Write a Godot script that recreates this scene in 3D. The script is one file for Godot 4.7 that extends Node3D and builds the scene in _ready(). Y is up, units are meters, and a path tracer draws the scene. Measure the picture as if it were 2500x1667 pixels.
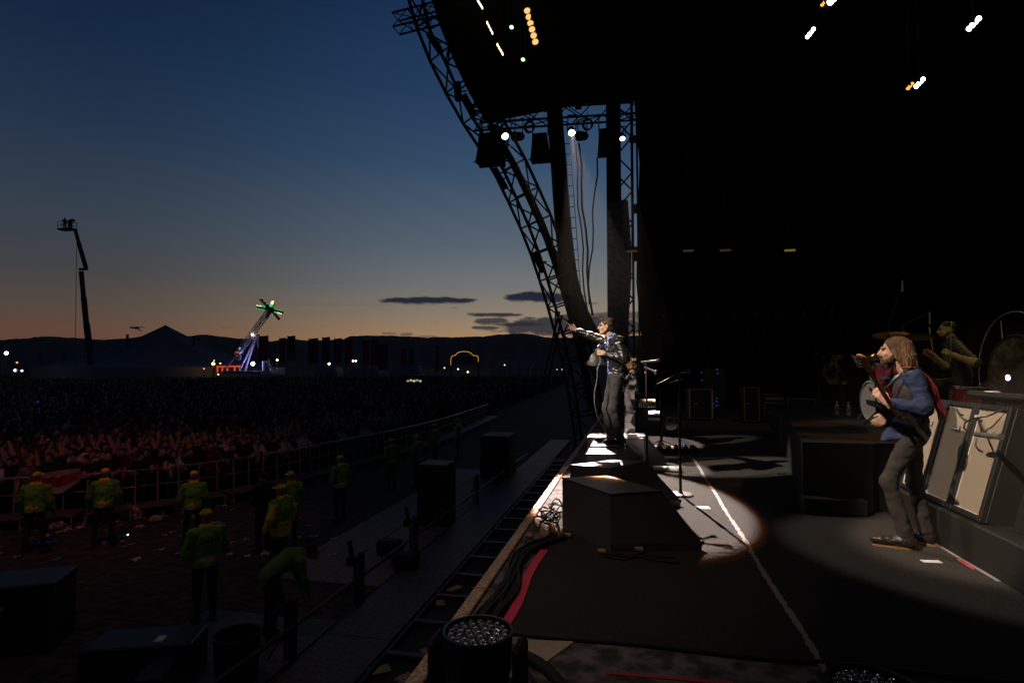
extends Node3D
# Dusk at an open-air festival, seen from the wing of the main stage.
# World axes: -Z runs along the stage front, -X is the audience side, y = 0 is the field, y = 2.57 the stage deck.

const S := 2.57
var cam: Camera3D
var M := {}
var used := {}
var unit_rod: ArrayMesh
var unit_box: ArrayMesh
var rng := RandomNumberGenerator.new()

# ---------------------------------------------------------------- geometry collector
class Geo:
	var v := PackedVector3Array()
	var n := PackedVector3Array()
	var c := PackedColorArray()
	var u := PackedVector2Array()
	var idx := PackedInt32Array()
	var col := Color.WHITE
	var tinted := false
	func pt(p: Vector3, nn: Vector3, uv := Vector2.ZERO) -> int:
		v.push_back(p); n.push_back(nn); c.push_back(col); u.push_back(uv)
		return v.size() - 1
	func tri(a: Vector3, b: Vector3, d: Vector3) -> void:
		var nn := (b - a).cross(d - a).normalized()
		var i := pt(a, nn); pt(b, nn); pt(d, nn)
		idx.append_array(PackedInt32Array([i, i + 2, i + 1]))
	func quad(a: Vector3, b: Vector3, d: Vector3, e: Vector3) -> void:
		var nn := (b - a).cross(e - a)
		if nn.length_squared() < 1e-14:
			nn = (d - a).cross(e - a)
		nn = nn.normalized()
		var i := pt(a, nn, Vector2(0, 1)); pt(b, nn, Vector2(1, 1)); pt(d, nn, Vector2(1, 0)); pt(e, nn, Vector2(0, 0))
		idx.append_array(PackedInt32Array([i, i + 2, i + 1, i, i + 3, i + 2]))
	func box(ce: Vector3, size: Vector3, b := Basis()) -> void:
		var h := size * 0.5
		var p := []
		for k in 8:
			p.append(ce + b * Vector3(h.x if k & 1 else -h.x, h.y if k & 2 else -h.y, h.z if k & 4 else -h.z))
		quad(p[4], p[5], p[7], p[6]); quad(p[1], p[0], p[2], p[3])
		quad(p[5], p[1], p[3], p[7]); quad(p[0], p[4], p[6], p[2])
		quad(p[6], p[7], p[3], p[2]); quad(p[0], p[1], p[5], p[4])
	func cbox(ce: Vector3, size: Vector3, ch := 0.01, b := Basis()) -> void:
		# box with chamfered edges
		var h := size * 0.5
		var q := {}
		for sx in [-1, 1]:
			for sy in [-1, 1]:
				for sz in [-1, 1]:
					var s := Vector3(sx, sy, sz)
					for ax in 3:
						var o := Vector3(h.x - ch, h.y - ch, h.z - ch)
						o[ax] = h[ax]
						q[[sx, sy, sz, ax]] = ce + b * (o * s)
		var ori := func(a: Vector3, bb: Vector3, d: Vector3, e: Vector3) -> void:
			if (bb - a).cross(e - a).dot((a + bb + d + e) * 0.25 - ce) < 0.0: quad(a, e, d, bb)
			else: quad(a, bb, d, e)
		for s in [-1, 1]:
			ori.call(q[[s, -1, -1, 0]], q[[s, 1, -1, 0]], q[[s, 1, 1, 0]], q[[s, -1, 1, 0]])
			ori.call(q[[-1, s, -1, 1]], q[[-1, s, 1, 1]], q[[1, s, 1, 1]], q[[1, s, -1, 1]])
			ori.call(q[[-1, -1, s, 2]], q[[1, -1, s, 2]], q[[1, 1, s, 2]], q[[-1, 1, s, 2]])
			for t in [-1, 1]:
				ori.call(q[[s, t, -1, 0]], q[[s, t, 1, 0]], q[[s, t, 1, 1]], q[[s, t, -1, 1]])
				ori.call(q[[s, -1, t, 0]], q[[s, 1, t, 0]], q[[s, 1, t, 2]], q[[s, -1, t, 2]])
				ori.call(q[[-1, s, t, 1]], q[[1, s, t, 1]], q[[1, s, t, 2]], q[[-1, s, t, 2]])
				for w in [-1, 1]:
					var a: Vector3 = q[[s, t, w, 0]]
					var bb: Vector3 = q[[s, t, w, 1]]
					var d: Vector3 = q[[s, t, w, 2]]
					if (bb - a).cross(d - a).dot(a - ce) < 0.0: tri(a, d, bb)
					else: tri(a, bb, d)
	func ring(ce: Vector3, x: Vector3, y: Vector3, r: float, seg: int, vv := 0.0) -> int:
		var i0 := v.size()
		for k in seg + 1:
			var a := TAU * k / seg
			var d := x * cos(a) + y * sin(a)
			pt(ce + d * r, d, Vector2(float(k) / seg, vv))
		return i0
	func stitch(i0: int, i1: int, seg: int) -> void:
		for k in seg:
			idx.append_array(PackedInt32Array([i0 + k, i1 + k, i0 + k + 1, i0 + k + 1, i1 + k, i1 + k + 1]))
	func fan(ce: Vector3, nn: Vector3, i0: int, seg: int, flip: bool) -> void:
		var b0 := v.size()
		pt(ce, nn, Vector2(0.5, 0.5))
		for k in seg + 1:
			pt(v[i0 + k], nn, Vector2(0.5 + 0.5 * cos(TAU * k / seg), 0.5 + 0.5 * sin(TAU * k / seg)))
		for k in seg:
			if flip: idx.append_array(PackedInt32Array([b0, b0 + 2 + k, b0 + 1 + k]))
			else: idx.append_array(PackedInt32Array([b0, b0 + 1 + k, b0 + 2 + k]))
	func frame(d: Vector3) -> Array:
		var x := d.cross(Vector3.UP)
		if x.length() < 0.02: x = d.cross(Vector3.RIGHT)
		x = x.normalized()
		return [x, d.cross(x).normalized() * -1.0]
	func tube(a: Vector3, b: Vector3, ra: float, rb: float, seg := 8, caps := true) -> void:
		var d := (b - a).normalized()
		var f := frame(d)
		var i0 := ring(a, f[0], f[1], ra, seg)
		var i1 := ring(b, f[0], f[1], rb, seg)
		stitch(i1, i0, seg)
		if caps:
			fan(a, -d, i0, seg, true)
			fan(b, d, i1, seg, false)
	func path(pts: Array, r: float, seg := 6, r2 := -1.0) -> void:
		var last := -1
		var x := Vector3.ZERO
		for k in pts.size():
			var d: Vector3 = (pts[mini(k + 1, pts.size() - 1)] - pts[maxi(k - 1, 0)]).normalized()
			if x == Vector3.ZERO: x = frame(d)[0]
			x = (x - d * x.dot(d)).normalized()
			var y := x.cross(d)
			var rr := r if r2 < 0.0 else lerpf(r, r2, float(k) / (pts.size() - 1))
			var i := ring(pts[k], x, y, rr, seg)
			if last >= 0: stitch(i, last, seg)
			else: fan(pts[k], -d, i, seg, true)
			if k == pts.size() - 1: fan(pts[k], d, i, seg, false)
			last = i
	func lathe(prof: Array, seg: int, at := Vector3.ZERO, b := Basis()) -> void:
		# profile of Vector2(radius, height), run so that the outside is to the right going up
		for k in prof.size() - 1:
			var p: Vector2 = prof[k]
			var q: Vector2 = prof[k + 1]
			var e := q - p
			var nr := Vector2(e.y, -e.x).normalized()
			var i0 := v.size()
			for j in seg + 1:
				var a := TAU * j / seg
				var d := Vector3(cos(a), 0, sin(a))
				var nn: Vector3 = b * (d * nr.x + Vector3.UP * nr.y)
				pt(at + b * (d * p.x + Vector3.UP * p.y), nn)
				pt(at + b * (d * q.x + Vector3.UP * q.y), nn)
			for j in seg:
				var m := i0 + j * 2
				idx.append_array(PackedInt32Array([m, m + 2, m + 1, m + 1, m + 2, m + 3]))
	func ell(ce: Vector3, r: Vector3, b := Basis(), nu := 12, nv := 8) -> void:
		var i0 := v.size()
		for j in nv + 1:
			var t := PI * j / nv
			for i in nu + 1:
				var a := TAU * i / nu
				var d := Vector3(sin(t) * cos(a), cos(t), sin(t) * sin(a))
				pt(ce + b * (d * r), (b * (d / r)).normalized())
		for j in nv:
			for i in nu:
				var m := i0 + j * (nu + 1) + i
				idx.append_array(PackedInt32Array([m, m + nu + 1, m + 1, m + 1, m + nu + 1, m + nu + 2]))
	func prism(poly: Array, lo: float, hi: float, b := Basis(), at := Vector3.ZERO) -> void:
		# polygon in x-z (counter-clockwise seen from +y means any order is fixed here), extruded in y
		var area := 0.0
		for k in poly.size():
			var p: Vector2 = poly[k]
			var q: Vector2 = poly[(k + 1) % poly.size()]
			area += p.x * q.y - q.x * p.y
		var pl := poly.duplicate()
		if area > 0.0: pl.reverse()
		var m := pl.size()
		for k in m:
			var p: Vector2 = pl[k]
			var q: Vector2 = pl[(k + 1) % m]
			quad(at + b * Vector3(p.x, lo, p.y), at + b * Vector3(q.x, lo, q.y), at + b * Vector3(q.x, hi, q.y), at + b * Vector3(p.x, hi, p.y))
		var tr := Geometry2D.triangulate_polygon(PackedVector2Array(pl))
		for k in range(0, tr.size(), 3):
			var t := [pl[tr[k]], pl[tr[k + 1]], pl[tr[k + 2]]]
			var ar: float = (t[1] - t[0]).cross(t[2] - t[0])
			if ar > 0.0: t.reverse()
			tri(at + b * Vector3(t[0].x, hi, t[0].y), at + b * Vector3(t[1].x, hi, t[1].y), at + b * Vector3(t[2].x, hi, t[2].y))
			tri(at + b * Vector3(t[0].x, lo, t[0].y), at + b * Vector3(t[2].x, lo, t[2].y), at + b * Vector3(t[1].x, lo, t[1].y))
	func sheet(rows: Array, thick := 0.0) -> void:
		# rows of points -> smooth surface, with a second side at a small distance when thick > 0
		var nr := rows.size()
		var nc: int = rows[0].size()
		var nm := []
		for j in nr:
			var l := []
			for i in nc:
				var dx: Vector3 = rows[j][mini(i + 1, nc - 1)] - rows[j][maxi(i - 1, 0)]
				var dy: Vector3 = rows[mini(j + 1, nr - 1)][i] - rows[maxi(j - 1, 0)][i]
				l.append(dx.cross(dy).normalized())
			nm.append(l)
		for side in (2 if thick > 0.0 else 1):
			var i0 := v.size()
			for j in nr:
				for i in nc:
					var s := 1.0 if side == 0 else -1.0
					pt(rows[j][i] + nm[j][i] * thick * 0.5 * s, nm[j][i] * s, Vector2(float(i) / (nc - 1), float(j) / (nr - 1)))
			for j in nr - 1:
				for i in nc - 1:
					var m := i0 + j * nc + i
					if side == 0: idx.append_array(PackedInt32Array([m, m + nc, m + 1, m + 1, m + nc, m + nc + 1]))
					else: idx.append_array(PackedInt32Array([m, m + 1, m + nc, m + 1, m + nc + 1, m + nc]))
		if thick > 0.0:
			var loop := []
			for i in nc: loop.append([0, i])
			for j in range(1, nr): loop.append([j, nc - 1])
			for i in range(nc - 2, -1, -1): loop.append([nr - 1, i])
			for j in range(nr - 2, 0, -1): loop.append([j, 0])
			for k in loop.size():
				var a: Array = loop[k]
				var b: Array = loop[(k + 1) % loop.size()]
				var pa: Vector3 = rows[a[0]][a[1]]
				var pb: Vector3 = rows[b[0]][b[1]]
				var na: Vector3 = nm[a[0]][a[1]] * thick * 0.5
				var nb: Vector3 = nm[b[0]][b[1]] * thick * 0.5
				quad(pa + na, pa - na, pb - nb, pb + nb)
	func mesh() -> ArrayMesh:
		var a := []
		a.resize(Mesh.ARRAY_MAX)
		a[Mesh.ARRAY_VERTEX] = v
		a[Mesh.ARRAY_NORMAL] = n
		a[Mesh.ARRAY_TEX_UV] = u
		if tinted: a[Mesh.ARRAY_COLOR] = c
		a[Mesh.ARRAY_INDEX] = idx
		var m := ArrayMesh.new()
		m.add_surface_from_arrays(Mesh.PRIMITIVE_TRIANGLES, a)
		return m

# ---------------------------------------------------------------- scene bookkeeping
func numbered(called: String) -> String:
	var k: int = used.get(called, 0)
	used[called] = k + 1
	return called if k == 0 else "%s_%03d" % [called, k]

func tag(o: Node, label: String, category: String, group := "") -> void:
	o.set_meta("label", label)
	o.set_meta("category", category)
	if group != "": o.set_meta("group", group)

func thing(called: String, label: String, category: String, at := Vector3.ZERO, turn := 0.0, group := "") -> Node3D:
	var o := Node3D.new()
	o.name = numbered(called)
	add_child(o)
	o.position = at
	o.rotation.y = turn
	tag(o, label, category, group)
	return o

func part(called: String, g: Geo, m: Material, parent: Node) -> MeshInstance3D:
	var o := MeshInstance3D.new()
	o.name = called
	o.mesh = g.mesh()
	o.material_override = m
	parent.add_child(o, true)
	return o

func single(called: String, g: Geo, m: Material, label: String, category: String, group := "") -> MeshInstance3D:
	var o := part(numbered(called), g, m, self)
	tag(o, label, category, group)
	return o

func structure(called: String, g: Geo, m: Material) -> MeshInstance3D:
	var o := part(numbered(called), g, m, self)
	o.set_meta("kind", "structure")
	return o

func dup(root: Node3D, at: Vector3, turn: float, label := "", group := "") -> Node3D:
	var r: Node3D = root.duplicate()
	r.name = numbered(String(root.name).rstrip("0123456789").trim_suffix("_"))
	add_child(r)
	r.position = at
	r.rotation = Vector3(0, turn, 0)
	if label != "": r.set_meta("label", label)
	if group != "": r.set_meta("group", group)
	return r

func rod(called: String, a: Vector3, b: Vector3, r: float, m: Material, parent: Node) -> MeshInstance3D:
	# one straight bar: a shared cylinder, stretched
	var o := MeshInstance3D.new()
	o.name = called
	o.mesh = unit_rod
	o.material_override = m
	var d := b - a
	var y := d.normalized()
	var x := y.cross(Vector3.UP)
	if x.length() < 0.02: x = y.cross(Vector3.RIGHT)
	x = x.normalized()
	o.transform = Transform3D(Basis(x * r, d, x.cross(y) * r), a)
	parent.add_child(o, true)
	return o

func block(called: String, ce: Vector3, size: Vector3, m: Material, parent: Node, b := Basis()) -> MeshInstance3D:
	var o := MeshInstance3D.new()
	o.name = called
	o.mesh = unit_box
	o.material_override = m
	o.transform = Transform3D(b.scaled_local(size), ce)
	parent.add_child(o, true)
	return o

# ---------------------------------------------------------------- pixels of the photograph (2500 x 1667) to places
func ray(px: float, py: float) -> Vector3:
	return cam.basis * Vector3((px - 1250.0) / 1400.0, -(py - 833.5) / 1400.0, -1.0)
func on_y(px: float, py: float, y: float) -> Vector3:
	var d := ray(px, py)
	return cam.position + d * ((y - cam.position.y) / d.y)
func on_z(px: float, py: float, z: float) -> Vector3:
	var d := ray(px, py)
	return cam.position + d * (z / d.z)
func on_x(px: float, py: float, x: float) -> Vector3:
	var d := ray(px, py)
	return cam.position + d * (x / d.x)
func far_at(px: float, py: float, dist: float) -> Vector3:
	return cam.position + ray(px, py) * dist

# ---------------------------------------------------------------- materials
func lin(r: float, g: float, b: float) -> Color:
	return Color(r, g, b).linear_to_srgb()

func mat(r: float, g: float, b: float, rough := 0.8, metal := 0.0) -> StandardMaterial3D:
	var m := StandardMaterial3D.new()
	m.albedo_color = lin(r, g, b)
	m.roughness = rough
	m.metallic = metal
	return m

func glow(r: float, g: float, b: float, e: float) -> StandardMaterial3D:
	var m := mat(0.2, 0.2, 0.2, 0.4)
	m.emission_enabled = true
	m.emission = lin(r, g, b)
	m.emission_energy_multiplier = e
	return m

func noise_tex(sd: int, freq: float, size: int, lo: Color, hi: Color, oct := 4, contrast := 1.0) -> ImageTexture:
	var f := FastNoiseLite.new()
	f.seed = sd
	f.frequency = freq
	f.fractal_octaves = oct
	var im := f.get_seamless_image(size, size)
	im.convert(Image.FORMAT_RGB8)
	for y in size:
		for x in size:
			var t := clampf((im.get_pixel(x, y).r - 0.5) * contrast + 0.5, 0.0, 1.0)
			im.set_pixel(x, y, lo.lerp(hi, t))
	im.generate_mipmaps()
	return ImageTexture.create_from_image(im)

func bump_tex(sd: int, freq: float, size: int, oct := 4, strength := 4.0) -> ImageTexture:
	var f := FastNoiseLite.new()
	f.seed = sd
	f.frequency = freq
	f.fractal_octaves = oct
	var im := f.get_seamless_image(size, size)
	im.convert(Image.FORMAT_RGBA8)
	im.bump_map_to_normal_map(strength)
	return ImageTexture.create_from_image(im)

func textured(r: float, g: float, b: float, spread: float, rough: float, scale: float, sd: int, freq := 0.03, bump := 0.0, contrast := 2.0, oct := 5) -> StandardMaterial3D:
	var m := mat(1, 1, 1, rough)
	m.albedo_texture = noise_tex(sd, freq, 256, lin(r * (1 - spread), g * (1 - spread), b * (1 - spread)), lin(r * (1 + spread), g * (1 + spread), b * (1 + spread)), oct, contrast)
	m.uv1_triplanar = true
	m.uv1_world_triplanar = true
	m.uv1_scale = Vector3.ONE * scale
	if bump > 0.0:
		m.normal_enabled = true
		m.normal_texture = bump_tex(sd + 7, freq * 2.0, 256, oct, 6.0)
		m.normal_scale = bump
	return m

func tinted() -> StandardMaterial3D:
	var m := mat(1, 1, 1, 0.85)
	m.vertex_color_use_as_albedo = true
	return m

# ---------------------------------------------------------------- figures: smooth union of bones on a grid, meshed as surface nets
# bone: [0, a, b, ra, rb, colour, flat]  capsule (flat < 1 squeezes it front to back)
#       [1, centre, radii, basis, colour]  ellipsoid
func nets(g: Geo, bones: Array, cell: float, k: float, cuts := [], wrinkle := 0.0, wfreq := Vector3.ONE * 20.0, sd := 1) -> void:
	var lo := Vector3.ONE * 1e9
	var hi := Vector3.ONE * -1e9
	for b in bones:
		if b[0] == 0:
			var r := maxf(b[3], b[4])
			for q in [b[1], b[2]]:
				lo = lo.min(q - Vector3.ONE * r); hi = hi.max(q + Vector3.ONE * r)
		else:
			var r2: float = maxf(b[2].x, maxf(b[2].y, b[2].z))
			lo = lo.min(b[1] - Vector3.ONE * r2); hi = hi.max(b[1] + Vector3.ONE * r2)
	lo -= Vector3.ONE * (cell * 3.0 + wrinkle); hi += Vector3.ONE * (cell * 3.0 + wrinkle)
	var nx := int((hi.x - lo.x) / cell) + 2
	var ny := int((hi.y - lo.y) / cell) + 2
	var nz := int((hi.z - lo.z) / cell) + 2
	var f := PackedFloat32Array(); f.resize(nx * ny * nz); f.fill(1.0)
	var near := PackedFloat32Array(); near.resize(nx * ny * nz); near.fill(1.0)
	var own := PackedByteArray(); own.resize(nx * ny * nz)
	var sy := nx
	var sz := nx * ny
	for bi in bones.size():
		var b: Array = bones[bi]
		var cap: bool = b[0] == 0
		var blo: Vector3
		var bhi: Vector3
		var mg := k + cell * 2.5 + wrinkle
		if cap:
			var r := maxf(b[3], b[4]) + mg
			blo = b[1].min(b[2]) - Vector3.ONE * r; bhi = b[1].max(b[2]) + Vector3.ONE * r
		else:
			var r2: float = maxf(b[2].x, maxf(b[2].y, b[2].z)) + mg
			blo = b[1] - Vector3.ONE * r2; bhi = b[1] + Vector3.ONE * r2
		var x0 := maxi(0, int((blo.x - lo.x) / cell)); var x1 := mini(nx - 1, int((bhi.x - lo.x) / cell) + 1)
		var y0 := maxi(0, int((blo.y - lo.y) / cell)); var y1 := mini(ny - 1, int((bhi.y - lo.y) / cell) + 1)
		var z0 := maxi(0, int((blo.z - lo.z) / cell)); var z1 := mini(nz - 1, int((bhi.z - lo.z) / cell) + 1)
		var a: Vector3 = b[1]
		var flat: float = b[6] if cap and b.size() > 6 else 1.0
		var ba := Vector3.ZERO
		var ra := 0.0
		var dr := 0.0
		var inv := Basis()
		var rad := Vector3.ONE
		var rm := 1.0
		var il := 0.0
		if cap:
			ba = b[2] - a; ba.z /= flat
			ra = b[3]; dr = b[4] - b[3]
			il = 1.0 / maxf(ba.length_squared(), 1e-9)
		else:
			inv = b[3].inverse(); rad = b[2]; rm = minf(rad.x, minf(rad.y, rad.z))
		for z in range(z0, z1 + 1):
			for y in range(y0, y1 + 1):
				var i := z * sz + y * sy + x0
				var p := Vector3(lo.x + x0 * cell, lo.y + y * cell, lo.z + z * cell) - a
				for x in range(x0, x1 + 1):
					var d: float
					if cap:
						var q := Vector3(p.x, p.y, p.z / flat)
						var h := clampf(q.dot(ba) * il, 0.0, 1.0)
						d = (q - ba * h).length() - ra - dr * h
						if flat < 1.0: d *= 0.5 + 0.5 * flat
					else:
						var q2 := (inv * p) / rad
						var l := q2.length()
						d = (l - 1.0) * (rm if l < 1.0 else p.length() / maxf(l, 1e-4))
					if d < near[i]:
						near[i] = d; own[i] = bi
					var fv := f[i]
					var hh := maxf(k - absf(fv - d), 0.0) / k
					f[i] = minf(fv, d) - hh * hh * k * 0.25
					p.x += cell
					i += 1
	if wrinkle > 0.0 or cuts.size() > 0:
		var nzf := FastNoiseLite.new()
		nzf.seed = sd; nzf.frequency = 1.0; nzf.fractal_octaves = 2
		var i2 := 0
		for z in nz:
			for y in ny:
				for x in nx:
					var fv := f[i2]
					if fv < cell * 3.0 + wrinkle:
						var p := Vector3(lo.x + x * cell, lo.y + y * cell, lo.z + z * cell)
						if wrinkle > 0.0: fv += wrinkle * nzf.get_noise_3dv(p * wfreq) * 1.6
						for cu in cuts: fv = maxf(fv, (p - cu[0]).dot(cu[1]))
						f[i2] = fv
					i2 += 1
	var vi := PackedInt32Array(); vi.resize(nx * ny * nz); vi.fill(-1)
	var lim := cell * 2.2
	var off := [0, 1, sy, sy + 1, sz, sz + 1, sz + sy, sz + sy + 1]
	for z in nz - 1:
		for y in ny - 1:
			var i := z * sz + y * sy
			for x in nx - 1:
				var fv := f[i]
				if fv < lim and fv > -lim:
					var mask := 0
					for t in 8:
						if f[i + off[t]] < 0.0: mask |= 1 << t
					if mask != 0 and mask != 255:
						var s := Vector3.ZERO
						var m := 0
						for e in EDGES:
							var a0: int = e[0]
							var b0: int = e[1]
							if ((mask >> a0) & 1) != ((mask >> b0) & 1):
								var fa := f[i + off[a0]]
								var t2 := fa / (fa - f[i + off[b0]])
								s += CORNERS[a0].lerp(CORNERS[b0], t2); m += 1
						s /= m
						var gx := (f[i + 1] - fv) + (f[i + sy + 1] - f[i + sy]) + (f[i + sz + 1] - f[i + sz]) + (f[i + sz + sy + 1] - f[i + sz + sy])
						var gy := (f[i + sy] - fv) + (f[i + sy + 1] - f[i + 1]) + (f[i + sz + sy] - f[i + sz]) + (f[i + sz + sy + 1] - f[i + sz + 1])
						var gz := (f[i + sz] - fv) + (f[i + sz + 1] - f[i + 1]) + (f[i + sz + sy] - f[i + sy]) + (f[i + sz + sy + 1] - f[i + sy + 1])
						var bo: Array = bones[own[i]]
						g.col = bo[5] if bo[0] == 0 else bo[4]
						vi[i] = g.pt(lo + (Vector3(x, y, z) + s) * cell, Vector3(gx, gy, gz).normalized())
				i += 1
	g.tinted = true
	for z in range(1, nz - 1):
		for y in range(1, ny - 1):
			for x in range(1, nx - 1):
				var i := z * sz + y * sy + x
				if vi[i] < 0 : continue
				var neg := f[i] < 0.0
				if neg != (f[i + 1] < 0.0): face(g, vi, i, i - sy, i - sy - sz, i - sz, neg)
				if neg != (f[i + sy] < 0.0): face(g, vi, i, i - sz, i - sz - 1, i - 1, neg)
				if neg != (f[i + sz] < 0.0): face(g, vi, i, i - 1, i - 1 - sy, i - sy, neg)

const EDGES := [[0, 1], [2, 3], [4, 5], [6, 7], [0, 2], [1, 3], [4, 6], [5, 7], [0, 4], [1, 5], [2, 6], [3, 7]]
const CORNERS := [Vector3(0, 0, 0), Vector3(1, 0, 0), Vector3(0, 1, 0), Vector3(1, 1, 0), Vector3(0, 0, 1), Vector3(1, 0, 1), Vector3(0, 1, 1), Vector3(1, 1, 1)]

func face(g: Geo, vi: PackedInt32Array, a: int, b: int, c: int, d: int, neg: bool) -> void:
	var p := vi[a]; var q := vi[b]; var r := vi[c]; var s := vi[d]
	if p < 0 or q < 0 or r < 0 or s < 0: return
	if neg: g.idx.append_array(PackedInt32Array([p, r, q, p, s, r]))
	else: g.idx.append_array(PackedInt32Array([p, q, r, p, r, s]))

func head_bones(at: Vector3, b: Basis, skin: Color, s := 1.0, beard = null, fine := true) -> Array:
	var o := []
	var P := func(x: float, y: float, z: float) -> Vector3: return at + b * (Vector3(x, y, z) * s)
	o.append([1, P.call(0, 0.03, 0.015), Vector3(0.075, 0.088, 0.095) * s, b, skin])
	o.append([1, P.call(0, -0.03, -0.028), Vector3(0.06, 0.083, 0.062) * s, b, skin])
	var jaw: Color = beard if beard != null else skin
	o.append([0, P.call(0, -0.092, -0.066), P.call(0, -0.085, -0.045), 0.022 * s, 0.035 * s, jaw])
	for e in [-1.0, 1.0]:
		o.append([0, P.call(0.05 * e, -0.045, 0.0), P.call(0.018 * e, -0.088, -0.06), 0.024 * s, 0.02 * s, jaw])
	o.append([0, P.call(0, 0.012, -0.09), P.call(0, -0.026, -0.109), 0.009 * s, 0.014 * s, skin])
	if fine:
		for e in [-1.0, 1.0]:
			o.append([0, P.call(0.012 * e, 0.03, -0.088), P.call(0.045 * e, 0.03, -0.072), 0.010 * s, 0.009 * s, skin.lerp(Color(0.08, 0.05, 0.03), 0.55)])
			o.append([1, P.call(0.031 * e, 0.012, -0.0815), Vector3(0.012, 0.006, 0.008) * s, b, Color(0.03, 0.025, 0.02)])
			o.append([1, P.call(0.078 * e, -0.005, 0.012), Vector3(0.011, 0.032, 0.02) * s, b, skin])
			o.append([1, P.call(0.04 * e, -0.025, -0.06), Vector3(0.022, 0.022, 0.02) * s, b, skin])
		o.append([0, P.call(-0.016, -0.056, -0.092), P.call(0.016, -0.056, -0.092), 0.007 * s, 0.007 * s, skin.lerp(Color(0.3, 0.08, 0.07), 0.5)])
		o.append([0, P.call(-0.013, -0.066, -0.089), P.call(0.013, -0.066, -0.089), 0.007 * s, 0.007 * s, skin.lerp(Color(0.3, 0.08, 0.07), 0.5)])
		if beard != null:
			o.append([0, P.call(-0.022, -0.043, -0.094), P.call(0.022, -0.043, -0.094), 0.006 * s, 0.006 * s, jaw])
	return o

func hand_bones(w: Vector3, d: Vector3, t: Vector3, skin: Color, curls: Array, thumb := 0.6, s := 1.0) -> Array:
	# w wrist, d the way the fingers leave it, t the thumb side; the palm faces d x t
	var o := []
	d = d.normalized(); t = (t - d * t.dot(d)).normalized()
	var p := d.cross(t)
	o.append([0, w - d * 0.03 * s, w + d * 0.015 * s, 0.027 * s, 0.026 * s, skin])
	var lens := [0.95, 1.05, 1.0, 0.8]
	for j in 4:
		var ofs := 0.03 - j * 0.0195
		var base := w + d * (0.083 - absf(j - 1.0) * 0.003) * s + t * ofs * s
		o.append([0, w + d * 0.01 * s + t * ofs * 0.6 * s, base, 0.016 * s, 0.0125 * s, skin])
		var ang: float = 0.0
		var q := base
		var seg := [0.042, 0.027, 0.022]
		for m in 3:
			ang += curls[j] * [0.9, 1.1, 0.7][m]
			var e: Vector3 = q + (d * cos(ang) + p * sin(ang)) * seg[m] * lens[j] * s
			o.append([0, q, e, (0.0095 - m * 0.0008) * s, (0.0088 - m * 0.0008) * s, skin])
			q = e
	var tb := w + d * 0.022 * s + t * 0.026 * s
	var td := (d * 0.62 + t * (0.75 - thumb * 0.6) + p * thumb).normalized()
	var tm := tb + td * 0.045 * s
	o.append([0, tb, tm, 0.014 * s, 0.011 * s, skin])
	var td2 := (td + d * 0.3 + p * thumb * 0.5 - t * thumb * 0.4).normalized()
	o.append([0, tm, tm + td2 * 0.034 * s, 0.0105 * s, 0.009 * s, skin])
	return o

const STAND := {
	"hd": Vector3(0, 1.645, -0.025), "nk": Vector3(0, 1.475, 0.015), "ch": Vector3(0, 1.29, 0.015), "wa": Vector3(0, 1.09, 0.0), "hp": Vector3(0, 0.965, 0.01),
	"sl": Vector3(-0.185, 1.425, 0.02), "sr": Vector3(0.185, 1.425, 0.02), "el": Vector3(-0.245, 1.15, 0.05), "er": Vector3(0.245, 1.15, 0.05),
	"wl": Vector3(-0.26, 0.91, -0.03), "wr": Vector3(0.26, 0.91, -0.03), "hl": Vector3(-0.095, 0.93, 0.01), "hr": Vector3(0.095, 0.93, 0.01),
	"kl": Vector3(-0.11, 0.5, -0.015), "kr": Vector3(0.11, 0.5, -0.015), "al": Vector3(-0.115, 0.085, 0.035), "ar": Vector3(0.115, 0.085, 0.035),
	"tl": Vector3(-0.14, 0.035, -0.14), "tr": Vector3(0.14, 0.035, -0.14)}

func pose(over: Dictionary) -> Dictionary:
	var j := STAND.duplicate()
	j.merge(over, true)
	return j

# limbs and trunk with a colour for each piece of clothing
func figure(j: Dictionary, skin: Color, top: Color, legs: Color, shoes: Color, inflate := 0.0, sleeve := true, fat := 1.0) -> Array:
	var o := []
	var i := inflate
	o.append([0, j.nk, j.ch, 0.085 + i, (0.15 + i) * fat, top, 0.74])
	o.append([0, j.ch, j.wa, (0.15 + i) * fat, (0.135 + i) * fat, top, 0.76])
	o.append([0, j.wa, j.hp, (0.135 + i) * fat, (0.145 + i) * fat, top, 0.8])
	o.append([0, j.sl, j.sr, 0.06 + i, 0.06 + i, top])
	for s in ["l", "r"]:
		o.append([0, j["s" + s], j["e" + s], 0.058 + i, 0.046 + i, top])
		o.append([0, j["e" + s], j["w" + s], 0.045 + i, 0.034 + i, top if sleeve else skin])
		var hdir: Vector3 = (j["w" + s] - j["e" + s]).normalized()
		o.append([0, j["w" + s], j["w" + s] + hdir * 0.09, 0.034, 0.03, skin])
		o.append([0, j["w" + s] + hdir * 0.08, j["w" + s] + hdir * 0.15, 0.026, 0.018, skin])
		o.append([0, j["h" + s], j["k" + s], 0.092 + i, 0.062 + i, legs])
		o.append([0, j["k" + s], j["a" + s], 0.06 + i, 0.048 + i, legs])
		o.append([0, j["a" + s] + Vector3(0, -0.02, 0.02), j["t" + s], 0.048, 0.035, shoes])
	o.append([0, j.nk + Vector3(0, 0.02, 0), j.hd + Vector3(0, -0.05, 0.02), 0.056, 0.052, skin])
	return o

# ---------------------------------------------------------------- camera, sky, exposure
func srgb(r: float, g: float, b: float) -> Color:
	return Color(r / 255.0, g / 255.0, b / 255.0).srgb_to_linear()

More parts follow.
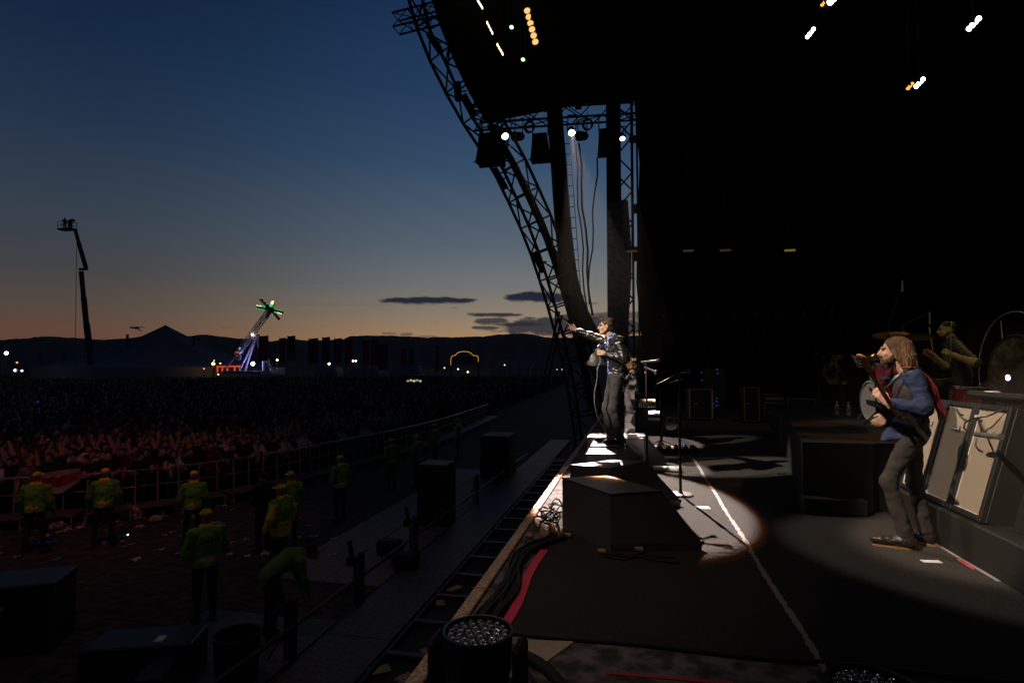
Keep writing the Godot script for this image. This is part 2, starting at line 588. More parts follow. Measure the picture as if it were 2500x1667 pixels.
func table(t: Array, el: float) -> Color:
	for k in t.size() - 1:
		if el <= t[k + 1][0]:
			return t[k][1].lerp(t[k + 1][1], clampf((el - t[k][0]) / (t[k + 1][0] - t[k][0]), 0.0, 1.0))
	return t[-1][1]

func make_sky() -> ImageTexture:
	# afterglow low in the west (azimuth -8 degrees from -Z), blue above, darkest opposite
	var west := [[0.0, srgb(174, 128, 86)], [2.7, srgb(167, 131, 94)], [4.7, srgb(142, 126, 106)], [7.9, srgb(112, 114, 112)], [11.9, srgb(86, 99, 111)], [19.5, srgb(53, 77, 104)], [26.0, srgb(37, 62, 94)], [33.0, srgb(26, 50, 83)], [60.0, srgb(11, 24, 47)], [90.0, srgb(7, 16, 34)]]
	var side := [[0.0, srgb(94, 62, 49)], [2.7, srgb(92, 67, 56)], [4.7, srgb(81, 69, 62)], [7.9, srgb(63, 64, 67)], [11.9, srgb(53, 62, 74)], [19.5, srgb(32, 49, 71)], [26.0, srgb(21, 39, 63)], [33.0, srgb(14, 28, 51)], [60.0, srgb(8, 18, 37)], [90.0, srgb(7, 16, 34)]]
	var east := [[0.0, srgb(40, 44, 56)], [11.9, srgb(30, 40, 58)], [26.0, srgb(20, 32, 54)], [60.0, srgb(9, 19, 39)], [90.0, srgb(7, 16, 34)]]
	var w := 360
	var h := 720
	var im := Image.create(w, h, false, Image.FORMAT_RGBAF)
	for y in h:
		var el := 90.0 - (y + 0.5) * 180.0 / h
		var e := maxf(el, 0.0)
		var a := table(west, e)
		var b := table(side, e)
		var c := table(east, e)
		for x in w:
			var az := absf(wrapf(x + 0.5 + 8.0, -180.0, 180.0))
			var p: Color
			if az < 46.0: p = b.lerp(a, 0.5 + 0.5 * cos(PI * az / 46.0))
			else: p = c.lerp(b, 0.5 + 0.5 * cos(PI * clampf((az - 46.0) / 110.0, 0.0, 1.0)))
			im.set_pixel(x, y, p)
	im.resize(4096, 2048, Image.INTERPOLATE_CUBIC)
	# thin flat clouds over the afterglow: [px, py, half width, half height up, half height down, density] in photograph pixels
	var cl := [[1044, 733, 126, 9, 11, 1.0], [1330, 727, 106, 16, 13, 1.0], [1215, 769, 66, 5, 5, 0.95], [1165, 767, 26, 5, 6, 0.7], [1199, 785, 44, 11, 9, 0.85], [1185, 800, 36, 5, 7, 0.85], [1410, 802, 200, 34, 26, 0.9], [1265, 792, 66, 5, 5, 0.8], [1500, 770, 120, 10, 12, 0.7],
		[1212, 809, 18, 2, 2, 0.5], [950, 814, 20, 4, 4, 0.5], [992, 817, 18, 5, 4, 0.6], [1110, 752, 10, 1.5, 1.5, 0.3], [1060, 785, 10, 1.5, 1.5, 0.3], [1445, 740, 18, 3, 3, 0.5], [560, 800, 26, 1.5, 1.5, 0.25], [1040, 822, 30, 3, 3, 0.5], [700, 690, 160, 3, 3, 0.08], [760, 745, 200, 4, 4, 0.08]]
	var nz := FastNoiseLite.new()
	nz.seed = 5
	nz.frequency = 1.0
	nz.fractal_octaves = 4
	var tone := srgb(33, 38, 50)
	var ib := cam.basis.inverse()
	for y in range(880, 1016):
		var el := PI * 0.5 - (y + 0.5) * PI / 2048.0
		for xx in range(-668, 182):
			var x := posmod(xx, 4096)
			var az := (xx + 0.5) / 4096.0 * TAU
			var d := ib * Vector3(sin(az) * cos(el), sin(el), -cos(az) * cos(el))
			var px := 1250.0 + 1400.0 * d.x / -d.z
			var py := 833.5 - 1400.0 * d.y / -d.z
			var cover := 0.0
			for k in cl:
				var qx: float = (px - k[0]) / k[2]
				if absf(qx) > 1.25: continue
				var wob: float = nz.get_noise_2d(px * 0.02 + k[0], 3.0) * 0.35
				var rip := nz.get_noise_2d(px * 0.018, py * 0.12) * 0.3
				var lens := 1.0 - qx * qx
				if lens < -0.4: continue
				var qy: float = py - k[1] + wob * k[3] * 0.8
				var up: float = k[3] * sqrt(maxf(lens, 0.02))
				var dn: float = k[4] * sqrt(maxf(lens, 0.02))
				var t: float = (-qy / up) if qy < 0.0 else (qy / dn)
				var soft := 0.22 if qy < 0.0 else 0.5
				var a: float = k[5] * clampf((1.0 + rip - t) / soft, 0.0, 1.0) * clampf((lens + rip * 0.5) * 3.0, 0.0, 1.0)
				cover = 1.0 - (1.0 - cover) * (1.0 - a)
			if cover > 0.0:
				im.set_pixel(x, y, im.get_pixel(x, y).lerp(tone, cover))
	return ImageTexture.create_from_image(im)

func setup() -> void:
	cam = Camera3D.new()
	cam.name = "camera"
	cam.position = Vector3(0, 4.15, 0)
	cam.basis = Basis(Vector3.UP, deg_to_rad(12.2)) * Basis(Vector3.RIGHT, atan(61.5 / 1400.0))
	cam.fov = rad_to_deg(2.0 * atan(833.5 / 1400.0))
	cam.near = 0.05
	cam.far = 9000.0
	add_child(cam)
	cam.current = true
	var sky := Sky.new()
	var pan := PanoramaSkyMaterial.new()
	pan.panorama = make_sky()
	pan.filter = true
	sky.sky_material = pan
	var env := Environment.new()
	env.background_mode = Environment.BG_SKY
	env.sky = sky
	env.background_energy_multiplier = 1.07
	env.tonemap_mode = Environment.TONE_MAPPER_LINEAR
	env.tonemap_exposure = 1.0
	env.sdfgi_enabled = true
	env.ssao_enabled = true
	env.ssil_enabled = true
	env.volumetric_fog_enabled = true
	env.volumetric_fog_density = 0.0
	var we := WorldEnvironment.new()
	we.name = "environment"
	we.environment = env
	add_child(we)
	# the last glow of the sun, already behind the hills
	var sun := DirectionalLight3D.new()
	sun.name = "sun"
	sun.light_color = Color(1.0, 0.72, 0.5)
	sun.light_energy = 0.006
	sun.light_angular_distance = 20.0
	sun.shadow_enabled = true
	sun.rotation = Vector3(deg_to_rad(-7.0), deg_to_rad(180.0 + 8.0), 0)
	add_child(sun)

func materials() -> void:
	var g := Geo.new()
	g.tube(Vector3.ZERO, Vector3.UP, 1.0, 1.0, 8)
	unit_rod = g.mesh()
	var gb := Geo.new()
	gb.box(Vector3.ZERO, Vector3.ONE)
	unit_box = gb.mesh()
	M.steel = mat(0.03, 0.03, 0.032, 0.55, 0.3)
	M.truss = mat(0.045, 0.045, 0.05, 0.5, 0.4)
	M.black = mat(0.012, 0.012, 0.012, 0.75)
	M.drape = textured(0.011, 0.0105, 0.01, 0.4, 0.95, 0.6, 11)
	M.roof = mat(0.01, 0.01, 0.011, 0.9)
	M.scrim = textured(0.42, 0.41, 0.41, 0.35, 0.95, 0.5, 12)
	M.scrim.backlight_enabled = true
	M.scrim.backlight = Color(0.8, 0.8, 0.8)
	M.carpet = textured(0.031, 0.027, 0.0245, 0.4, 0.97, 2.2, 21, 0.06, 0.4, 1.5)
	M.ply = textured(0.13, 0.115, 0.115, 0.6, 0.85, 0.9, 22, 0.025, 0.3, 2.4)
	M.lip = textured(0.5, 0.36, 0.25, 0.35, 0.7, 2.5, 23, 0.04, 0.2, 2.0)
	M.wedge = textured(0.085, 0.08, 0.08, 0.2, 0.34, 3.0, 24, 0.05, 0.12, 1.5)
	M.boxside = textured(0.016, 0.015, 0.015, 0.4, 0.6, 3.0, 25, 0.05, 0.3)
	M.metal = mat(0.5, 0.5, 0.5, 0.3, 1.0)
	M.chrome = mat(0.7, 0.7, 0.72, 0.12, 1.0)
	M.gold = mat(0.62, 0.45, 0.16, 0.28, 1.0)
	M.mirror = mat(0.74, 0.74, 0.73, 0.035, 1.0)
	M.rubber = mat(0.013, 0.013, 0.014, 0.7)
	M.pink = textured(0.85, 0.045, 0.13, 0.12, 0.6, 8.0, 26, 0.05, 0.3)
	M.red_tape = mat(0.6, 0.05, 0.03, 0.6)
	M.white_tape = textured(0.3, 0.29, 0.275, 0.6, 0.6, 9.0, 27, 0.06, 0.3, 3.0)
	M.paper = mat(0.62, 0.55, 0.44, 0.9)
	M.white = mat(0.7, 0.7, 0.68, 0.6)
	M.grey = mat(0.16, 0.16, 0.165, 0.6)
	M.tint = tinted()
	M.plate = textured(0.075, 0.068, 0.068, 0.35, 0.6, 1.2, 28, 0.03, 0.25, 2.2)
	M.dirt = textured(0.042, 0.031, 0.024, 0.55, 0.97, 0.35, 29, 0.03, 0.9, 2.0)
	M.grille = textured(0.38, 0.31, 0.235, 0.22, 0.95, 22.0, 30, 0.12, 0.6, 2.0)
	M.tolex = textured(0.016, 0.015, 0.015, 0.3, 0.5, 20.0, 31, 0.1, 0.5)
	M.leather = mat(0.014, 0.013, 0.013, 0.3)
	M.leather.clearcoat_enabled = true
	M.leather.clearcoat = 0.25
	M.leather.clearcoat_roughness = 0.3

# ---------------------------------------------------------------- lattice trusses
func resample(pts: Array, step: float) -> Array:
	var c := Curve3D.new()
	for k in pts.size():
		var t: Vector3 = (pts[mini(k + 1, pts.size() - 1)] - pts[maxi(k - 1, 0)]) / 6.0
		c.add_point(pts[k], -t, t)
	var l := c.get_baked_length()
	var n := maxi(1, roundi(l / step))
	var o := []
	for k in n + 1: o.append(c.sample_baked(l * k / n, true))
	return o

func truss(root: Node3D, pts: Array, wid: float, dep: float, r: float, m: Material, side := Vector3.ZERO, rb := 0.5) -> void:
	# four chords joined by braces; every bar is a part of its own
	var ch := [[], [], [], []]
	for k in pts.size():
		var t: Vector3 = (pts[mini(k + 1, pts.size() - 1)] - pts[maxi(k - 1, 0)]).normalized()
		var s := side if side != Vector3.ZERO else Vector3.UP
		var a := (s - t * s.dot(t)).normalized()
		var b := t.cross(a)
		for q in 4:
			ch[q].append(pts[k] + a * wid * (0.5 if q in [0, 1] else -0.5) + b * dep * (0.5 if q in [0, 3] else -0.5))
	for q in 4:
		var g := Geo.new()
		g.path(ch[q], r, 6)
		part("chord", g, m, root)
	for k in pts.size() - 1:
		for q in 4:
			var q2 := (q + 1) % 4
			if k % 2 == 0: rod("brace", ch[q][k], ch[q2][k + 1], r * rb, m, root)
			else: rod("brace", ch[q2][k], ch[q][k + 1], r * rb, m, root)
			if q % 2 == 0: rod("strut", ch[q][k], ch[q2][k], r * rb, m, root)

func drape(pts: Array, lo: float, hi: float, amp: float, sd: int, ragged := 0.0) -> Geo:
	var g := Geo.new()
	var f := FastNoiseLite.new()
	f.seed = sd
	f.frequency = 1.0
	var line := resample(pts, 0.12)
	var rows := []
	for j in 9:
		var y := lerpf(lo, hi, j / 8.0)
		var row := []
		for i in line.size():
			var t: Vector3 = (line[mini(i + 1, line.size() - 1)] - line[maxi(i - 1, 0)]).normalized()
			var nn := t.cross(Vector3.UP)
			var e := ragged * f.get_noise_2d(7.7, y * 0.6) if i == 0 else 0.0
			row.append(Vector3(line[i].x, y, line[i].z) + nn * amp * (sin(i * 0.9 + 1.5 * f.get_noise_2d(i * 0.06, y * 0.05)) + 0.6 * f.get_noise_2d(i * 0.25, y * 0.1)) + t * e)
		rows.append(row)
	g.sheet(rows, 0.01)
	return g

var arch := []
func stage_building() -> void:
	# deck: bare boards at the front and near the wing, dark carpet over the playing area
	var g := Geo.new()
	g.box(Vector3(6.45, S - 0.16, -10.6), Vector3(15.1, 0.3, 30.0))
	structure("stage_floor", g, M.ply)
	var c := Geo.new()
	c.cbox(Vector3(6.6, S - 0.005, -14.46), Vector3(14.8, 0.014, 22.08), 0.004)
	structure("stage_carpet_floor", c, M.carpet)
	var l := Geo.new()
	# worn timber edge strip in lengths
	var z := 4.0
	var strip := thing("stage_edge_strip", "worn tan timber strip along the stage front edge", "edge strip", Vector3(-1.1, S, 0))
	var r2 := RandomNumberGenerator.new()
	r2.seed = 3
	while z > -25.0:
		var ln := 2.4
		l = Geo.new()
		l.cbox(Vector3(r2.randf_range(-0.004, 0.004), -0.012 + r2.randf_range(0.0, 0.004), z - ln / 2), Vector3(0.088, 0.045, ln - 0.012), 0.006)
		part("plank", l, M.lip, strip)
		z -= ln
	# skirt below the edge
	single("stage_skirt", drape([Vector3(-1.06, 0, 4.3), Vector3(-1.06, 0, -25.4)], 0.02, S - 0.32, 0.03, 4), M.drape, "black cloth skirt hanging below the stage front edge", "skirt")
	# roof arch: far foot, crown over the stage front, near foot behind the viewer
	var half := [Vector3(-1.75, 0.0, -23.9), Vector3(-2.02, 2.56, -23.6), Vector3(-2.32, 4.4, -23.3), Vector3(-2.69, 6.05, -23.0), Vector3(-3.2, 7.98, -22.5), Vector3(-3.69, 9.53, -22.0), Vector3(-4.4, 11.21, -21.5), Vector3(-4.94, 12.36, -21.0), Vector3(-5.54, 13.32, -20.5), on_z(1137, 225, -19.9), on_z(1101, 150, -19.1), on_z(1064, 60, -18.0), on_z(1030, -60, -17.0), Vector3(-7.2, 17.9, -14.5), Vector3(-7.6, 18.5, -11.5), Vector3(-7.65, 18.7, -8.5)]
	var other := []
	for k in range(half.size() - 1, -1, -1): other.append(Vector3(half[k].x, half[k].y, -17.0 - half[k].z))
	arch = half
	var t := thing("roof_arch_truss", "black curved lattice truss arching out over the stage front", "truss", Vector3.ZERO)
	truss(t, resample(half, 1.15), 0.95, 1.0, 0.06, M.truss, Vector3(0.35, 0.2, 0.9), 0.55)
	truss(t, resample(other, 4.0), 1.15, 1.15, 0.06, M.truss, Vector3(0.35, 0.2, 0.9), 0.55)
	var cb := Geo.new()
	var run := []
	for k in range(1, 9): run.append(half[k] + Vector3(0.25, -0.12, 0.1))
	cb.path(resample(run, 0.8), 0.17, 7, 0.13)
	part("cable_bundle", cb, M.black, t)
	# skin of the roof, from the arch back over the stage
	var rows := []
	var slope := Vector3(1.0, 0.475, -0.8)
	for side in 2:
		var src: Array = half if side == 0 else other
		for k in src.size():
			var p: Vector3 = src[k] + Vector3(0.12, 0.0, 0.0)
			if p.y < 13.2 or (side == 1 and k == 0): continue
			var row := []
			for q in 9:
				var tt := q / 8.0
				var e := (15.0 - p.x) * tt
				var zz := slope.z * e * clampf((p.z + 8.5) / -12.0, -1.0, 1.0)
				row.append(p + Vector3(e, slope.y * minf(e, 7.0), zz))
			rows.append(row)
	# the first row lies along the far gable
	var rg := Geo.new()
	rg.sheet(rows, 0.08)
	single("roof_skin", rg, M.roof, "black fabric skin of the curved stage roof", "roof")
	# black masking drapes round the stage
	single("side_drape", drape([Vector3(0.13, 0, -25.6), Vector3(15.0, 0, -25.6)], 0.0, 21.0, 0.09, 6, 0.35), M.drape, "black masking drape closing the far wing of the stage", "drape")
	single("back_drape", drape([Vector3(14.4, 0, -25.4), Vector3(14.4, 0, 4.4)], 0.0, 22.0, 0.1, 7), M.drape, "black drape hanging along the back of the stage", "drape")
	single("wing_drape", drape([Vector3(14.2, 0, 4.6), Vector3(-0.6, 0, 4.6)], 0.0, 19.0, 0.1, 8), M.drape, "black drape closing the near wing of the stage", "drape")
	# tower beside the far wing
	t = thing("roof_tower", "black lattice roof tower with hanging grey scrim", "tower", Vector3(-0.6, 0, -25.4))
	var tw := []
	for k in 15: tw.append(Vector3(0, k * 1.17, 0))
	truss(t, tw, 1.05, 1.05, 0.06, M.truss, Vector3(1, 0, 0), 0.6)
	var sc := Geo.new()
	rows = []
	for j in 12:
		var y := 2.6 + 8.7 * j / 11.0
		var row := []
		for i in 8:
			var u := i / 7.0
			row.append(Vector3(-0.54 + u * (0.92 + 0.08 * sin(y * 0.9)), y, 0.62 + 0.05 * sin(u * 5.0 + y)))
		rows.append(row)
	sc.sheet(rows, 0.006)
	part("scrim", sc, M.scrim, t)
	part("upper_cloth", drape([Vector3(-0.55, 0, 0.66), Vector3(0.05, 0, 0.66)], 11.2, 16.4, 0.03, 9), M.drape, t)
	for y in [4.8, 8.9, 11.0]: block("bracket", Vector3(0.75, y, 0.2), Vector3(0.5, 0.35, 0.3), M.truss, t)
	rod("stay", Vector3(0.78, 1.0, 0.0), Vector3(0.72, 16.3, 0.0), 0.045, M.truss, t)
	# truss running from the arch to the far tower
	t = thing("cross_truss", "black horizontal lattice truss between arch and tower", "truss", Vector3.ZERO)
	var a := on_z(1160, 285, -21.2)
	var b := on_z(1562, 262, -25.0)
	truss(t, resample([a, b], 1.05), 0.78, 0.8, 0.045, M.truss, Vector3.UP, 0.55)
	for q in [[1266, 258, 1266, 280, 0.16], [1412, 242, 1412, 262, 0.25], [1330, 250, 1330, 268, 0.1]]:
		block("hoist", on_z(q[0], (q[1] + q[3]) / 2.0, -22.6), Vector3(q[4], 0.42, 0.22), M.black, t)
	var bm := Geo.new()
	bm.tube(on_z(1375, 243, -23.2), on_z(1556, 236, -25.0), 0.2, 0.2, 6)
	part("covered_beam", bm, M.black, t)
	# rolled wall of the far gable, bunched and hanging in a curve
	var rl := Geo.new()
	var rp := []
	for q in [[1352, 224, -23.4], [1356, 300, -23.4], [1364, 400, -23.4], [1371, 500, -23.4], [1380, 600, -23.4], [1394, 695, -23.4], [1414, 758, -23.4], [1442, 815, -23.4]]: rp.append(on_z(q[0], q[1], q[2]))
	rl.path(resample(rp, 0.5), 0.33, 10, 0.36)
	single("rolled_wall", rl, M.drape, "thick black rolled-up roof wall hanging beside the arch", "rolled wall")
	# ropes, ladder cable and stays at the far gable
	for q in [[1404, 352, 1432, 762, 0.035, -23.0], [1413, 350, 1444, 770, 0.05, -23.0], [1458, 384, 1436, 742, 0.035, -23.6]]:
		t = thing("hanging_rope", ["thin dark rope beside the rolled wall", "thick dark rope beside the rolled wall", "single slanting rope hanging between rolled wall and tower"][used.get("hanging_rope", 0)], "rope", on_z(q[2], q[3], q[5]))
		var rg2 := Geo.new()
		var p0 := on_z(q[0], q[1], q[5]) - t.position
		var rpts := []
		for k in 9: rpts.append(p0.lerp(Vector3.ZERO, k / 8.0) + Vector3(0.06 * sin(k * 1.7), 0, 0))
		rg2.path(rpts, q[4], 6)
		part("strand", rg2, M.black, t)
	t = thing("wire_ladder", "narrow dark wire ladder hanging along the rolled wall", "ladder", on_z(1420, 740, -23.1))
	var la := on_z(1392, 350, -23.1) - t.position
	rod("side_wire", la, Vector3.ZERO, 0.015, M.truss, t)
	rod("side_wire", la + Vector3(-0.28, 0, 0), Vector3(-0.28, 0, 0), 0.015, M.truss, t)
	for k in 16: rod("rung", la * (k / 15.0), la * (k / 15.0) + Vector3(-0.28, 0, 0), 0.018, M.truss, t)
	t = thing("arch_foot_stays", "dark guy bars spreading below the arch foot", "stays", Vector3(-2.1, 0, -23.6))
	for q in [[1366, 760, 1318, 960], [1372, 770, 1332, 960], [1385, 745, 1470, 850], [1392, 760, 1440, 880]]:
		rod("bar", on_z(q[0], q[1], -23.2) - t.position, on_z(q[2], q[3], -23.4) - t.position, 0.05, M.truss, t)
	block("foot_block", on_z(1445, 822, -23.4) - t.position, Vector3(1.3, 0.7, 0.6), M.black, t)
	# end of another truss poking out past the arch near the crown
	t = thing("truss_stub", "short black lattice truss end sticking out past the arch", "truss", on_z(1050, 40, -18.2))
	truss(t, resample([on_z(966, 58, -18.4) - t.position, on_z(1060, 34, -18.2) - t.position, on_z(1120, 20, -17.5) - t.position], 0.55), 0.5, 0.5, 0.035, M.truss, Vector3.UP, 0.5)
	# light battens fixed to the outside of the arch
	for q in [[1047, 82, 1074, 124, -18.4], [1116, 200, 1119, 246, -19.6], [1132, 232, 1158, 280, -20.0], [1207, 412, 1234, 460, -20.9], [1303, 616, 1327, 664, -22.0]]:
		t = thing("light_batten", "slim black light batten clamped on the outside of the arch", "light batten", on_z((q[0] + q[2]) / 2.0, (q[1] + q[3]) / 2.0, q[4]), 0.0, "unlit battens along the arch")
		var pa := on_z(q[0], q[1], q[4]) - t.position
		var pb := on_z(q[2], q[3], q[4]) - t.position
		var y := (pb - pa).normalized()
		var bb := Basis(y.cross(Vector3.BACK).normalized(), y, Vector3.BACK)
		var gg := Geo.new()
		gg.cbox(Vector3.ZERO, Vector3(0.24, (pb - pa).length(), 0.2), 0.03, bb)
		part("housing", gg, M.black, t)
		rod("clamp", Vector3.ZERO, Vector3(0.3, 0.03, -0.1), 0.03, M.truss, t)

# ---------------------------------------------------------------- lamps
func lamp(called: String, at: Vector3, aim: Vector3, rad: float, ln: float, label: String, col: Color, lens_glow: float, energy: float, half: float, soft: float, fringe := false, group := "", hang := Vector3(0, 0.6, 0)) -> Node3D:
	var t := thing(called, label, "stage light", at, 0.0, group)
	var d := (aim - at).normalized()
	var b := Basis.looking_at(d)
	var g := Geo.new()
	# barrel: open front, ribbed back
	var bl := b * Basis(Vector3.RIGHT, -PI / 2)
	g.lathe([Vector2(0.0, -ln), Vector2(rad * 0.75, -ln), Vector2(rad * 0.95, -ln * 0.85), Vector2(rad * 1.05, -ln * 0.6), Vector2(rad * 0.98, -ln * 0.55), Vector2(rad * 1.1, -ln * 0.3), Vector2(rad * 1.15, 0.05), Vector2(rad * 1.02, 0.05), Vector2(rad * 1.0, -0.02)], 16, Vector3.ZERO, bl)
	part("barrel", g, M.black, t)
	var lg := Geo.new()
	lg.lathe([Vector2(rad, -0.02), Vector2(rad * 0.7, -0.004), Vector2(0.0, 0.003)], 16, Vector3.ZERO, bl)
	part("lens", lg, glow(col.r, col.g, col.b, lens_glow), t)
	var x := b.x * rad * 1.3
	rod("yoke", x - d * ln * 0.4, x - d * ln * 0.4 + hang, 0.02, M.steel, t)
	rod("yoke", -x - d * ln * 0.4, -x - d * ln * 0.4 + hang, 0.02, M.steel, t)
	rod("yoke_bar", x - d * ln * 0.4 + hang, -x - d * ln * 0.4 + hang, 0.025, M.steel, t)
	if energy > 0.0:
		var l := SpotLight3D.new()
		l.name = "beam"
		l.light_color = col.linear_to_srgb()
		l.light_energy = energy
		l.spot_angle = half
		l.spot_angle_attenuation = soft
		l.spot_range = 80.0
		l.spot_attenuation = 2.0
		l.light_size = rad * 0.6
		l.shadow_enabled = true
		t.add_child(l)
		l.transform = Transform3D(b, d * 0.07)
		if fringe:
			# the amber rim that the lens throws round its beam
			var l2: SpotLight3D = l.duplicate()
			l2.name = "beam_fringe"
			l2.light_color = Color(1.0, 0.55, 0.12)
			l2.light_energy = energy * 0.2
			l2.spot_angle = half * 1.05
			t.add_child(l2)
	return t

func lights() -> void:
	var white := Color(1.0, 0.93, 0.88)
	# three operated spots on the far gable
	var l1 := on_z(1233, 332, -18.8)
	var l2 := on_z(1396, 324, -19.6)
	var l3 := on_z(1520, 338, -24.0)
	lamp("follow_spot", l2, Vector3(-0.08, S, -7.15), 0.115, 0.55, "lit spotlight beside the thick rolled roof wall", white, 14.0, 1000.0, 4.35, 0.03, true, "", Vector3(0, 0.7, -0.3))
	lamp("follow_spot", l1, Vector3(0.5, S, -9.5), 0.115, 0.55, "lit spotlight on the curved arch truss", white, 14.0, 480.0, 2.1, 0.04, true, "", Vector3(0.2, 0.7, -0.2))
	lamp("follow_spot", l3, Vector3(0.5, S, -12.4), 0.105, 0.5, "half hidden lit spotlight in front of the far tower", white, 10.0, 420.0, 2.8, 0.04, true, "", Vector3(0, 0.6, -0.4))
	# unlit neighbours and the operators' seats with black cloth round them
	for q in [[1258, 333, -19.6], [1415, 332, -19.7], [1545, 340, -24.2]]:
		lamp("unlit_spot", on_z(q[0], q[1], q[2]), on_z(q[0], q[1], q[2]) + Vector3(-0.6, -0.35, 1.0), 0.15, 0.4, "dark unlit drum spotlight beside a lit one", Color(0.02, 0.02, 0.02), 0.0, 0.0, 5.0, 0.1, false, "unlit drum spotlights", Vector3(0, 0.7, -0.2))
	var seats := [[1158, 322, 1236, 402, -20.3, "wide black cloth operator's nest hung on the arch truss"], [1292, 322, 1346, 395, -22.0, "black cloth operator's nest beside the rolled wall"], [1458, 310, 1490, 382, -23.6, "narrow black operator's nest in front of the far tower"]]
	for q in seats:
		var ce := on_z((q[0] + q[2]) / 2.0, (q[1] + q[3]) / 2.0, q[4])
		var w: float = (q[2] - q[0]) * absf(q[4]) / 1400.0
		var h: float = (q[3] - q[1]) * absf(q[4]) / 1400.0
		var t := thing("spot_operator_nest", q[5], "operator nest", ce - Vector3(0, h / 2, 0))
		var g := Geo.new()
		var rows := []
		for j in 6:
			var v := j / 5.0
			var row := []
			var k := lerpf(1.0, 0.72, v)
			for i in 25:
				var a := TAU * i / 24.0
				var rr := w * 0.5 * k * (1.0 + 0.05 * sin(a * 7.0 + v * 3.0)) / maxf(absf(cos(a)), absf(sin(a))) * 0.86
				row.append(Vector3(rr * cos(a), h * v * 0.92, rr * sin(a) * 0.8))
			rows.append(row)
		g.sheet(rows, 0.01)
		part("cloth", g, M.drape, t)
		rod("seat_rail", Vector3(-w / 2, 0, 0.3), Vector3(w / 2, -0.06, 0.3), 0.025, M.truss, t)
		for s in [-1, 1]:
			rod("hanger", Vector3(s * w * 0.36, h * 0.9, 0), Vector3(s * w * 0.36, h * 0.9 + 0.75, -0.1), 0.025, M.truss, t)
		block("seat", Vector3(0, 0.02, 0), Vector3(w * 0.8, 0.05, w * 0.5), M.black, t)
	# coiled cables hung under the cross truss
	for q in [[1293, 308, -22.6], [1435, 302, -23.6]]:
		var t2 := thing("cable_coil", "coil of dark cable hung below the horizontal truss", "cable coil", on_z(q[0], q[1], q[2]), 0.0, "cable coils under the truss")
		for k in 4:
			var g2 := Geo.new()
			var pts := []
			for i in 17: pts.append(Vector3(cos(TAU * i / 16.0) * (0.16 + 0.02 * k), sin(TAU * i / 16.0) * (0.2 + 0.015 * k) - 0.02 * k, 0.05 * (k - 1.5) + 0.03 * sin(i * 1.3 + k)))
			g2.path(pts, 0.025, 5)
			part("loop", g2, M.black, t2)
		rod("hook", Vector3(0, 0.18, 0), Vector3(0, 0.55, 0), 0.015, M.steel, t2)
	# key lights high on the arch, above the picture
	lamp("key_spot", Vector3(-7.2, 17.2, -12.4), Vector3(2.6, 3.1, -5.7), 0.16, 0.6, "lit white spotlight on the arch crown aimed across at the bass player", Color(1.0, 0.84, 0.68), 8.0, 110.0, 4.6, 0.3)
	lamp("key_spot", Vector3(-6.7, 15.4, 1.4), Vector3(2.8, 3.3, -5.65), 0.16, 0.6, "lit white spotlight on the near arch limb aimed at the bass player", Color(1.0, 0.8, 0.61), 8.0, 310.0, 4.15, 0.3)
	var ms := thing("lighting_mast", "lattice mast with two spotlights standing in the pit by the near arch foot", "mast", Vector3(-13.4, 0, 2.0))
	truss(ms, resample([Vector3.ZERO, Vector3(0, 15.8, 0)], 1.3), 0.5, 0.5, 0.03, M.truss, Vector3(1, 0, 0), 0.5)
	lamp("key_spot", Vector3(-13.0, 15.0, 1.5), Vector3(-0.25, 4.15, -8.3), 0.16, 0.6, "lit white spotlight on the pit mast aimed at the singer", Color(1.0, 0.85, 0.72), 8.0, 680.0, 2.2, 0.3, false, "", Vector3(-0.2, 0.5, 0.3))
	lamp("key_spot", Vector3(-13.0, 13.8, 1.5), Vector3(-0.1, 3.9, -11.4), 0.16, 0.6, "lit white spotlight lower on the pit mast aimed at the guitarist", Color(1.0, 0.85, 0.72), 8.0, 330.0, 1.5, 0.3, false, "", Vector3(-0.2, 0.5, 0.3))
	lamp("crowd_wash", Vector3(-7.4, 17.4, -3.6), Vector3(-15.0, 1.0, -12.4), 0.18, 0.4, "red wash light on the arch turned towards the crowd", Color(1.0, 0.24, 0.11), 8.0, 26.0, 22.0, 1.0)
	lamp("key_spot", Vector3(-7.3, 17.9, -9.0), Vector3(3.35, 3.75, -9.5), 0.16, 0.6, "lit white spotlight on the arch crown aimed at the kick drum", Color(1.0, 0.88, 0.75), 8.0, 95.0, 2.3, 0.4)
	lamp("pit_wash", Vector3(-7.3, 17.7, -5.4), Vector3(-7.0, 0.5, -9.0), 0.16, 0.4, "dim amber wash light on the arch over the pit", Color(1.0, 0.55, 0.3), 6.0, 8.0, 24.0, 1.0)
	lamp("edge_wash", Vector3(-7.4, 15.6, 0.6), Vector3(-1.2, S, -4.2), 0.16, 0.4, "dim warm wash light on the arch over the stage edge", Color(1.0, 0.7, 0.5), 6.0, 30.0, 9.0, 1.0)
	# fittings in the roof
	strips()

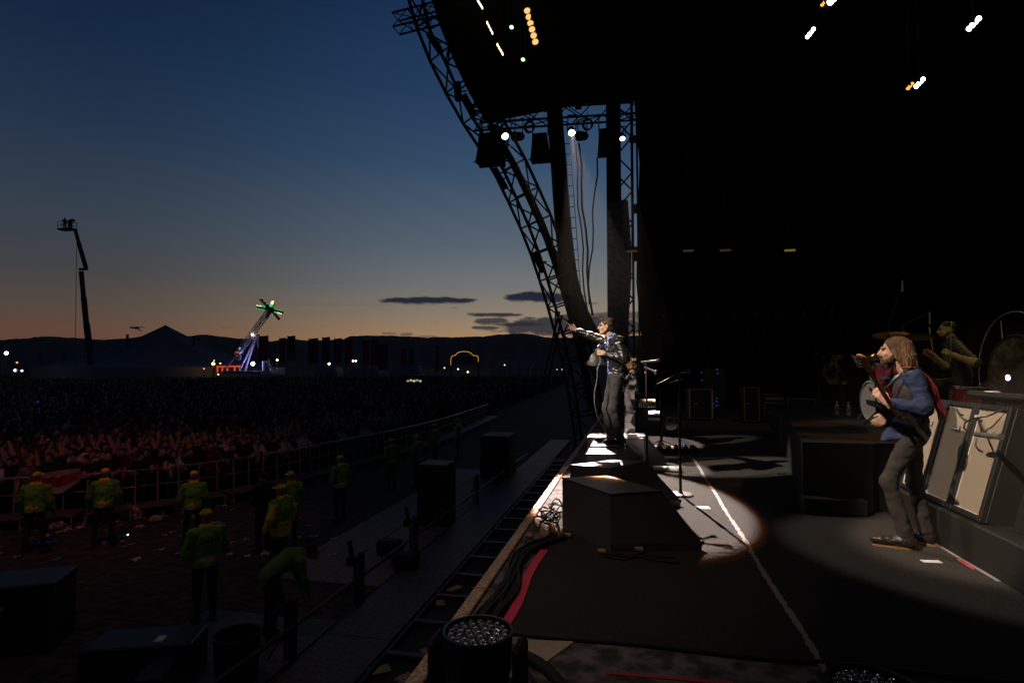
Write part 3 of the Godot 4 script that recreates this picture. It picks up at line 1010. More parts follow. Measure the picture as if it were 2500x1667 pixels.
func strip_light(pts: Array, rad: float, col: Color, e: float, label: String, aim: Vector3, group := "") -> Node3D:
	# a bar with round lenses at the given points
	var t := thing("lens_strip_light", label, "stage light", (pts[0] + pts[-1]) * 0.5, 0.0, group)
	var o := t.position
	var d := (aim - o).normalized()
	var along: Vector3 = (pts[-1] - pts[0]).normalized()
	var x := along
	var z := -(d - x * d.dot(x)).normalized()
	var y := z.cross(x)
	var b := Basis(x, y, z)
	var ln: float = (pts[-1] - pts[0]).length() + rad * 2.6
	var g := Geo.new()
	g.cbox(-b.z * -rad * 0.9, Vector3(ln, rad * 2.5, rad * 1.6), rad * 0.2, b)
	part("housing", g, M.black, t)
	var m := glow(col.r, col.g, col.b, e)
	for p in pts:
		var lg := Geo.new()
		lg.lathe([Vector2(rad, 0.0), Vector2(rad * 0.75, rad * 0.22), Vector2(0.0, rad * 0.35)], 14, p - o - b.z * rad * 0.02, b * Basis(Vector3.RIGHT, -PI / 2))
		part("lens", lg, m, t)
	rod("hanger", Vector3.ZERO, Vector3(0, 3.6, 0), 0.02, M.steel, t)
	return t

func strips() -> void:
	var mk := func(px0: float, py0: float, px1: float, py1: float, n: int, z: float) -> Array:
		var o := []
		for k in n: o.append(on_z(lerpf(px0, px1, k / (n - 1.0)), lerpf(py0, py1, k / (n - 1.0)), z))
		return o
	var eye := cam.position
	# amber six-lens bar and the edge-on bars near the arch
	strip_light(mk.call(1287, 26, 1307, 102, 6, -13.0), 0.075, Color(1.0, 0.58, 0.2), 1.1, "bar of six round amber lenses under the stage roof", Vector3(0.5, 2.0, -3.0))
	var k := 0
	for q in [[1167, 2, 1177, 18], [1190, 56, 1202, 80], [1215, 110, 1227, 131]]:
		strip_light(mk.call(q[0], q[1], q[2], q[3], 4, -16.0), 0.055, Color(1.0, 0.68, 0.42), 3.0, "short bar of small warm lenses turned edge-on under the roof", Vector3(-16.0, 3.0, -9.0), "edge-on warm bars near the arch")
		k += 1
	var wh := [[1972, 90, 1987, 71, -13.0, "small bar of four white lenses lit under the roof"], [2367, 70, 2391, 45, -10.5, "large bar of four white lenses lit under the roof"], [2238, 211, 2255, 193, -12.5, "bar of four white lenses above a tiny amber cluster"]]
	for q in wh:
		var t := strip_light(mk.call(q[0], q[1], q[2], q[3], 4, q[4]), 0.042, Color(1.0, 0.9, 0.78), 9.0, q[5], Vector3(0.0, 3.0, -3.5))
		var l := SpotLight3D.new()
		l.name = "beam"
		l.light_color = Color(1.0, 0.9, 0.8)
		l.light_energy = 5.0 if q[4] == -13.0 else 0.4
		l.spot_angle = 24.0 if q[4] == -13.0 else 50.0
		l.spot_angle_attenuation = 1.0
		l.spot_range = 60.0
		l.spot_attenuation = 2.0
		l.light_size = 0.12
		l.shadow_enabled = true
		t.add_child(l)
		var d := ((Vector3(2.6, 3.0, -18.0) if q[4] == -13.0 else Vector3(0.5, 2.6, -8.0)) - t.position).normalized()
		l.transform = Transform3D(Basis.looking_at(d), d * 0.2)
	for q in [[2218, 216, 2228, 204, -12.6, "tiny amber cluster lamp beside a bar of white lenses"], [2008, 12, 2020, -2, -12.6, "small amber cluster lamp high under the roof"]]:
		strip_light(mk.call(q[0], q[1], q[2], q[3], 3, q[4]), 0.035, Color(1.0, 0.4, 0.06), 1.6, q[5], Vector3(-3.0, 3.0, -3.5))
	strip_light(mk.call(2028, 4, 2036, -4, 2, -12.6), 0.07, Color(1.0, 0.95, 0.8), 8.0, "white lamp pair high under the roof beside an amber cluster", Vector3(0, 3.0, -3.5))
	# two greenish profile lamps
	for q in [[1249, 66, -13.5, "tilted profile lamp with a pale green lens under the roof, beside the six-lens bar"], [1277, 145, -14.5, "pale green profile lamp hanging lowest under the roof"]]:
		lamp("profile_lamp", on_z(q[0], q[1], q[2]), Vector3(-2.0, 2.5, -4.0), 0.055, 0.35, q[3], Color(0.55, 1.0, 0.42), 1.8, 0.0, 10.0, 0.2, false, "", Vector3(0, 3.0, 0))
	# green-yellow lamp on the drums, outside the picture
	lamp("drum_spot", Vector3(1.4, 10.5, -3.2), Vector3(4.3, 4.0, -9.3), 0.12, 0.4, "yellow-green spotlight in the roof aimed at the drums", Color(0.9, 1.0, 0.3), 6.0, 9.0, 10.0, 0.8)
	lamp("drum_spot", Vector3(8.5, 9.5, -12.5), Vector3(4.4, 4.2, -9.3), 0.12, 0.4, "amber spotlight in the roof behind the drums", Color(1.0, 0.45, 0.12), 6.0, 16.0, 11.0, 0.8)
	# faint gleams on the fittings behind the far musicians
	for q in [[1668, 612, 1694, 612, 1], [1758, 611, 1785, 611, 1], [1916, 611, 1943, 611, 2], [1530, 613, 1556, 613, 1]]:
		var a := on_z(q[0], q[1], -21.0)
		var b := on_z(q[2], q[3], -21.0)
		var t := thing("glowing_light_bar", ["short bar light glowing faint amber high in the dark stage", "short bar light glowing stronger amber high in the dark stage"][q[4] - 1], "light bar", a, 0.0, "faint bar lights in the dark")
		var g := Geo.new()
		g.cbox((b - a) * 0.5, Vector3((b - a).length(), 0.07, 0.05), 0.01)
		part("light_face", g, glow(0.75, 0.42, 0.1, 0.05 * q[4] * q[4]), t)
		block("housing", (b - a) * 0.5 + Vector3(0, 0.1, -0.06), Vector3((b - a).length() + 0.1, 0.12, 0.12), M.black, t)
		rod("hanger", (b - a) * 0.5 + Vector3(0, 0.15, -0.06), (b - a) * 0.5 + Vector3(0, 6.5, -0.06), 0.015, M.steel, t)

# ---------------------------------------------------------------- things on the stage
func wedge(at: Array, top_h: float, label: String, slope := 0.33) -> Node3D:
	# plan corners at the top a, b, c, d (x, z); the side b-c leans out at the foot
	var ce := Vector2.ZERO
	for p in at: ce += p / 4.0
	var t := thing("stage_wedge_box", label, "stage box", Vector3(ce.x, S, ce.y), 0.0, "black boxes along the stage front")
	var g := Geo.new()
	var lo := []
	var hi := []
	var skirt := 0.07
	for k in 4:
		var p: Vector2 = at[k] - ce
		hi.append(Vector3(p.x, top_h, p.y))
		var out := Vector2(slope, 0.0) if k in [1, 2] else Vector2.ZERO
		lo.append(Vector3(p.x + out.x, skirt, p.y + out.y))
	for k in 4: g.quad(lo[k], hi[k], hi[(k + 1) % 4], lo[(k + 1) % 4])
	for k in 4:
		var a: Vector3 = lo[k]
		var b: Vector3 = lo[(k + 1) % 4]
		g.quad(Vector3(a.x, 0.004, a.z), a, b, Vector3(b.x, 0.004, b.z))
	part("body", g, M.wedge, t)
	var tp := Geo.new()
	var pl := []
	for k in 4: pl.append(Vector2(hi[k].x, hi[k].z))
	tp.prism(pl, top_h, top_h + 0.012)
	part("top_panel", tp, M.wedge, t)
	var ed := Geo.new()
	for k in 4: ed.tube(hi[k] + Vector3(0, 0.006, 0), hi[(k + 1) % 4] + Vector3(0, 0.006, 0), 0.007, 0.007, 5)
	part("edge_trim", ed, M.black, t)
	var sk := Geo.new()
	sk.tube(lo[1] + Vector3(0.01, -0.01, 0), lo[2] + Vector3(0.01, -0.01, 0), 0.022, 0.022, 5)
	part("kick_bar", sk, M.black, t)
	var gr := Geo.new()
	# recessed handle on the leaning side
	var m: Vector3 = (lo[1] + lo[2] + hi[1] + hi[2]) * 0.25
	gr.path([m + Vector3(0.01, -0.03, -0.08), m + Vector3(0.04, 0.0, -0.05), m + Vector3(0.04, 0.0, 0.05), m + Vector3(0.01, -0.03, 0.08)], 0.008, 5)
	part("handle", gr, M.black, t)
	return t

func mic(t: Node3D, a: Vector3, b: Vector3) -> void:
	var g := Geo.new()
	var d := (b - a).normalized()
	g.tube(a, b - d * 0.05, 0.011, 0.017, 8)
	part("microphone_body", g, M.grey, t)
	var h := Geo.new()
	h.ell(b - d * 0.025, Vector3(0.026, 0.03, 0.026), Basis(), 10, 8)
	part("microphone_head", h, mat(0.16, 0.14, 0.1, 0.5, 0.6), t)

func mic_stand(at: Vector3, top: float, label: String, round_base: bool, boom := []) -> Node3D:
	var t := thing("microphone_stand", label, "microphone stand", at)
	if round_base:
		var g := Geo.new()
		g.lathe([Vector2(0.0, 0.001), Vector2(0.15, 0.001), Vector2(0.152, 0.016), Vector2(0.14, 0.024), Vector2(0.03, 0.034), Vector2(0.02, 0.06), Vector2(0.0, 0.06)], 28)
		part("base", g, mat(0.1, 0.1, 0.1, 0.45), t)
	else:
		for k in 3:
			var a := TAU * k / 3.0 + 0.4
			rod("leg", Vector3(0, 0.12, 0), Vector3(cos(a) * 0.3, 0.015, sin(a) * 0.3), 0.011, M.black, t)
	rod("pole", Vector3(0, 0.03, 0), Vector3(0, top * 0.62, 0), 0.017, M.black, t)
	rod("upper_pole", Vector3(0, top * 0.62, 0), Vector3(0, top, 0), 0.012, M.steel, t)
	var g2 := Geo.new()
	g2.tube(Vector3(0, top * 0.6, 0), Vector3(0, top * 0.65, 0), 0.022, 0.022, 8)
	part("clutch", g2, M.black, t)
	if boom.size() > 0:
		rod("boom", boom[0], boom[1], 0.01, M.steel, t)
		mic(t, boom[1], boom[2])
	return t

func cable(called: String, pts: Array, r: float, m: Material, label: String, group := "") -> void:
	var g := Geo.new()
	g.path(resample(pts, 0.06), r, 6)
	single(called, g, m, label, "cable", group)

func amp_cab(at: Vector3, size: Vector3, turn: float, label: String, trim: Material, head := false) -> Node3D:
	var t := thing("guitar_amplifier", label, "amplifier", at, turn)
	var g := Geo.new()
	g.cbox(Vector3(0, size.y / 2 + 0.03, 0), Vector3(size.x, size.y, size.z), 0.02)
	part("cabinet", g, M.tolex, t)
	var gr := Geo.new()
	gr.box(Vector3(0, size.y / 2 + 0.03, size.z / 2 + 0.004), Vector3(size.x - 0.1, size.y - 0.1, 0.012))
	part("grille", gr, M.black, t)
	for s in [-1, 1]:
		block("piping", Vector3(s * (size.x / 2 - 0.035), size.y / 2 + 0.03, size.z / 2 + 0.008), Vector3(0.035, size.y - 0.06, 0.016), trim, t)
		block("piping", Vector3(0, size.y / 2 + 0.03 + s * (size.y / 2 - 0.03), size.z / 2 + 0.007), Vector3(size.x - 0.08, 0.018, 0.014), M.grey, t)
	for sx in [-1, 1]:
		for sz in [-1, 1]: block("foot", Vector3(sx * size.x * 0.4, 0.018, sz * size.z * 0.38), Vector3(0.05, 0.036, 0.05), M.rubber, t)
	block("name_plate", Vector3(-size.x * 0.2, size.y * 0.55, size.z / 2 + 0.014), Vector3(0.12, 0.045, 0.006), M.grey, t)
	if head:
		var h := Geo.new()
		h.cbox(Vector3(0, size.y + 0.03 + 0.115, 0), Vector3(size.x * 0.92, 0.22, size.z * 0.8), 0.02)
		part("amplifier_head", h, mat(0.05, 0.02, 0.012, 0.6), t)
		block("head_panel", Vector3(0, size.y + 0.03 + 0.09, size.z * 0.4 + 0.004), Vector3(size.x * 0.8, 0.07, 0.01), M.grey, t)
	return t

func bass_cab(z: float, label: String) -> Node3D:
	# tall cabinet leaning back, grille to the audience (-x)
	var t := thing("bass_cabinet", label, "speaker cabinet", Vector3(2.66, S + 0.345, z), 0.0)
	var lean := Node3D.new()
	var b := Basis(Vector3.BACK, deg_to_rad(-15.5))
	var w := 0.475
	var h := 0.95
	var dp := 0.34
	var g := Geo.new()
	g.cbox(b * Vector3(dp / 2 + 0.012, h / 2, 0), Vector3(dp, h, w), 0.012, b)
	part("cabinet", g, M.tolex, t)
	lean.free()
	# frame proud of the grille
	var fr := Geo.new()
	for s in [-1, 1]:
		fr.cbox(b * Vector3(0.0, h / 2, s * (w / 2 - 0.022)), Vector3(0.045, h, 0.042), 0.008, b)
	fr.cbox(b * Vector3(0.0, h - 0.024, 0), Vector3(0.045, 0.046, w - 0.09), 0.008, b)
	fr.cbox(b * Vector3(0.0, 0.024, 0), Vector3(0.045, 0.046, w - 0.09), 0.008, b)
	part("frame", fr, mat(0.02, 0.019, 0.02, 0.35), t)
	var pp := Geo.new()
	var pc := []
	for q in [[0.05, -1], [h - 0.05, -1], [h - 0.05, 1], [0.05, 1], [0.05, -1]]: pc.append(b * Vector3(-0.002, q[0], q[1] * (w / 2 - 0.047)))
	for k in 4: pp.tube(pc[k], pc[k + 1], 0.004, 0.004, 5)
	part("piping", pp, M.white, t)
	var gr := Geo.new()
	gr.box(b * Vector3(0.008, h / 2, 0), Vector3(0.014, h - 0.09, w - 0.085), b)
	part("grille_cloth", gr, M.grille, t)
	var pl := Geo.new()
	pl.cbox(b * Vector3(-0.004, h * 0.735, 0.0), Vector3(0.008, 0.05, 0.135), 0.002, b)
	var plate := part("badge", pl, M.black, t)
	var bd := Geo.new()
	for s in [-1, 1]:
		bd.box(b * Vector3(-0.009, h * 0.735 + s * 0.021, 0.0), Vector3(0.003, 0.003, 0.128), b)
		bd.box(b * Vector3(-0.009, h * 0.735, s * 0.0625), Vector3(0.003, 0.045, 0.003), b)
	part("badge_border", bd, M.white, plate)
	var tm := TextMesh.new()
	tm.text = "HIWATT"
	tm.font_size = 24
	tm.pixel_size = 0.00125
	tm.depth = 0.003
	var f := SystemFont.new()
	f.font_names = PackedStringArray(["Droid Sans"])
	f.font_weight = 700
	tm.font = f
	var o := MeshInstance3D.new()
	o.name = "badge_lettering"
	o.mesh = tm
	o.material_override = M.white
	plate.add_child(o)
	# text faces -x, reading away from the stage edge as seen from the audience
	o.transform = Transform3D(b * Basis(Vector3.UP, -PI / 2), b * Vector3(-0.0105, h * 0.735, 0.0))
	return t

func led_head(at: Vector3, label: String) -> Node3D:
	# moving wash light lying back, its face of small lenses turned up
	var t := thing("moving_wash_light", label, "stage light", at)
	var g := Geo.new()
	g.lathe([Vector2(0.0, 0.12), Vector2(0.13, 0.12), Vector2(0.155, 0.2), Vector2(0.16, 0.34), Vector2(0.165, 0.37), Vector2(0.152, 0.372), Vector2(0.15, 0.345), Vector2(0.0, 0.345)], 28)
	part("head", g, mat(0.014, 0.014, 0.015, 0.4), t)
	var n := 0
	for ringn in [[0.0, 1], [0.045, 6], [0.088, 12], [0.128, 18]]:
		for k in ringn[1]:
			var a: float = TAU * k / ringn[1]
			var lg := Geo.new()
			lg.lathe([Vector2(0.0185, 0.0), Vector2(0.016, 0.009), Vector2(0.009, 0.0145), Vector2(0.0, 0.016)], 8, Vector3(cos(a) * ringn[0], 0.346, sin(a) * ringn[0]))
			part("lens", lg, M.lens, t)
			n += 1
	var b := Geo.new()
	b.cbox(Vector3(0, 0.045, 0), Vector3(0.4, 0.09, 0.34), 0.02)
	part("base", b, M.black, t)
	for s in [-1, 1]:
		var y := Geo.new()
		y.cbox(Vector3(s * 0.2, 0.2, 0), Vector3(0.05, 0.27, 0.16), 0.02)
		part("yoke_arm", y, M.black, t)
	var hd := Geo.new()
	var hp := []
	for k in 11:
		var a := lerpf(0.35, PI - 0.35, k / 10.0)
		hp.append(Vector3(cos(a) * 0.165, 0.17 - sin(a) * 0.06, 0.19 - 0.04 * absf(cos(a))))
	hd.path(hp, 0.012, 6)
	part("handle", hd, M.grey, t)
	return t

func drum(t: Node3D, ce: Vector3, axis: Vector3, r: float, l: float, shell: Material, head: Material, called := "drum") -> void:
	var y := axis.normalized()
	var x := y.cross(Vector3(0.3, 0.9, 0.1)).normalized()
	var b := Basis(x, y, x.cross(y))
	var g := Geo.new()
	g.lathe([Vector2(0.0, -l / 2), Vector2(r, -l / 2), Vector2(r, l / 2), Vector2(0.0, l / 2)], 28, ce, b)
	var o := part(called, g, shell, t)
	for s in [-1, 1]:
		var h := Geo.new()
		h.lathe([Vector2(r * 0.97, s * l / 2 - 0.015), Vector2(r + 0.012, s * l / 2 - 0.015), Vector2(r + 0.012, s * l / 2 + 0.018), Vector2(r * 0.97, s * l / 2 + 0.018), Vector2(r * 0.97, s * l / 2 - 0.015)], 28, ce, b)
		part("hoop", h, M.chrome, o)
	var hd := Geo.new()
	hd.lathe([Vector2(r * 0.97, l / 2 + 0.004), Vector2(0.0, l / 2 + 0.008)], 28, ce, b)
	part("drum_skin", hd, head, o)
	for k in 8:
		var a := TAU * (k + 0.5) / 8.0
		var d := b * Vector3(cos(a), 0, sin(a))
		rod("lug", ce + d * (r + 0.012) - y * l * 0.4, ce + d * (r + 0.012) + y * l * 0.4, 0.008, M.chrome, o)

func cymbal(t: Node3D, at: Vector3, r: float, tilt: Basis, foot: Vector3) -> void:
	var g := Geo.new()
	g.lathe([Vector2(r, -0.03), Vector2(r * 0.6, -0.005), Vector2(r * 0.2, 0.012), Vector2(r * 0.14, 0.03), Vector2(0.0, 0.042), Vector2(0.0, 0.038), Vector2(r * 0.13, 0.026), Vector2(r * 0.2, 0.008), Vector2(r * 0.6, -0.009), Vector2(r, -0.034)], 32, at, tilt)
	part("cymbal", g, M.gold, t)
	rod("cymbal_stand", foot, at, 0.012, M.chrome, t)
	for k in 3:
		var a := TAU * k / 3.0 + 0.5
		rod("stand_leg", foot + Vector3(0, 0.2, 0), foot + Vector3(cos(a) * 0.25, 0.012, sin(a) * 0.25), 0.009, M.chrome, t)

func stage_things() -> void:
	M.riser = textured(0.0045, 0.0042, 0.004, 0.4, 0.85, 3.0, 45, 0.05, 0.3)
	M.lens = mat(0.75, 0.72, 0.66, 0.08, 0.85)
	# boxes along the front edge
	wedge([Vector2(-0.717, -5.656), Vector2(-0.291, -5.877), Vector2(0.211, -5.254), Vector2(-0.226, -5.028)], 0.48, "black wedge box with dull top standing outside the bright pool, cables heaped beside it")
	wedge([Vector2(-0.726, -6.416), Vector2(-0.30, -6.86), Vector2(0.10, -6.84), Vector2(-0.28, -6.278)], 0.48, "black wedge box with brightly lit top, next to the dull-topped one", 0.38)
	wedge([Vector2(-0.618, -7.224), Vector2(-0.618, -7.809), Vector2(-0.15, -7.91), Vector2(-0.16, -7.3)], 0.48, "flat lit box in front of the singer's shoes", 0.36)
	wedge([Vector2(-0.622, -7.95), Vector2(-0.622, -8.63), Vector2(-0.165, -8.64), Vector2(-0.158, -8.0)], 0.48, "flat lit box under the singer's shoes", 0.36)
	wedge([Vector2(-0.75, -8.95), Vector2(-0.75, -9.6), Vector2(0.12, -9.7), Vector2(0.1, -8.95)], 0.48, "wide box carrying the mirrored post", 0.36)
	# mirrored post on a round foot
	var pz := -9.25
	var pa := on_z(1538.5, 1072, pz)
	var t := thing("mirror_post", "mirrored square post on a round foot behind the singer", "mirror post", Vector3(pa.x, S + 0.492, pz))
	var g := Geo.new()
	g.lathe([Vector2(0.0, 0.001), Vector2(0.24, 0.001), Vector2(0.24, 0.014), Vector2(0.2, 0.022), Vector2(0.0, 0.024)], 28)
	part("foot_plate", g, M.grey, t)
	g = Geo.new()
	g.cbox(Vector3(0, 0.03, 0) + Basis(Vector3.UP, -0.05) * Basis(Vector3.RIGHT, 0.12) * Vector3(0, 0.43, -0.06), Vector3(0.165, 0.86, 0.05), 0.004, Basis(Vector3.UP, -0.05) * Basis(Vector3.RIGHT, 0.12))
	part("mirror_column", g, M.mirror, t)
	# microphone stands
	var b1 := on_y(1662, 1209, S)
	mic_stand(b1, 1.545, "round-based boom microphone stand standing in the bright floor pool", true, [on_z(1598, 942, b1.z) - b1, on_z(1662, 909, b1.z) - b1, on_z(1688, 906, b1.z) - b1])
	var b2 := on_y(1581, 1188, S)
	t = mic_stand(b2, 1.60, "straight microphone stand close behind the wedge boxes", true, [Vector3(-0.02, 1.56, 0), Vector3(0.0, 1.57, 0), on_z(1606, 911, b2.z) - b2])
	rod("boom", Vector3(0, 1.6, 0), on_z(1566, 883, b2.z) - b2, 0.009, M.steel, t)
	mic(t, on_z(1566, 884, b2.z) - b2, on_z(1613, 880, b2.z) - b2)
	block("status_light", on_z(1576, 909, b2.z - 0.02) - b2, Vector3(0.018, 0.018, 0.012), glow(1.0, 0.05, 0.1, 2.0), t)
	var b3 := on_y(1614, 1088, S)
	mic_stand(b3, 1.15, "low tripod microphone stand behind the guitarist's pedals", false, [Vector3(0, 1.15, 0), Vector3(0.3, 1.3, 0), Vector3(0.42, 1.33, 0)])
	# pedal boards and set lists on the floor
	var pd := on_y(1655, 1100, S)
	t = thing("pedal_board", "flat board crowded with effect pedals on the stage floor", "pedal board", pd + Vector3(0, 0.009, 0))
	block("board", Vector3(0, 0.02, 0), Vector3(0.75, 0.035, 0.4), M.black, t)
	var r3 := RandomNumberGenerator.new()
	r3.seed = 9
	for k in 10:
		var px := -0.32 + (k % 5) * 0.15
		var pz2 := -0.1 + (k / 5) * 0.19
		var pg := Geo.new()
		pg.cbox(Vector3(px, 0.065, pz2), Vector3(0.085, 0.055, 0.12), 0.01)
		part("pedal", pg, mat(r3.randf_range(0.02, 0.3), r3.randf_range(0.02, 0.2), r3.randf_range(0.02, 0.25), 0.4), t)
	block("status_light", Vector3(0.1, 0.096, 0.05), Vector3(0.012, 0.008, 0.012), glow(0.1, 0.2, 1.0, 3.0), t)
	var pd2 := on_y(1630, 1150, S)
	t = thing("pedal_board", "low pale pedal unit lying behind the boom stand", "pedal board", pd2 + Vector3(0, 0.009, 0))
	var pg2 := Geo.new()
	pg2.cbox(Vector3(0, 0.03, 0), Vector3(0.42, 0.05, 0.18), 0.012)
	part("housing", pg2, M.white, t)
	for k in 3: block("switch", Vector3(-0.12 + 0.12 * k, 0.06, 0.04), Vector3(0.03, 0.012, 0.03), M.metal, t)
	for q in [[1645, 1117, 0.3, 0.2, "white set list sheet on the floor beside the wedge boxes"], [1622, 1091, 0.45, 0.3, "white set list sheet under the low tripod stand"], [1715, 1240, 0.16, 0.11, "small white label taped to the floor in the bright pool"], [2275, 1372, 0.14, 0.06, "small pale label taped to the floor near the bass player"]]:
		var pp := on_y(q[0], q[1], S)
		g = Geo.new()
		g.box(Vector3(pp.x, S + 0.0055, pp.z), Vector3(q[2], 0.003, q[3]), Basis(Vector3.UP, 0.12))
		single("floor_paper", g, M.white, q[4], "paper")
	# small chrome drum light behind the pedals
	var fl := on_y(1640, 1062, S)
	t = thing("drum_fan", "small chrome-fronted drum fan standing on the floor", "fan", fl + Vector3(0, 0.01, 0))
	g = Geo.new()
	g.lathe([Vector2(0.0, -0.1), Vector2(0.15, -0.1), Vector2(0.16, 0.0), Vector2(0.15, 0.1), Vector2(0.0, 0.1)], 20, Vector3(0, 0.26, 0), Basis(Vector3.RIGHT, PI / 2) * Basis(Vector3.BACK, 0.2))
	part("drum", g, M.chrome, t)
	for s in [-1, 1]: rod("leg", Vector3(s * 0.15, 0.0, 0.1), Vector3(s * 0.17, 0.27, 0), 0.015, M.black, t)
	block("foot", Vector3(0, 0.012, 0.05), Vector3(0.36, 0.024, 0.2), M.black, t)
	# keyboard rack beyond the guitarist
	var kz := -12.2
	var k1 := on_z(1580, 984, kz)
	t = thing("keyboard_rack", "two-tier stand with small lit keyboards beyond the guitarist", "keyboard stand", Vector3(k1.x, S + 0.009, kz))
	for s in [[1556, 1602, 984, 0.05], [1580, 1614, 1014, 0.09]]:
		var a := on_z(s[0], s[2], kz) - t.position
		var b := on_z(s[1], s[2], kz) - t.position
		g = Geo.new()
		g.cbox((a + b) * 0.5, Vector3((b - a).length(), 0.075 + s[3] * 0.4, 0.3), 0.015, Basis(Vector3.RIGHT, 0.25))
		var kb := part("keyboard", g, M.metal, t)
		for k in 7: block("key", a.lerp(b, 0.1 + k * 0.13) + Vector3(0, 0.055, 0.06), Vector3(0.03, 0.012, 0.14), M.white if k % 2 == 0 else M.black, kb)
		block("panel", (a + b) * 0.5 + Vector3(0, -0.005, 0.158), Vector3((b - a).length() * 0.85, 0.05, 0.012), M.black, kb)
	for s in [-0.2, 0.3]: rod("post", Vector3(s, 0, -0.12), Vector3(s * 0.9, 0.86, -0.12), 0.02, M.black, t)
	rod("foot_bar", Vector3(-0.2, 0.02, -0.3), Vector3(-0.2, 0.02, 0.2), 0.02, M.black, t)
	rod("foot_bar", Vector3(0.3, 0.02, -0.3), Vector3(0.3, 0.02, 0.2), 0.02, M.black, t)
	# amplifiers in the dark at the far side
	var trim := mat(0.5, 0.36, 0.16, 0.6)
	var c1 := on_y(1708, 1026, S)
	amp_cab(c1 + Vector3(0, 0.01, 0), Vector3(0.72, 0.9, 0.36), 0.15, "black speaker cabinet with pale upright piping, tallest in the dark", trim)
	var c2 := on_y(1832, 1032, S)
	amp_cab(c2 + Vector3(0, 0.01, 0), Vector3(0.46, 0.98, 0.36), 0.1, "narrow black speaker cabinet with thin pale edges", mat(0.22, 0.16, 0.08, 0.6))
	var c3 := on_y(1888, 1030, S)
	amp_cab(c3 + Vector3(0, 0.01, 0), Vector3(0.64, 0.54, 0.36), 0.1, "low speaker cabinet carrying a brown amplifier head", mat(0.14, 0.11, 0.07, 0.6), true)
	var c4 := on_y(1952, 1024, S)
	t = thing("flight_case", "grey-edged flight case beside the low amplifier", "flight case", c4 + Vector3(0, 0.01, 0), 0.1)
	g = Geo.new()
	g.cbox(Vector3(0, 0.32, 0), Vector3(0.78, 0.62, 0.5), 0.01)
	part("case", g, M.black, t)
	for s in [-1, 1]:
		block("corner_rail", Vector3(s * 0.385, 0.32, 0.245), Vector3(0.03, 0.63, 0.03), M.grey, t)
		block("corner_rail", Vector3(0, 0.32 + s * 0.305, 0.245), Vector3(0.72, 0.025, 0.025), M.grey, t)
	# little status lights of racks in the dark
	t = thing("effects_rack", "dark equipment rack with tiny blue status lights", "rack", on_y(1745, 1022, S) + Vector3(0, 0.01, -0.6))
	g = Geo.new()
	g.cbox(Vector3(0.1, 0.75, 0), Vector3(0.56, 1.5, 0.5), 0.01)
	part("rack_case", g, M.black, t)
	for q in [[1713, 909, 0], [1714, 928, 0], [1751, 902, 0], [1753, 911, 0], [1750, 972, 0], [1750, 980, 0], [1751, 990, 0], [1732, 949, 1], [1662, 986, 0], [1662, 996, 0]]:
		var lp := on_z(q[0], q[1], t.position.z + 0.27) - t.position
		if q[0] < 1700: lp = on_z(q[0] + 80, q[1], t.position.z + 0.27) - t.position
		block("status_light", lp, Vector3(0.028, 0.018, 0.02), glow(0.05, 0.25, 1.0, 0.6) if q[2] == 0 else glow(0.05, 1.0, 0.3, 0.7), t)
	# drum riser with a step
	t = thing("drum_riser", "black stage riser carrying the drum kit, with a low step", "riser", Vector3(4.6, S, -10.0))
	g = Geo.new()
	var rp := []
	for q in [[1.8, -6.95], [2.5, -6.95], [2.58, -7.02], [7.0, -7.02], [7.0, -13.7], [2.9, -13.7], [2.6, -11.1]]: rp.append(Vector2(q[0] - 4.6, q[1] + 10.0))
	g.prism(rp, 0.01, 0.744)
	part("platform", g, M.riser, t)
	g = Geo.new()
	g.cbox(Vector3(-2.54, 0.09, 3.16), Vector3(0.62, 0.16, 0.2), 0.006)
	part("step", g, M.riser, t)
	block("corner_panel", Vector3(-1.92, 0.37, -1.5), Vector3(0.05, 0.7, 0.3), mat(0.16, 0.12, 0.08, 0.8), t)
	drum_kit()
	bass_rig()
	front_bits()

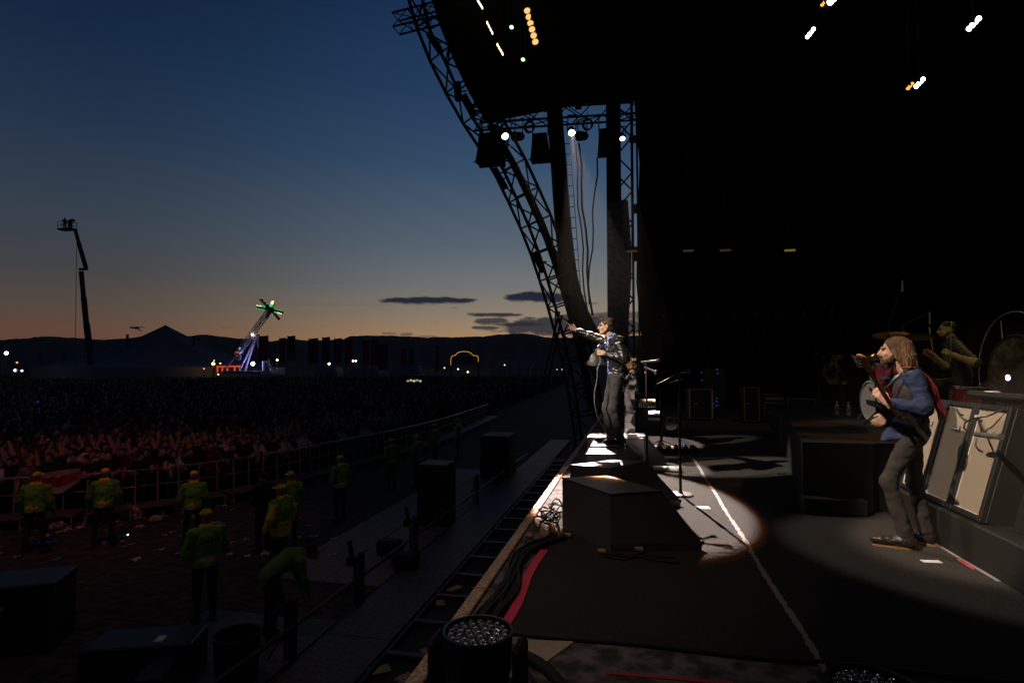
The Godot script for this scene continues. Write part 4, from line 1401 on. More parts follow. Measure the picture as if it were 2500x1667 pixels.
func drum_kit() -> void:
	var y0 := S + 0.748
	var red := mat(0.32, 0.012, 0.012, 0.25)
	red.clearcoat_enabled = true
	red.clearcoat = 0.6
	var skin := textured(0.5, 0.45, 0.38, 0.1, 0.7, 3.0, 41)
	var t := thing("drum_kit", "red drum kit with gold cymbals on the riser", "drum kit", Vector3(3.7, y0, -9.6))
	var o := t.position
	# kick drum: its front skin turned to the audience
	drum(t, Vector3(-0.05, 0.31, 0.05), Vector3(-1, 0.02, 0.12), 0.3, 0.45, red, skin, "kick_drum")
	var dm := Geo.new()
	dm.prism([Vector2(0, 0.05), Vector2(0.035, 0), Vector2(0, -0.05), Vector2(-0.035, 0)], 0.0, 0.004, Basis(Vector3.BACK, PI / 2), Vector3(-0.288, 0.5, 0.1))
	part("skin_emblem", dm, M.black, t)
	var st := Geo.new()
	st.box(Vector3(-0.29, 0.3, 0.08), Vector3(0.01, 0.07, 0.5))
	part("skin_emblem", st, M.black, t)
	drum(t, Vector3(0.02, 0.72, -0.2), Vector3(0.25, 1, 0.1), 0.165, 0.24, red, skin, "tom_drum")
	drum(t, Vector3(0.02, 0.74, 0.24), Vector3(0.25, 1, -0.1), 0.165, 0.24, red, skin, "tom_drum")
	drum(t, Vector3(0.75, 0.33, 0.62), Vector3(0.05, 1, 0.02), 0.22, 0.42, red, skin, "floor_tom")
	drum(t, Vector3(0.65, 0.52, -0.42), Vector3(0.1, 1, 0), 0.178, 0.15, M.metal, skin, "snare_drum")
	rod("tom_post", Vector3(0, 0.6, 0.02), Vector3(0.02, 0.85, 0.02), 0.015, M.chrome, t)
	rod("kick_leg", Vector3(-0.2, 0.25, 0.3), Vector3(-0.32, 0.01, 0.42), 0.012, M.chrome, t)
	rod("kick_leg", Vector3(-0.2, 0.25, -0.22), Vector3(-0.32, 0.01, -0.34), 0.012, M.chrome, t)
	var cy1 := on_x(2204, 816, 3.75) - o
	cymbal(t, cy1, 0.37, Basis(Vector3.RIGHT, -0.1) * Basis(Vector3.BACK, -0.1), Vector3(cy1.x + 0.1, 0.0, cy1.z - 0.15))
	var cy2 := on_x(2135, 869, 3.3) - o
	cymbal(t, cy2, 0.24, Basis(Vector3.RIGHT, 0.1) * Basis(Vector3.BACK, 0.16), Vector3(cy2.x + 0.05, 0.0, cy2.z - 0.1))
	cymbal(t, Vector3(0.35, 1.0, -0.75), 0.18, Basis(Vector3.RIGHT, 0.05), Vector3(0.35, 0.0, -0.75))
	# boom arms with microphones over the kit
	for q in [[2170, 800, 2205, 684, 3.6], [2205, 795, 2272, 762, 3.9]]:
		var a := on_x(q[0], q[1], q[4]) - o
		var b := on_x(q[2], q[3], q[4]) - o
		rod("microphone_boom", Vector3(a.x, 0.0, a.z), a, 0.01, M.black, t)
		rod("microphone_boom", a, b, 0.008, M.steel, t)
		var mg := Geo.new()
		mg.tube(b, b + Vector3(0.0, -0.16, 0.0), 0.014, 0.018, 8)
		part("overhead_microphone", mg, M.metal, t)
	# drummer's throne
	t = thing("drum_throne", "round drummer's stool behind the red drums", "stool", Vector3(4.75, y0, -9.85))
	var g := Geo.new()
	g.lathe([Vector2(0.0, 0.44), Vector2(0.16, 0.44), Vector2(0.17, 0.48), Vector2(0.15, 0.52), Vector2(0.0, 0.525)], 20)
	part("seat", g, M.tolex, t)
	rod("post", Vector3(0, 0.1, 0), Vector3(0, 0.44, 0), 0.02, M.chrome, t)
	for k in 3:
		var a := TAU * k / 3.0
		rod("leg", Vector3(0, 0.22, 0), Vector3(cos(a) * 0.25, 0.01, sin(a) * 0.25), 0.012, M.chrome, t)
	# gong in its round frame
	var gc := on_x(2482, 902, 5.2)
	t = thing("gong", "large bronze gong hanging in a round metal hoop", "gong", Vector3(gc.x, y0, gc.z), deg_to_rad(-88))
	var hr := 0.82
	var hc := Vector3(0, gc.y - y0 - 0.05, 0)
	g = Geo.new()
	var pts := []
	for k in 41: pts.append(hc + Vector3(cos(TAU * k / 40.0) * hr, sin(TAU * k / 40.0) * hr * 1.05, 0))
	g.path(pts, 0.018, 8)
	part("hoop", g, M.chrome, t)
	g = Geo.new()
	g.lathe([Vector2(0.0, -0.02), Vector2(0.58, -0.02), Vector2(0.6, 0.0), Vector2(0.58, 0.03), Vector2(0.54, 0.018), Vector2(0.2, 0.022), Vector2(0.0, 0.03)], 36, hc - Vector3(0, 0.05, 0), Basis(Vector3.RIGHT, PI / 2))
	var gm := textured(0.2, 0.15, 0.05, 0.5, 0.3, 0.9, 42, 0.015, 0.3, 1.6)
	gm.metallic = 0.85
	part("disc", g, gm, t)
	for s in [-1, 1]:
		rod("cord", hc + Vector3(s * 0.26, 0.45, 0), hc + Vector3(s * 0.28, 0.76, 0), 0.006, M.white, t)
		rod("frame_leg", hc + Vector3(s * hr * 0.7, -hr * 0.75, 0), Vector3(s * hr * 0.8, 0.0, 0.22), 0.018, M.chrome, t)
		rod("frame_leg", hc + Vector3(s * hr * 0.7, -hr * 0.75, 0), Vector3(s * hr * 0.8, 0.0, -0.22), 0.018, M.chrome, t)
	# things standing on the riser edge
	for q in [[2073, 1002, "clear water bottle standing on the riser in front of the drums"], [2045, 1000, "water bottle with dark label standing on the riser"]]:
		var p := on_y(q[0], q[1] + 12, y0 + 0.002)
		bottle(p, q[2])
	# printed cloth hung at the side of the keyboard riser
	t = thing("keyboard_cover", "dark cover with yellow blotches over a keyboard beside the drums", "cover", on_z(2038, 955, -11.2))
	g = Geo.new()
	var rows := []
	for j in 7:
		var row := []
		for i in 9: row.append(Vector3(-0.2 + 0.05 * i, 0.66 - 0.09 * j, 0.03 * sin(i * 1.3 + j * 0.4)))
		rows.append(row)
	g.sheet(rows, 0.012)
	var ym := mat(1, 1, 1, 0.8)
	ym.albedo_texture = noise_tex(77, 0.012, 128, lin(0.015, 0.014, 0.01), lin(0.45, 0.36, 0.02), 3, 7.0)
	part("cloth", g, ym, t)
	block("keyboard_top", Vector3(0, 0.68, -0.15), Vector3(0.5, 0.06, 0.35), M.black, t)
	for s in [-1, 1]: rod("leg", Vector3(s * 0.2, 0.66, -0.15), Vector3(s * 0.2, y0 - t.position.y, -0.15), 0.018, M.steel, t)

func bottle(at: Vector3, label: String) -> void:
	var t := thing("water_bottle", label, "bottle", at)
	var g := Geo.new()
	g.lathe([Vector2(0.0, 0.002), Vector2(0.03, 0.002), Vector2(0.033, 0.02), Vector2(0.033, 0.15), Vector2(0.014, 0.2), Vector2(0.014, 0.21), Vector2(0.0, 0.21)], 14)
	var gm := mat(0.75, 0.8, 0.82, 0.08)
	gm.transparency = BaseMaterial3D.TRANSPARENCY_ALPHA
	gm.albedo_color.a = 0.3
	part("bottle_body", g, gm, t)
	g = Geo.new()
	g.lathe([Vector2(0.0155, 0.205), Vector2(0.0155, 0.228), Vector2(0.0, 0.228)], 12)
	part("cap", g, M.white, t)
	g = Geo.new()
	g.lathe([Vector2(0.0336, 0.07), Vector2(0.0336, 0.12)], 14)
	part("paper_label", g, M.grey, t)

func bass_rig() -> void:
	# low plinth with a sloping front edge
	var t := thing("cabinet_plinth", "low black plinth under the leaning speaker cabinets", "plinth", Vector3(2.6, S, -5.5))
	var g := Geo.new()
	g.cbox(Vector3(0.7, 0.165, 0.15), Vector3(1.38, 0.33, 3.1), 0.012)
	part("body", g, M.boxside, t)
	block("edge_tape", Vector3(-0.004, 0.004, -0.25), Vector3(0.024, 0.006, 1.6), M.white_tape, t)
	bass_cab(-6.47, "leaning tan-fronted speaker cabinet half hidden behind the bass player")
	bass_cab(-5.985, "leaning tan-fronted speaker cabinet carrying the bass player's large shadow")
	bass_cab(-5.5, "leaning tan-fronted speaker cabinet with a microphone before its badge")
	# side panel at the end of the row
	t = thing("end_case", "black slanted case closing the row of speaker cabinets", "case", Vector3(2.72, S + 0.333, -4.95))
	g = Geo.new()
	var b := Basis(Vector3.BACK, deg_to_rad(-15.5))
	g.cbox(b * Vector3(0.24, 0.48, 0.05), Vector3(0.34, 0.95, 0.5), 0.02, b)
	part("case", g, M.boxside, t)
	# microphone in front of the last cabinet, on a small arm
	var m0 := on_x(2440, 1066, 2.74)
	t = thing("cabinet_microphone", "grey tubular microphone clipped before the speaker grille", "microphone", m0)
	var a := on_x(2384, 1060, 2.67) - m0
	var c := on_x(2446, 1066, 2.67) - m0
	g = Geo.new()
	g.tube(a, c, 0.019, 0.024, 12)
	part("microphone_body", g, mat(0.12, 0.115, 0.1, 0.45), t)
	g = Geo.new()
	g.tube(a - (c - a).normalized() * 0.03, a, 0.012, 0.014, 10)
	part("connector", g, mat(0.02, 0.12, 0.3, 0.4), t)
	rod("clip_arm", a * 0.7, on_x(2386, 1010, 2.9) - m0, 0.008, M.steel, t)
	block("clip_light", on_x(2387, 1017, 2.83) - m0, Vector3(0.03, 0.03, 0.02), M.white, t)
	var cp := []
	for q in [[2372, 1058, 2.68], [2357, 1050, 2.68], [2355, 1035, 2.7], [2372, 1022, 2.74], [2410, 1017, 2.8], [2440, 1004, 2.86], [2462, 995, 2.9], [2480, 992, 3.0]]: cp.append(on_x(q[0], q[1], q[2]))
	cable("microphone_cable", cp, 0.007, M.rubber, "black cable looping from the cabinet microphone")
	cp = []
	for q in [[2337, 992, 2.92], [2338, 1002, 2.88], [2345, 1012, 2.83], [2352, 1013, 2.83]]: cp.append(on_x(q[0], q[1], q[2]))
	cable("small_cable", cp, 0.008, M.rubber, "short black cable end over the shadowed speaker grille")
	# clutter on top of the cabinets
	var top := S + 0.345 + 0.95 * cos(deg_to_rad(15.5)) + 0.012
	t = thing("amplifier_head", "low black amplifier head on the leaning cabinets", "amplifier", Vector3(3.1, top, -5.6))
	g = Geo.new()
	g.cbox(Vector3(0.06, 0.035, 0), Vector3(0.2, 0.055, 1.3), 0.012, Basis(Vector3.BACK, deg_to_rad(-15.5)))
	part("case", g, M.tolex, t)
	block("card", Vector3(-0.01, 0.086, -0.28), Vector3(0.06, 0.008, 0.12), M.white, t)
	block("card", Vector3(-0.01, 0.088, 0.42), Vector3(0.06, 0.012, 0.16), M.white, t)
	bottle(Vector3(3.12, top + 0.095, -5.28), "clear water bottle on the amplifier head, left of another")
	bottle(Vector3(3.12, top + 0.095, -5.12), "clear water bottle at the end of the amplifier head")
	# small blue-white lamp glinting behind the cabinets
	var lp := on_x(2462, 922, 4.2)
	t = thing("tiny_lamp", "tiny blue-white lamp glinting in front of the gong", "lamp", lp)
	g = Geo.new()
	g.ell(Vector3.ZERO, Vector3(0.022, 0.034, 0.022), Basis(), 10, 8)
	part("bulb", g, glow(0.55, 0.6, 1.0, 8.0), t)
	rod("stem", Vector3(0, -0.03, 0), Vector3(0, S + 0.74 - lp.y, 0), 0.01, M.black, t)

func front_bits() -> void:
	# tapes on the floor
	var g := Geo.new()
	var r4 := RandomNumberGenerator.new()
	r4.seed = 12
	var rows := [[], []]
	for k in 180:
		var z := -3.3 - k * 0.0394
		var w := 0.012 + 0.013 * r4.randf()
		var x := 0.948 + 0.006 * sin(k * 0.13) + r4.randf_range(-0.004, 0.004)
		rows[0].append(Vector3(x - w, S + 0.0065, z))
		rows[1].append(Vector3(x + w, S + 0.0065, z))
	g.sheet([rows[1], rows[0]], 0.002)
	single("white_floor_tape", g, M.white_tape, "long worn white tape line along the stage floor", "floor tape")
	g = Geo.new()
	rows = [[], []]
	for k in 16:
		var z := -3.47 - k * 0.099
		var x := -0.8 + 0.012 * sin(k * 0.5)
		rows[0].append(Vector3(x - 0.032, S + 0.0075, z))
		rows[1].append(Vector3(x + 0.034, S + 0.0075, z))
	g.sheet([rows[1], rows[0]], 0.002)
	single("pink_floor_tape", g, M.pink, "bright pink tape strip at the edge of the dark carpet", "floor tape")
	for q in [[1480, 1642, 1790, 1668, 0.012, "thin red tape line on the bare boards"]]:
		var a := on_y(q[0], q[1], S - 0.006)
		var b := on_y(q[2], q[3], S - 0.006)
		g = Geo.new()
		g.box((a + b) * 0.5, Vector3((b - a).length(), 0.003, q[4] * 2), Basis(Vector3.UP, -atan2((b - a).z, (b - a).x)))
		single("red_floor_tape", g, M.red_tape, q[5], "floor tape")
	var pa := on_y(2336, 1367, S)
	var pb := on_y(2387, 1391, S)
	g = Geo.new()
	g.box(Vector3(2.56, S + 0.006, (pa.z + pb.z) / 2), Vector3(0.016, 0.003, absf(pa.z - pb.z)), Basis())
	single("pink_floor_mark", g, M.pink, "short pink tape mark beside the cabinet plinth", "floor tape")
	for q in [[1250, 1342], [1190, 1437]]:
		var p := on_y(q[0], q[1], S + 0.012)
		g = Geo.new()
		g.box(Vector3(-1.09, S + 0.0125, p.z), Vector3(0.13, 0.003, 0.014))
		single("red_edge_mark", g, M.red_tape, "thin red tape mark across the timber edge strip", "floor tape", "red marks on the edge strip")
	# carpet edge roll with black tape
	g = Geo.new()
	var pe := []
	for k in 40: pe.append(Vector3(-0.82 + k * 0.16, S + 0.004, -3.40 + 0.01 * sin(k * 0.9)))
	g.path(pe, 0.016, 6)
	single("carpet_edge_cable", g, M.rubber, "dark cable taped along the near edge of the carpet", "cable")
	# set list sheet
	var im := Image.create(256, 180, false, Image.FORMAT_RGB8)
	im.fill(lin(0.5, 0.42, 0.31))
	for k in 13:
		var w := r4.randi_range(60, 190)
		var x := 24
		while x < w:
			var l := r4.randi_range(6, 20)
			im.fill_rect(Rect2i(x, 18 + k * 11, l, 3), lin(0.16, 0.13, 0.1))
			x += l + 5
	var pm := mat(1, 1, 1, 0.9)
	pm.albedo_texture = ImageTexture.create_from_image(im)
	var t := thing("set_list_sheet", "large paper sheet with lines of text taped to the boards", "paper sheet", Vector3.ZERO)
	var c := [on_y(1257, 1578, S), on_y(1335, 1612, S), on_y(1404, 1563, S), on_y(1278, 1560, S)]
	var ce := Vector3.ZERO
	for p in c: ce += p / 4.0
	t.position = Vector3(ce.x, S - 0.004, ce.z)
	g = Geo.new()
	g.quad(c[0] - ce, c[1] - ce, c[2] - ce, c[3] - ce)
	part("sheet", g, pm, t)
	# foreground moving lights
	var h1 := on_z(1167, 1551, -2.62)
	led_head(Vector3(h1.x, S - 0.008, -2.62), "black moving wash light beside the timber edge strip")
	var h2 := on_z(2132, 1628, -2.5)
	led_head(Vector3(h2.x, S - 0.008, -2.5), "black moving wash light on the boards beyond the white tape line")
	# cable runs along the front
	var r5 := RandomNumberGenerator.new()
	r5.seed = 31
	for k in 9:
		var pts := []
		var off := r5.randf_range(-0.05, 0.05)
		for q in [[-0.9, -2.85], [-0.93, -3.1], [-0.93, -3.5], [-0.9, -4.0], [-0.93, -4.4], [-0.96, -4.8], [-0.86, -5.05], [-0.74, -5.3], [-0.8, -5.7]]:
			pts.append(Vector3(q[0] + off + r5.randf_range(-0.035, 0.035), S + 0.012 + r5.randf_range(0.0, 0.03), q[1] + r5.randf_range(-0.05, 0.05)))
		cable("stage_cable", pts, r5.randf_range(0.008, 0.014), M.rubber, "black cable in the bundle along the stage edge", "cables bundled along the stage edge")
	for k in 8:
		var pts := []
		var ce2 := Vector3(-0.86 + r5.randf_range(-0.06, 0.08), S + 0.02, -5.6 - 0.14 * k * 0.7)
		var rad := r5.randf_range(0.08, 0.2)
		var ph := r5.randf() * TAU
		for i in 10: pts.append(ce2 + Vector3(cos(ph + i * 0.62) * rad * 0.7 + r5.randf_range(-0.02, 0.02), 0.01 + r5.randf_range(0, 0.1), sin(ph + i * 0.62) * rad))
		cable("coiled_cable", pts, 0.009, M.rubber, "loop of black cable heaped against the wedge boxes", "cable loops heaped by the wedge boxes")
	for k in 3:
		var pts := []
		for i in 7: pts.append(Vector3(-0.3 + 0.1 * i + r5.randf_range(-0.03, 0.03), S + 0.015, -4.95 + r5.randf_range(-0.06, 0.06) + 0.04 * k))
		cable("box_cable", pts, 0.008, M.rubber, "black cable tangled at the foot of the dull-topped wedge box", "cables at the foot of the wedge box")
	for q in [[1470, 1352, "brass-coloured cable connector under the dull-topped wedge box"], [1560, 1347, "second brass-coloured connector beside the wedge box kick bar"], [1386, 1312, "brass cable connector among the heaped cables"], [1292, 1314, "round brass connector near the timber edge strip"]]:
		var p := on_y(q[0], q[1], S)
		g = Geo.new()
		g.tube(p + Vector3(-0.035, 0.024, 0), p + Vector3(0.035, 0.024, 0.01), 0.02, 0.024, 10)
		single("cable_connector", g, mat(0.35, 0.22, 0.07, 0.5), q[2], "connector")
	# thick cable over the boards at the very front
	var pts2 := []
	for q in [[1238, 1592], [1275, 1612], [1315, 1632], [1352, 1664], [1390, 1712]]: pts2.append(on_y(q[0], q[1], S) + Vector3(0, 0.03, 0))
	cable("thick_cable", pts2, 0.03, M.rubber, "thick black cable leaving the near wash light")
	pts2 = []
	for q in [[1245, 1600], [1280, 1640], [1320, 1690]]: pts2.append(on_y(q[0], q[1], S) + Vector3(0, 0.012, 0))
	cable("thin_cable", pts2, 0.012, M.rubber, "thin black cable beside the near wash light")

# ---------------------------------------------------------------- musicians
func spotted(base: Color, dot: Color, size: int, every: int, rad: float, scale: float, blotch := false) -> StandardMaterial3D:
	var im := Image.create(size, size, false, Image.FORMAT_RGB8)
	im.fill(base.linear_to_srgb())
	var r := RandomNumberGenerator.new()
	r.seed = 4
	for y in range(0, size, every):
		for x in range(0, size, every):
			var cx := x + every * 0.5 * ((y / every) % 2) + (r.randf_range(-0.4, 0.4) * every if blotch else 0.0)
			var cy := y + (r.randf_range(-0.4, 0.4) * every if blotch else 0.0)
			var rr := rad * (r.randf_range(0.5, 1.5) if blotch else 1.0)
			for dy in range(-int(rr) - 1, int(rr) + 2):
				for dx in range(-int(rr) - 1, int(rr) + 2):
					if dx * dx + dy * dy <= rr * rr: im.set_pixel(posmod(int(cx) + dx, size), posmod(int(cy) + dy, size), dot.linear_to_srgb())
	im.generate_mipmaps()
	var m := mat(1, 1, 1, 0.85)
	m.albedo_texture = ImageTexture.create_from_image(im)
	m.uv1_triplanar = true
	m.uv1_scale = Vector3.ONE * scale
	return m

func pick(a: Array, keys: Array) -> Array:
	var o := []
	for k in keys: o.append(a[k])
	return o

func bare(a: Array) -> Array:
	# the figure without its simple hands and feet
	return pick(a, [0, 1, 2, 3, 4, 5, 8, 9, 11, 12, 15, 16, 18])

func singer() -> void:
	var at := on_y(1503, 1083, S + 0.492)
	var t := thing("person", "singer in black leather jacket pointing at the crowd, microphone in hand", "person", at, deg_to_rad(98))
	var skin := Color(0.52, 0.31, 0.21)
	var j := pose({"hd": Vector3(0.0, 1.655, -0.12), "nk": Vector3(0, 1.48, -0.04), "ch": Vector3(0, 1.29, 0.0), "wa": Vector3(0, 1.09, 0.015), "hp": Vector3(0, 0.965, 0.025),
		"sl": Vector3(-0.19, 1.435, 0.045), "el": Vector3(-0.275, 1.2, 0.105), "wl": Vector3(-0.13, 1.265, -0.13),
		"sr": Vector3(0.165, 1.45, -0.09), "er": Vector3(0.30, 1.545, -0.33), "wr": Vector3(0.36, 1.645, -0.54),
		"hl": Vector3(-0.1, 0.93, 0.03), "kl": Vector3(-0.1, 0.5, -0.035), "al": Vector3(-0.1, 0.09, 0.05), "tl": Vector3(-0.125, 0.04, -0.12),
		"hr": Vector3(0.1, 0.93, 0.01), "kr": Vector3(0.11, 0.49, -0.1), "ar": Vector3(0.1, 0.095, -0.06), "tr": Vector3(0.115, 0.04, -0.22)})
	var hb := Basis(Vector3.UP, deg_to_rad(-3)) * Basis(Vector3.RIGHT, deg_to_rad(2))
	var g := Geo.new()
	nets(g, bare(figure(j, skin, skin, skin, skin, -0.01)), 0.018, 0.04)
	nets(g, head_bones(j.hd, hb, skin) + [[0, j.nk + Vector3(0, -0.03, 0.01), j.hd + Vector3(0, -0.05, 0.03), 0.06, 0.055, skin]], 0.0065, 0.014)
	var rdir := Vector3(0.03, 0.1, -0.235)
	nets(g, hand_bones(j.wr, rdir, Vector3(-0.35, 0.9, 0.1), skin, [0.05, 0.75, 0.95, 1.05], 0.7, 1.05) + [[0, j.wr - (j.wr - j.er).normalized() * 0.1, j.wr, 0.034, 0.028, skin]], 0.005, 0.01)
	nets(g, hand_bones(Vector3(-0.12, 1.275, -0.15), Vector3(0.25, 0.1, -0.9), Vector3(0.0, 0.95, 0.25), skin, [1.15, 1.15, 1.15, 1.15], 0.9, 1.05), 0.005, 0.01)
	part("body", g, M.tint, t)
	# hair: swept back on top, cropped at the sides
	g = Geo.new()
	var hc := Color(0.065, 0.038, 0.023)
	nets(g, [[1, j.hd + hb * Vector3(0, 0.043, 0.022), Vector3(0.08, 0.083, 0.1), hb, Color(0.09, 0.055, 0.035)], [1, j.hd + hb * Vector3(0, 0.1, -0.04), Vector3(0.06, 0.032, 0.065), hb, hc], [1, j.hd + hb * Vector3(0, 0.09, 0.03), Vector3(0.07, 0.045, 0.085), hb, hc]],
		0.007, 0.02, [[j.hd + hb * Vector3(0, 0.045, -0.055), hb * Vector3(0, -0.55, -0.83)], [j.hd + hb * Vector3(0, -0.045, 0.06), hb * Vector3(0, -0.86, -0.5)]], 0.005, Vector3(60, 30, 60), 3)
	part("hair", g, M.tint, t)
	# trousers
	var f := figure(j, skin, hc, hc, hc, 0.012)
	g = Geo.new()
	nets(g, [f[2]] + pick(f, [8, 9, 15, 16]), 0.015, 0.05, [[Vector3(0, 1.0, 0), Vector3(0, 1, 0)]], 0.006, Vector3(7, 12, 7), 5)
	var tm := textured(0.036, 0.031, 0.031, 0.15, 0.9, 30.0, 51, 0.1, 0.3)
	tm.uv1_world_triplanar = false
	part("trousers", g, tm, t)
	# shoes
	for s in ["l", "r"]:
		g = Geo.new()
		var a: Vector3 = j["a" + s]
		var toe: Vector3 = j["t" + s]
		nets(g, [[0, a + Vector3(0, 0.05, 0.0), a + Vector3(0, -0.03, 0.02), 0.058, 0.05, hc], [0, a + Vector3(0, -0.045, 0.045), toe, 0.044, 0.036, hc], [1, toe + Vector3(0, 0.0, -0.02), Vector3(0.04, 0.03, 0.055), Basis(), hc]], 0.01, 0.03, [[Vector3(0, 0.0, 0), Vector3(0, -1, 0)]])
		part("shoe", g, M.leather, t)
	# shirt: blue with white blotches, seen between the jacket fronts
	g = Geo.new()
	nets(g, pick(f, [0, 1, 2]), 0.014, 0.05, [[Vector3(0, 0.985, 0), Vector3(0, -1, 0)], [Vector3(0, 0, 0.06), Vector3(0, 0, 1)]], 0.008, Vector3(9, 9, 9), 6)
	nets(g, [[0, j.nk + Vector3(-0.055, -0.03, -0.05), j.nk + Vector3(-0.065, 0.055, 0.03), 0.018, 0.02, hc], [0, j.nk + Vector3(-0.055, -0.03, -0.05), j.nk + Vector3(-0.03, -0.11, -0.09), 0.018, 0.02, hc], [0, j.nk + Vector3(0.05, -0.03, -0.05), j.nk + Vector3(0.06, 0.05, 0.03), 0.018, 0.02, hc]], 0.008, 0.02)
	var sm := spotted(Color(0.02, 0.05, 0.26), Color(0.65, 0.66, 0.7), 128, 20, 4.5, 6.0, true)
	part("shirt", g, sm, t)
	# jacket: near half closed round the body, far half flung open
	g = Geo.new()
	var jb := figure(j, skin, hc, hc, hc, 0.026)
	jb[4] = [0, j.sl, j.el, 0.082, 0.07, hc]
	jb[5] = [0, j.el, j.wl + Vector3(-0.02, 0, 0.02), 0.068, 0.045, hc]
	nets(g, pick(jb, [0, 1, 3, 4, 5]) + [[0, j.wa, Vector3(-0.03, 0.99, 0.05), 0.165, 0.165, hc, 0.8]], 0.012, 0.04, [[Vector3(-0.045, 0, 0), Vector3(0.93, 0, -0.36)], [Vector3(0, 1.01, 0), Vector3(0, -0.96, -0.25)], [j.nk + Vector3(0, 0.02, 0), Vector3(0.0, 0.9, -0.42)]], 0.008, Vector3(8, 18, 10), 7)
	nets(g, [[0, j.ch, j.wa, 0.18, 0.16, hc, 0.8], [0, j.sr, j.er, 0.074, 0.06, hc], [0, j.er, j.wr - (j.wr - j.er).normalized() * 0.05, 0.058, 0.043, hc], [0, j.sr, Vector3(0.03, 1.44, 0.0), 0.08, 0.08, hc]], 0.012, 0.04, [[Vector3(0.03, 0, 0), Vector3(-0.93, 0, -0.36)], [Vector3(0, 1.05, 0), Vector3(0, -1, 0)]], 0.008, Vector3(11, 20, 11), 8)
	part("jacket", g, M.leather, t)
	# lining and front panel swinging out on the far side
	g = Geo.new()
	var rows := []
	for q in 9:
		var v := q / 8.0
		var row := []
		for i in 8:
			var u := i / 7.0
			var a := Vector3(0.0, 1.43 - 0.33 * v, -0.12 - 0.02 * sin(v * 3.0))
			var b := Vector3(-0.01 + 0.06 * v, 1.375 - 0.26 * v, -0.2 - 0.21 * pow(v, 0.7))
			row.append(a.lerp(b, u) + Vector3(-0.045 * sin(u * PI) + 0.012 * sin(v * 9.0 + u * 4.0), 0.012 * sin(u * 7.0), 0))
		rows.append(row)
	g.sheet(rows, 0.012)
	var lm := textured(0.055, 0.05, 0.044, 0.5, 0.4, 5.0, 52, 0.03, 0.4)
	lm.uv1_world_triplanar = false
	part("jacket_front", g, lm, t)
	g = Geo.new()
	g.path([Vector3(-0.012, 1.43, -0.125), Vector3(-0.035, 1.38, -0.2), Vector3(-0.02, 1.26, -0.33), Vector3(0.04, 1.115, -0.41)], 0.006, 5)
	g.path([Vector3(-0.15, 1.42, -0.09), Vector3(-0.125, 1.3, -0.14), Vector3(-0.14, 1.15, -0.13)], 0.006, 5)
	part("zip", g, M.chrome, t)
	# collar and lapel on the near side
	g = Geo.new()
	rows = []
	for q in 6:
		var v := q / 5.0
		var p := Vector3(-0.085, 1.53, 0.05).lerp(Vector3(-0.15, 1.3, -0.125), v)
		var o := Vector3(-0.13, 1.475, 0.06).lerp(Vector3(-0.205, 1.29, -0.06), v)
		rows.append([p, p.lerp(o, 0.5) + Vector3(-0.015, 0.012, -0.01), o])
	g.sheet(rows, 0.012)
	part("lapel", g, M.leather, t)
	# belt with buckle hanging at the back of the hem
	g = Geo.new()
	g.path([Vector3(-0.11, 1.01, -0.05), Vector3(-0.185, 1.0, 0.02), Vector3(-0.2, 0.965, 0.09), Vector3(-0.185, 0.93, 0.12)], 0.016, 6)
	part("jacket_belt", g, M.leather, t)
	g = Geo.new()
	var bp := []
	for k in 9: bp.append(Vector3(-0.215, 0.965, 0.085) + Vector3(0, cos(TAU * k / 8.0) * 0.026, sin(TAU * k / 8.0) * 0.022))
	g.path(bp, 0.006, 5)
	part("buckle", g, M.chrome, t)
	# hand microphone and its lead
	var m0 := t.to_global(Vector3(-0.075, 1.26, -0.215))
	var tm2 := thing("hand_microphone", "silver-headed microphone in the singer's fist", "microphone", m0)
	var up := (t.global_basis * Vector3(-0.12, 0.97, -0.1)).normalized()
	g = Geo.new()
	g.tube(-up * 0.1, up * 0.085, 0.012, 0.018, 10)
	part("handle", g, M.grey, tm2)
	g = Geo.new()
	g.ell(up * 0.112, Vector3(0.028, 0.033, 0.028), Basis(), 12, 10)
	part("microphone_head", g, M.metal, tm2)
	var cp := [m0 - up * 0.1]
	for q in [[1459, 900], [1458, 925], [1453, 950], [1452, 985], [1458, 1015], [1470, 1040], [1482, 1060], [1492, 1072]]: cp.append(on_z(q[0], q[1], at.z + 0.12))
	cp.append(on_y(1500, 1081, S + 0.5))
	cable("microphone_lead", cp, 0.007, mat(0.2, 0.2, 0.19, 0.5), "grey lead hanging from the singer's microphone to the boxes")

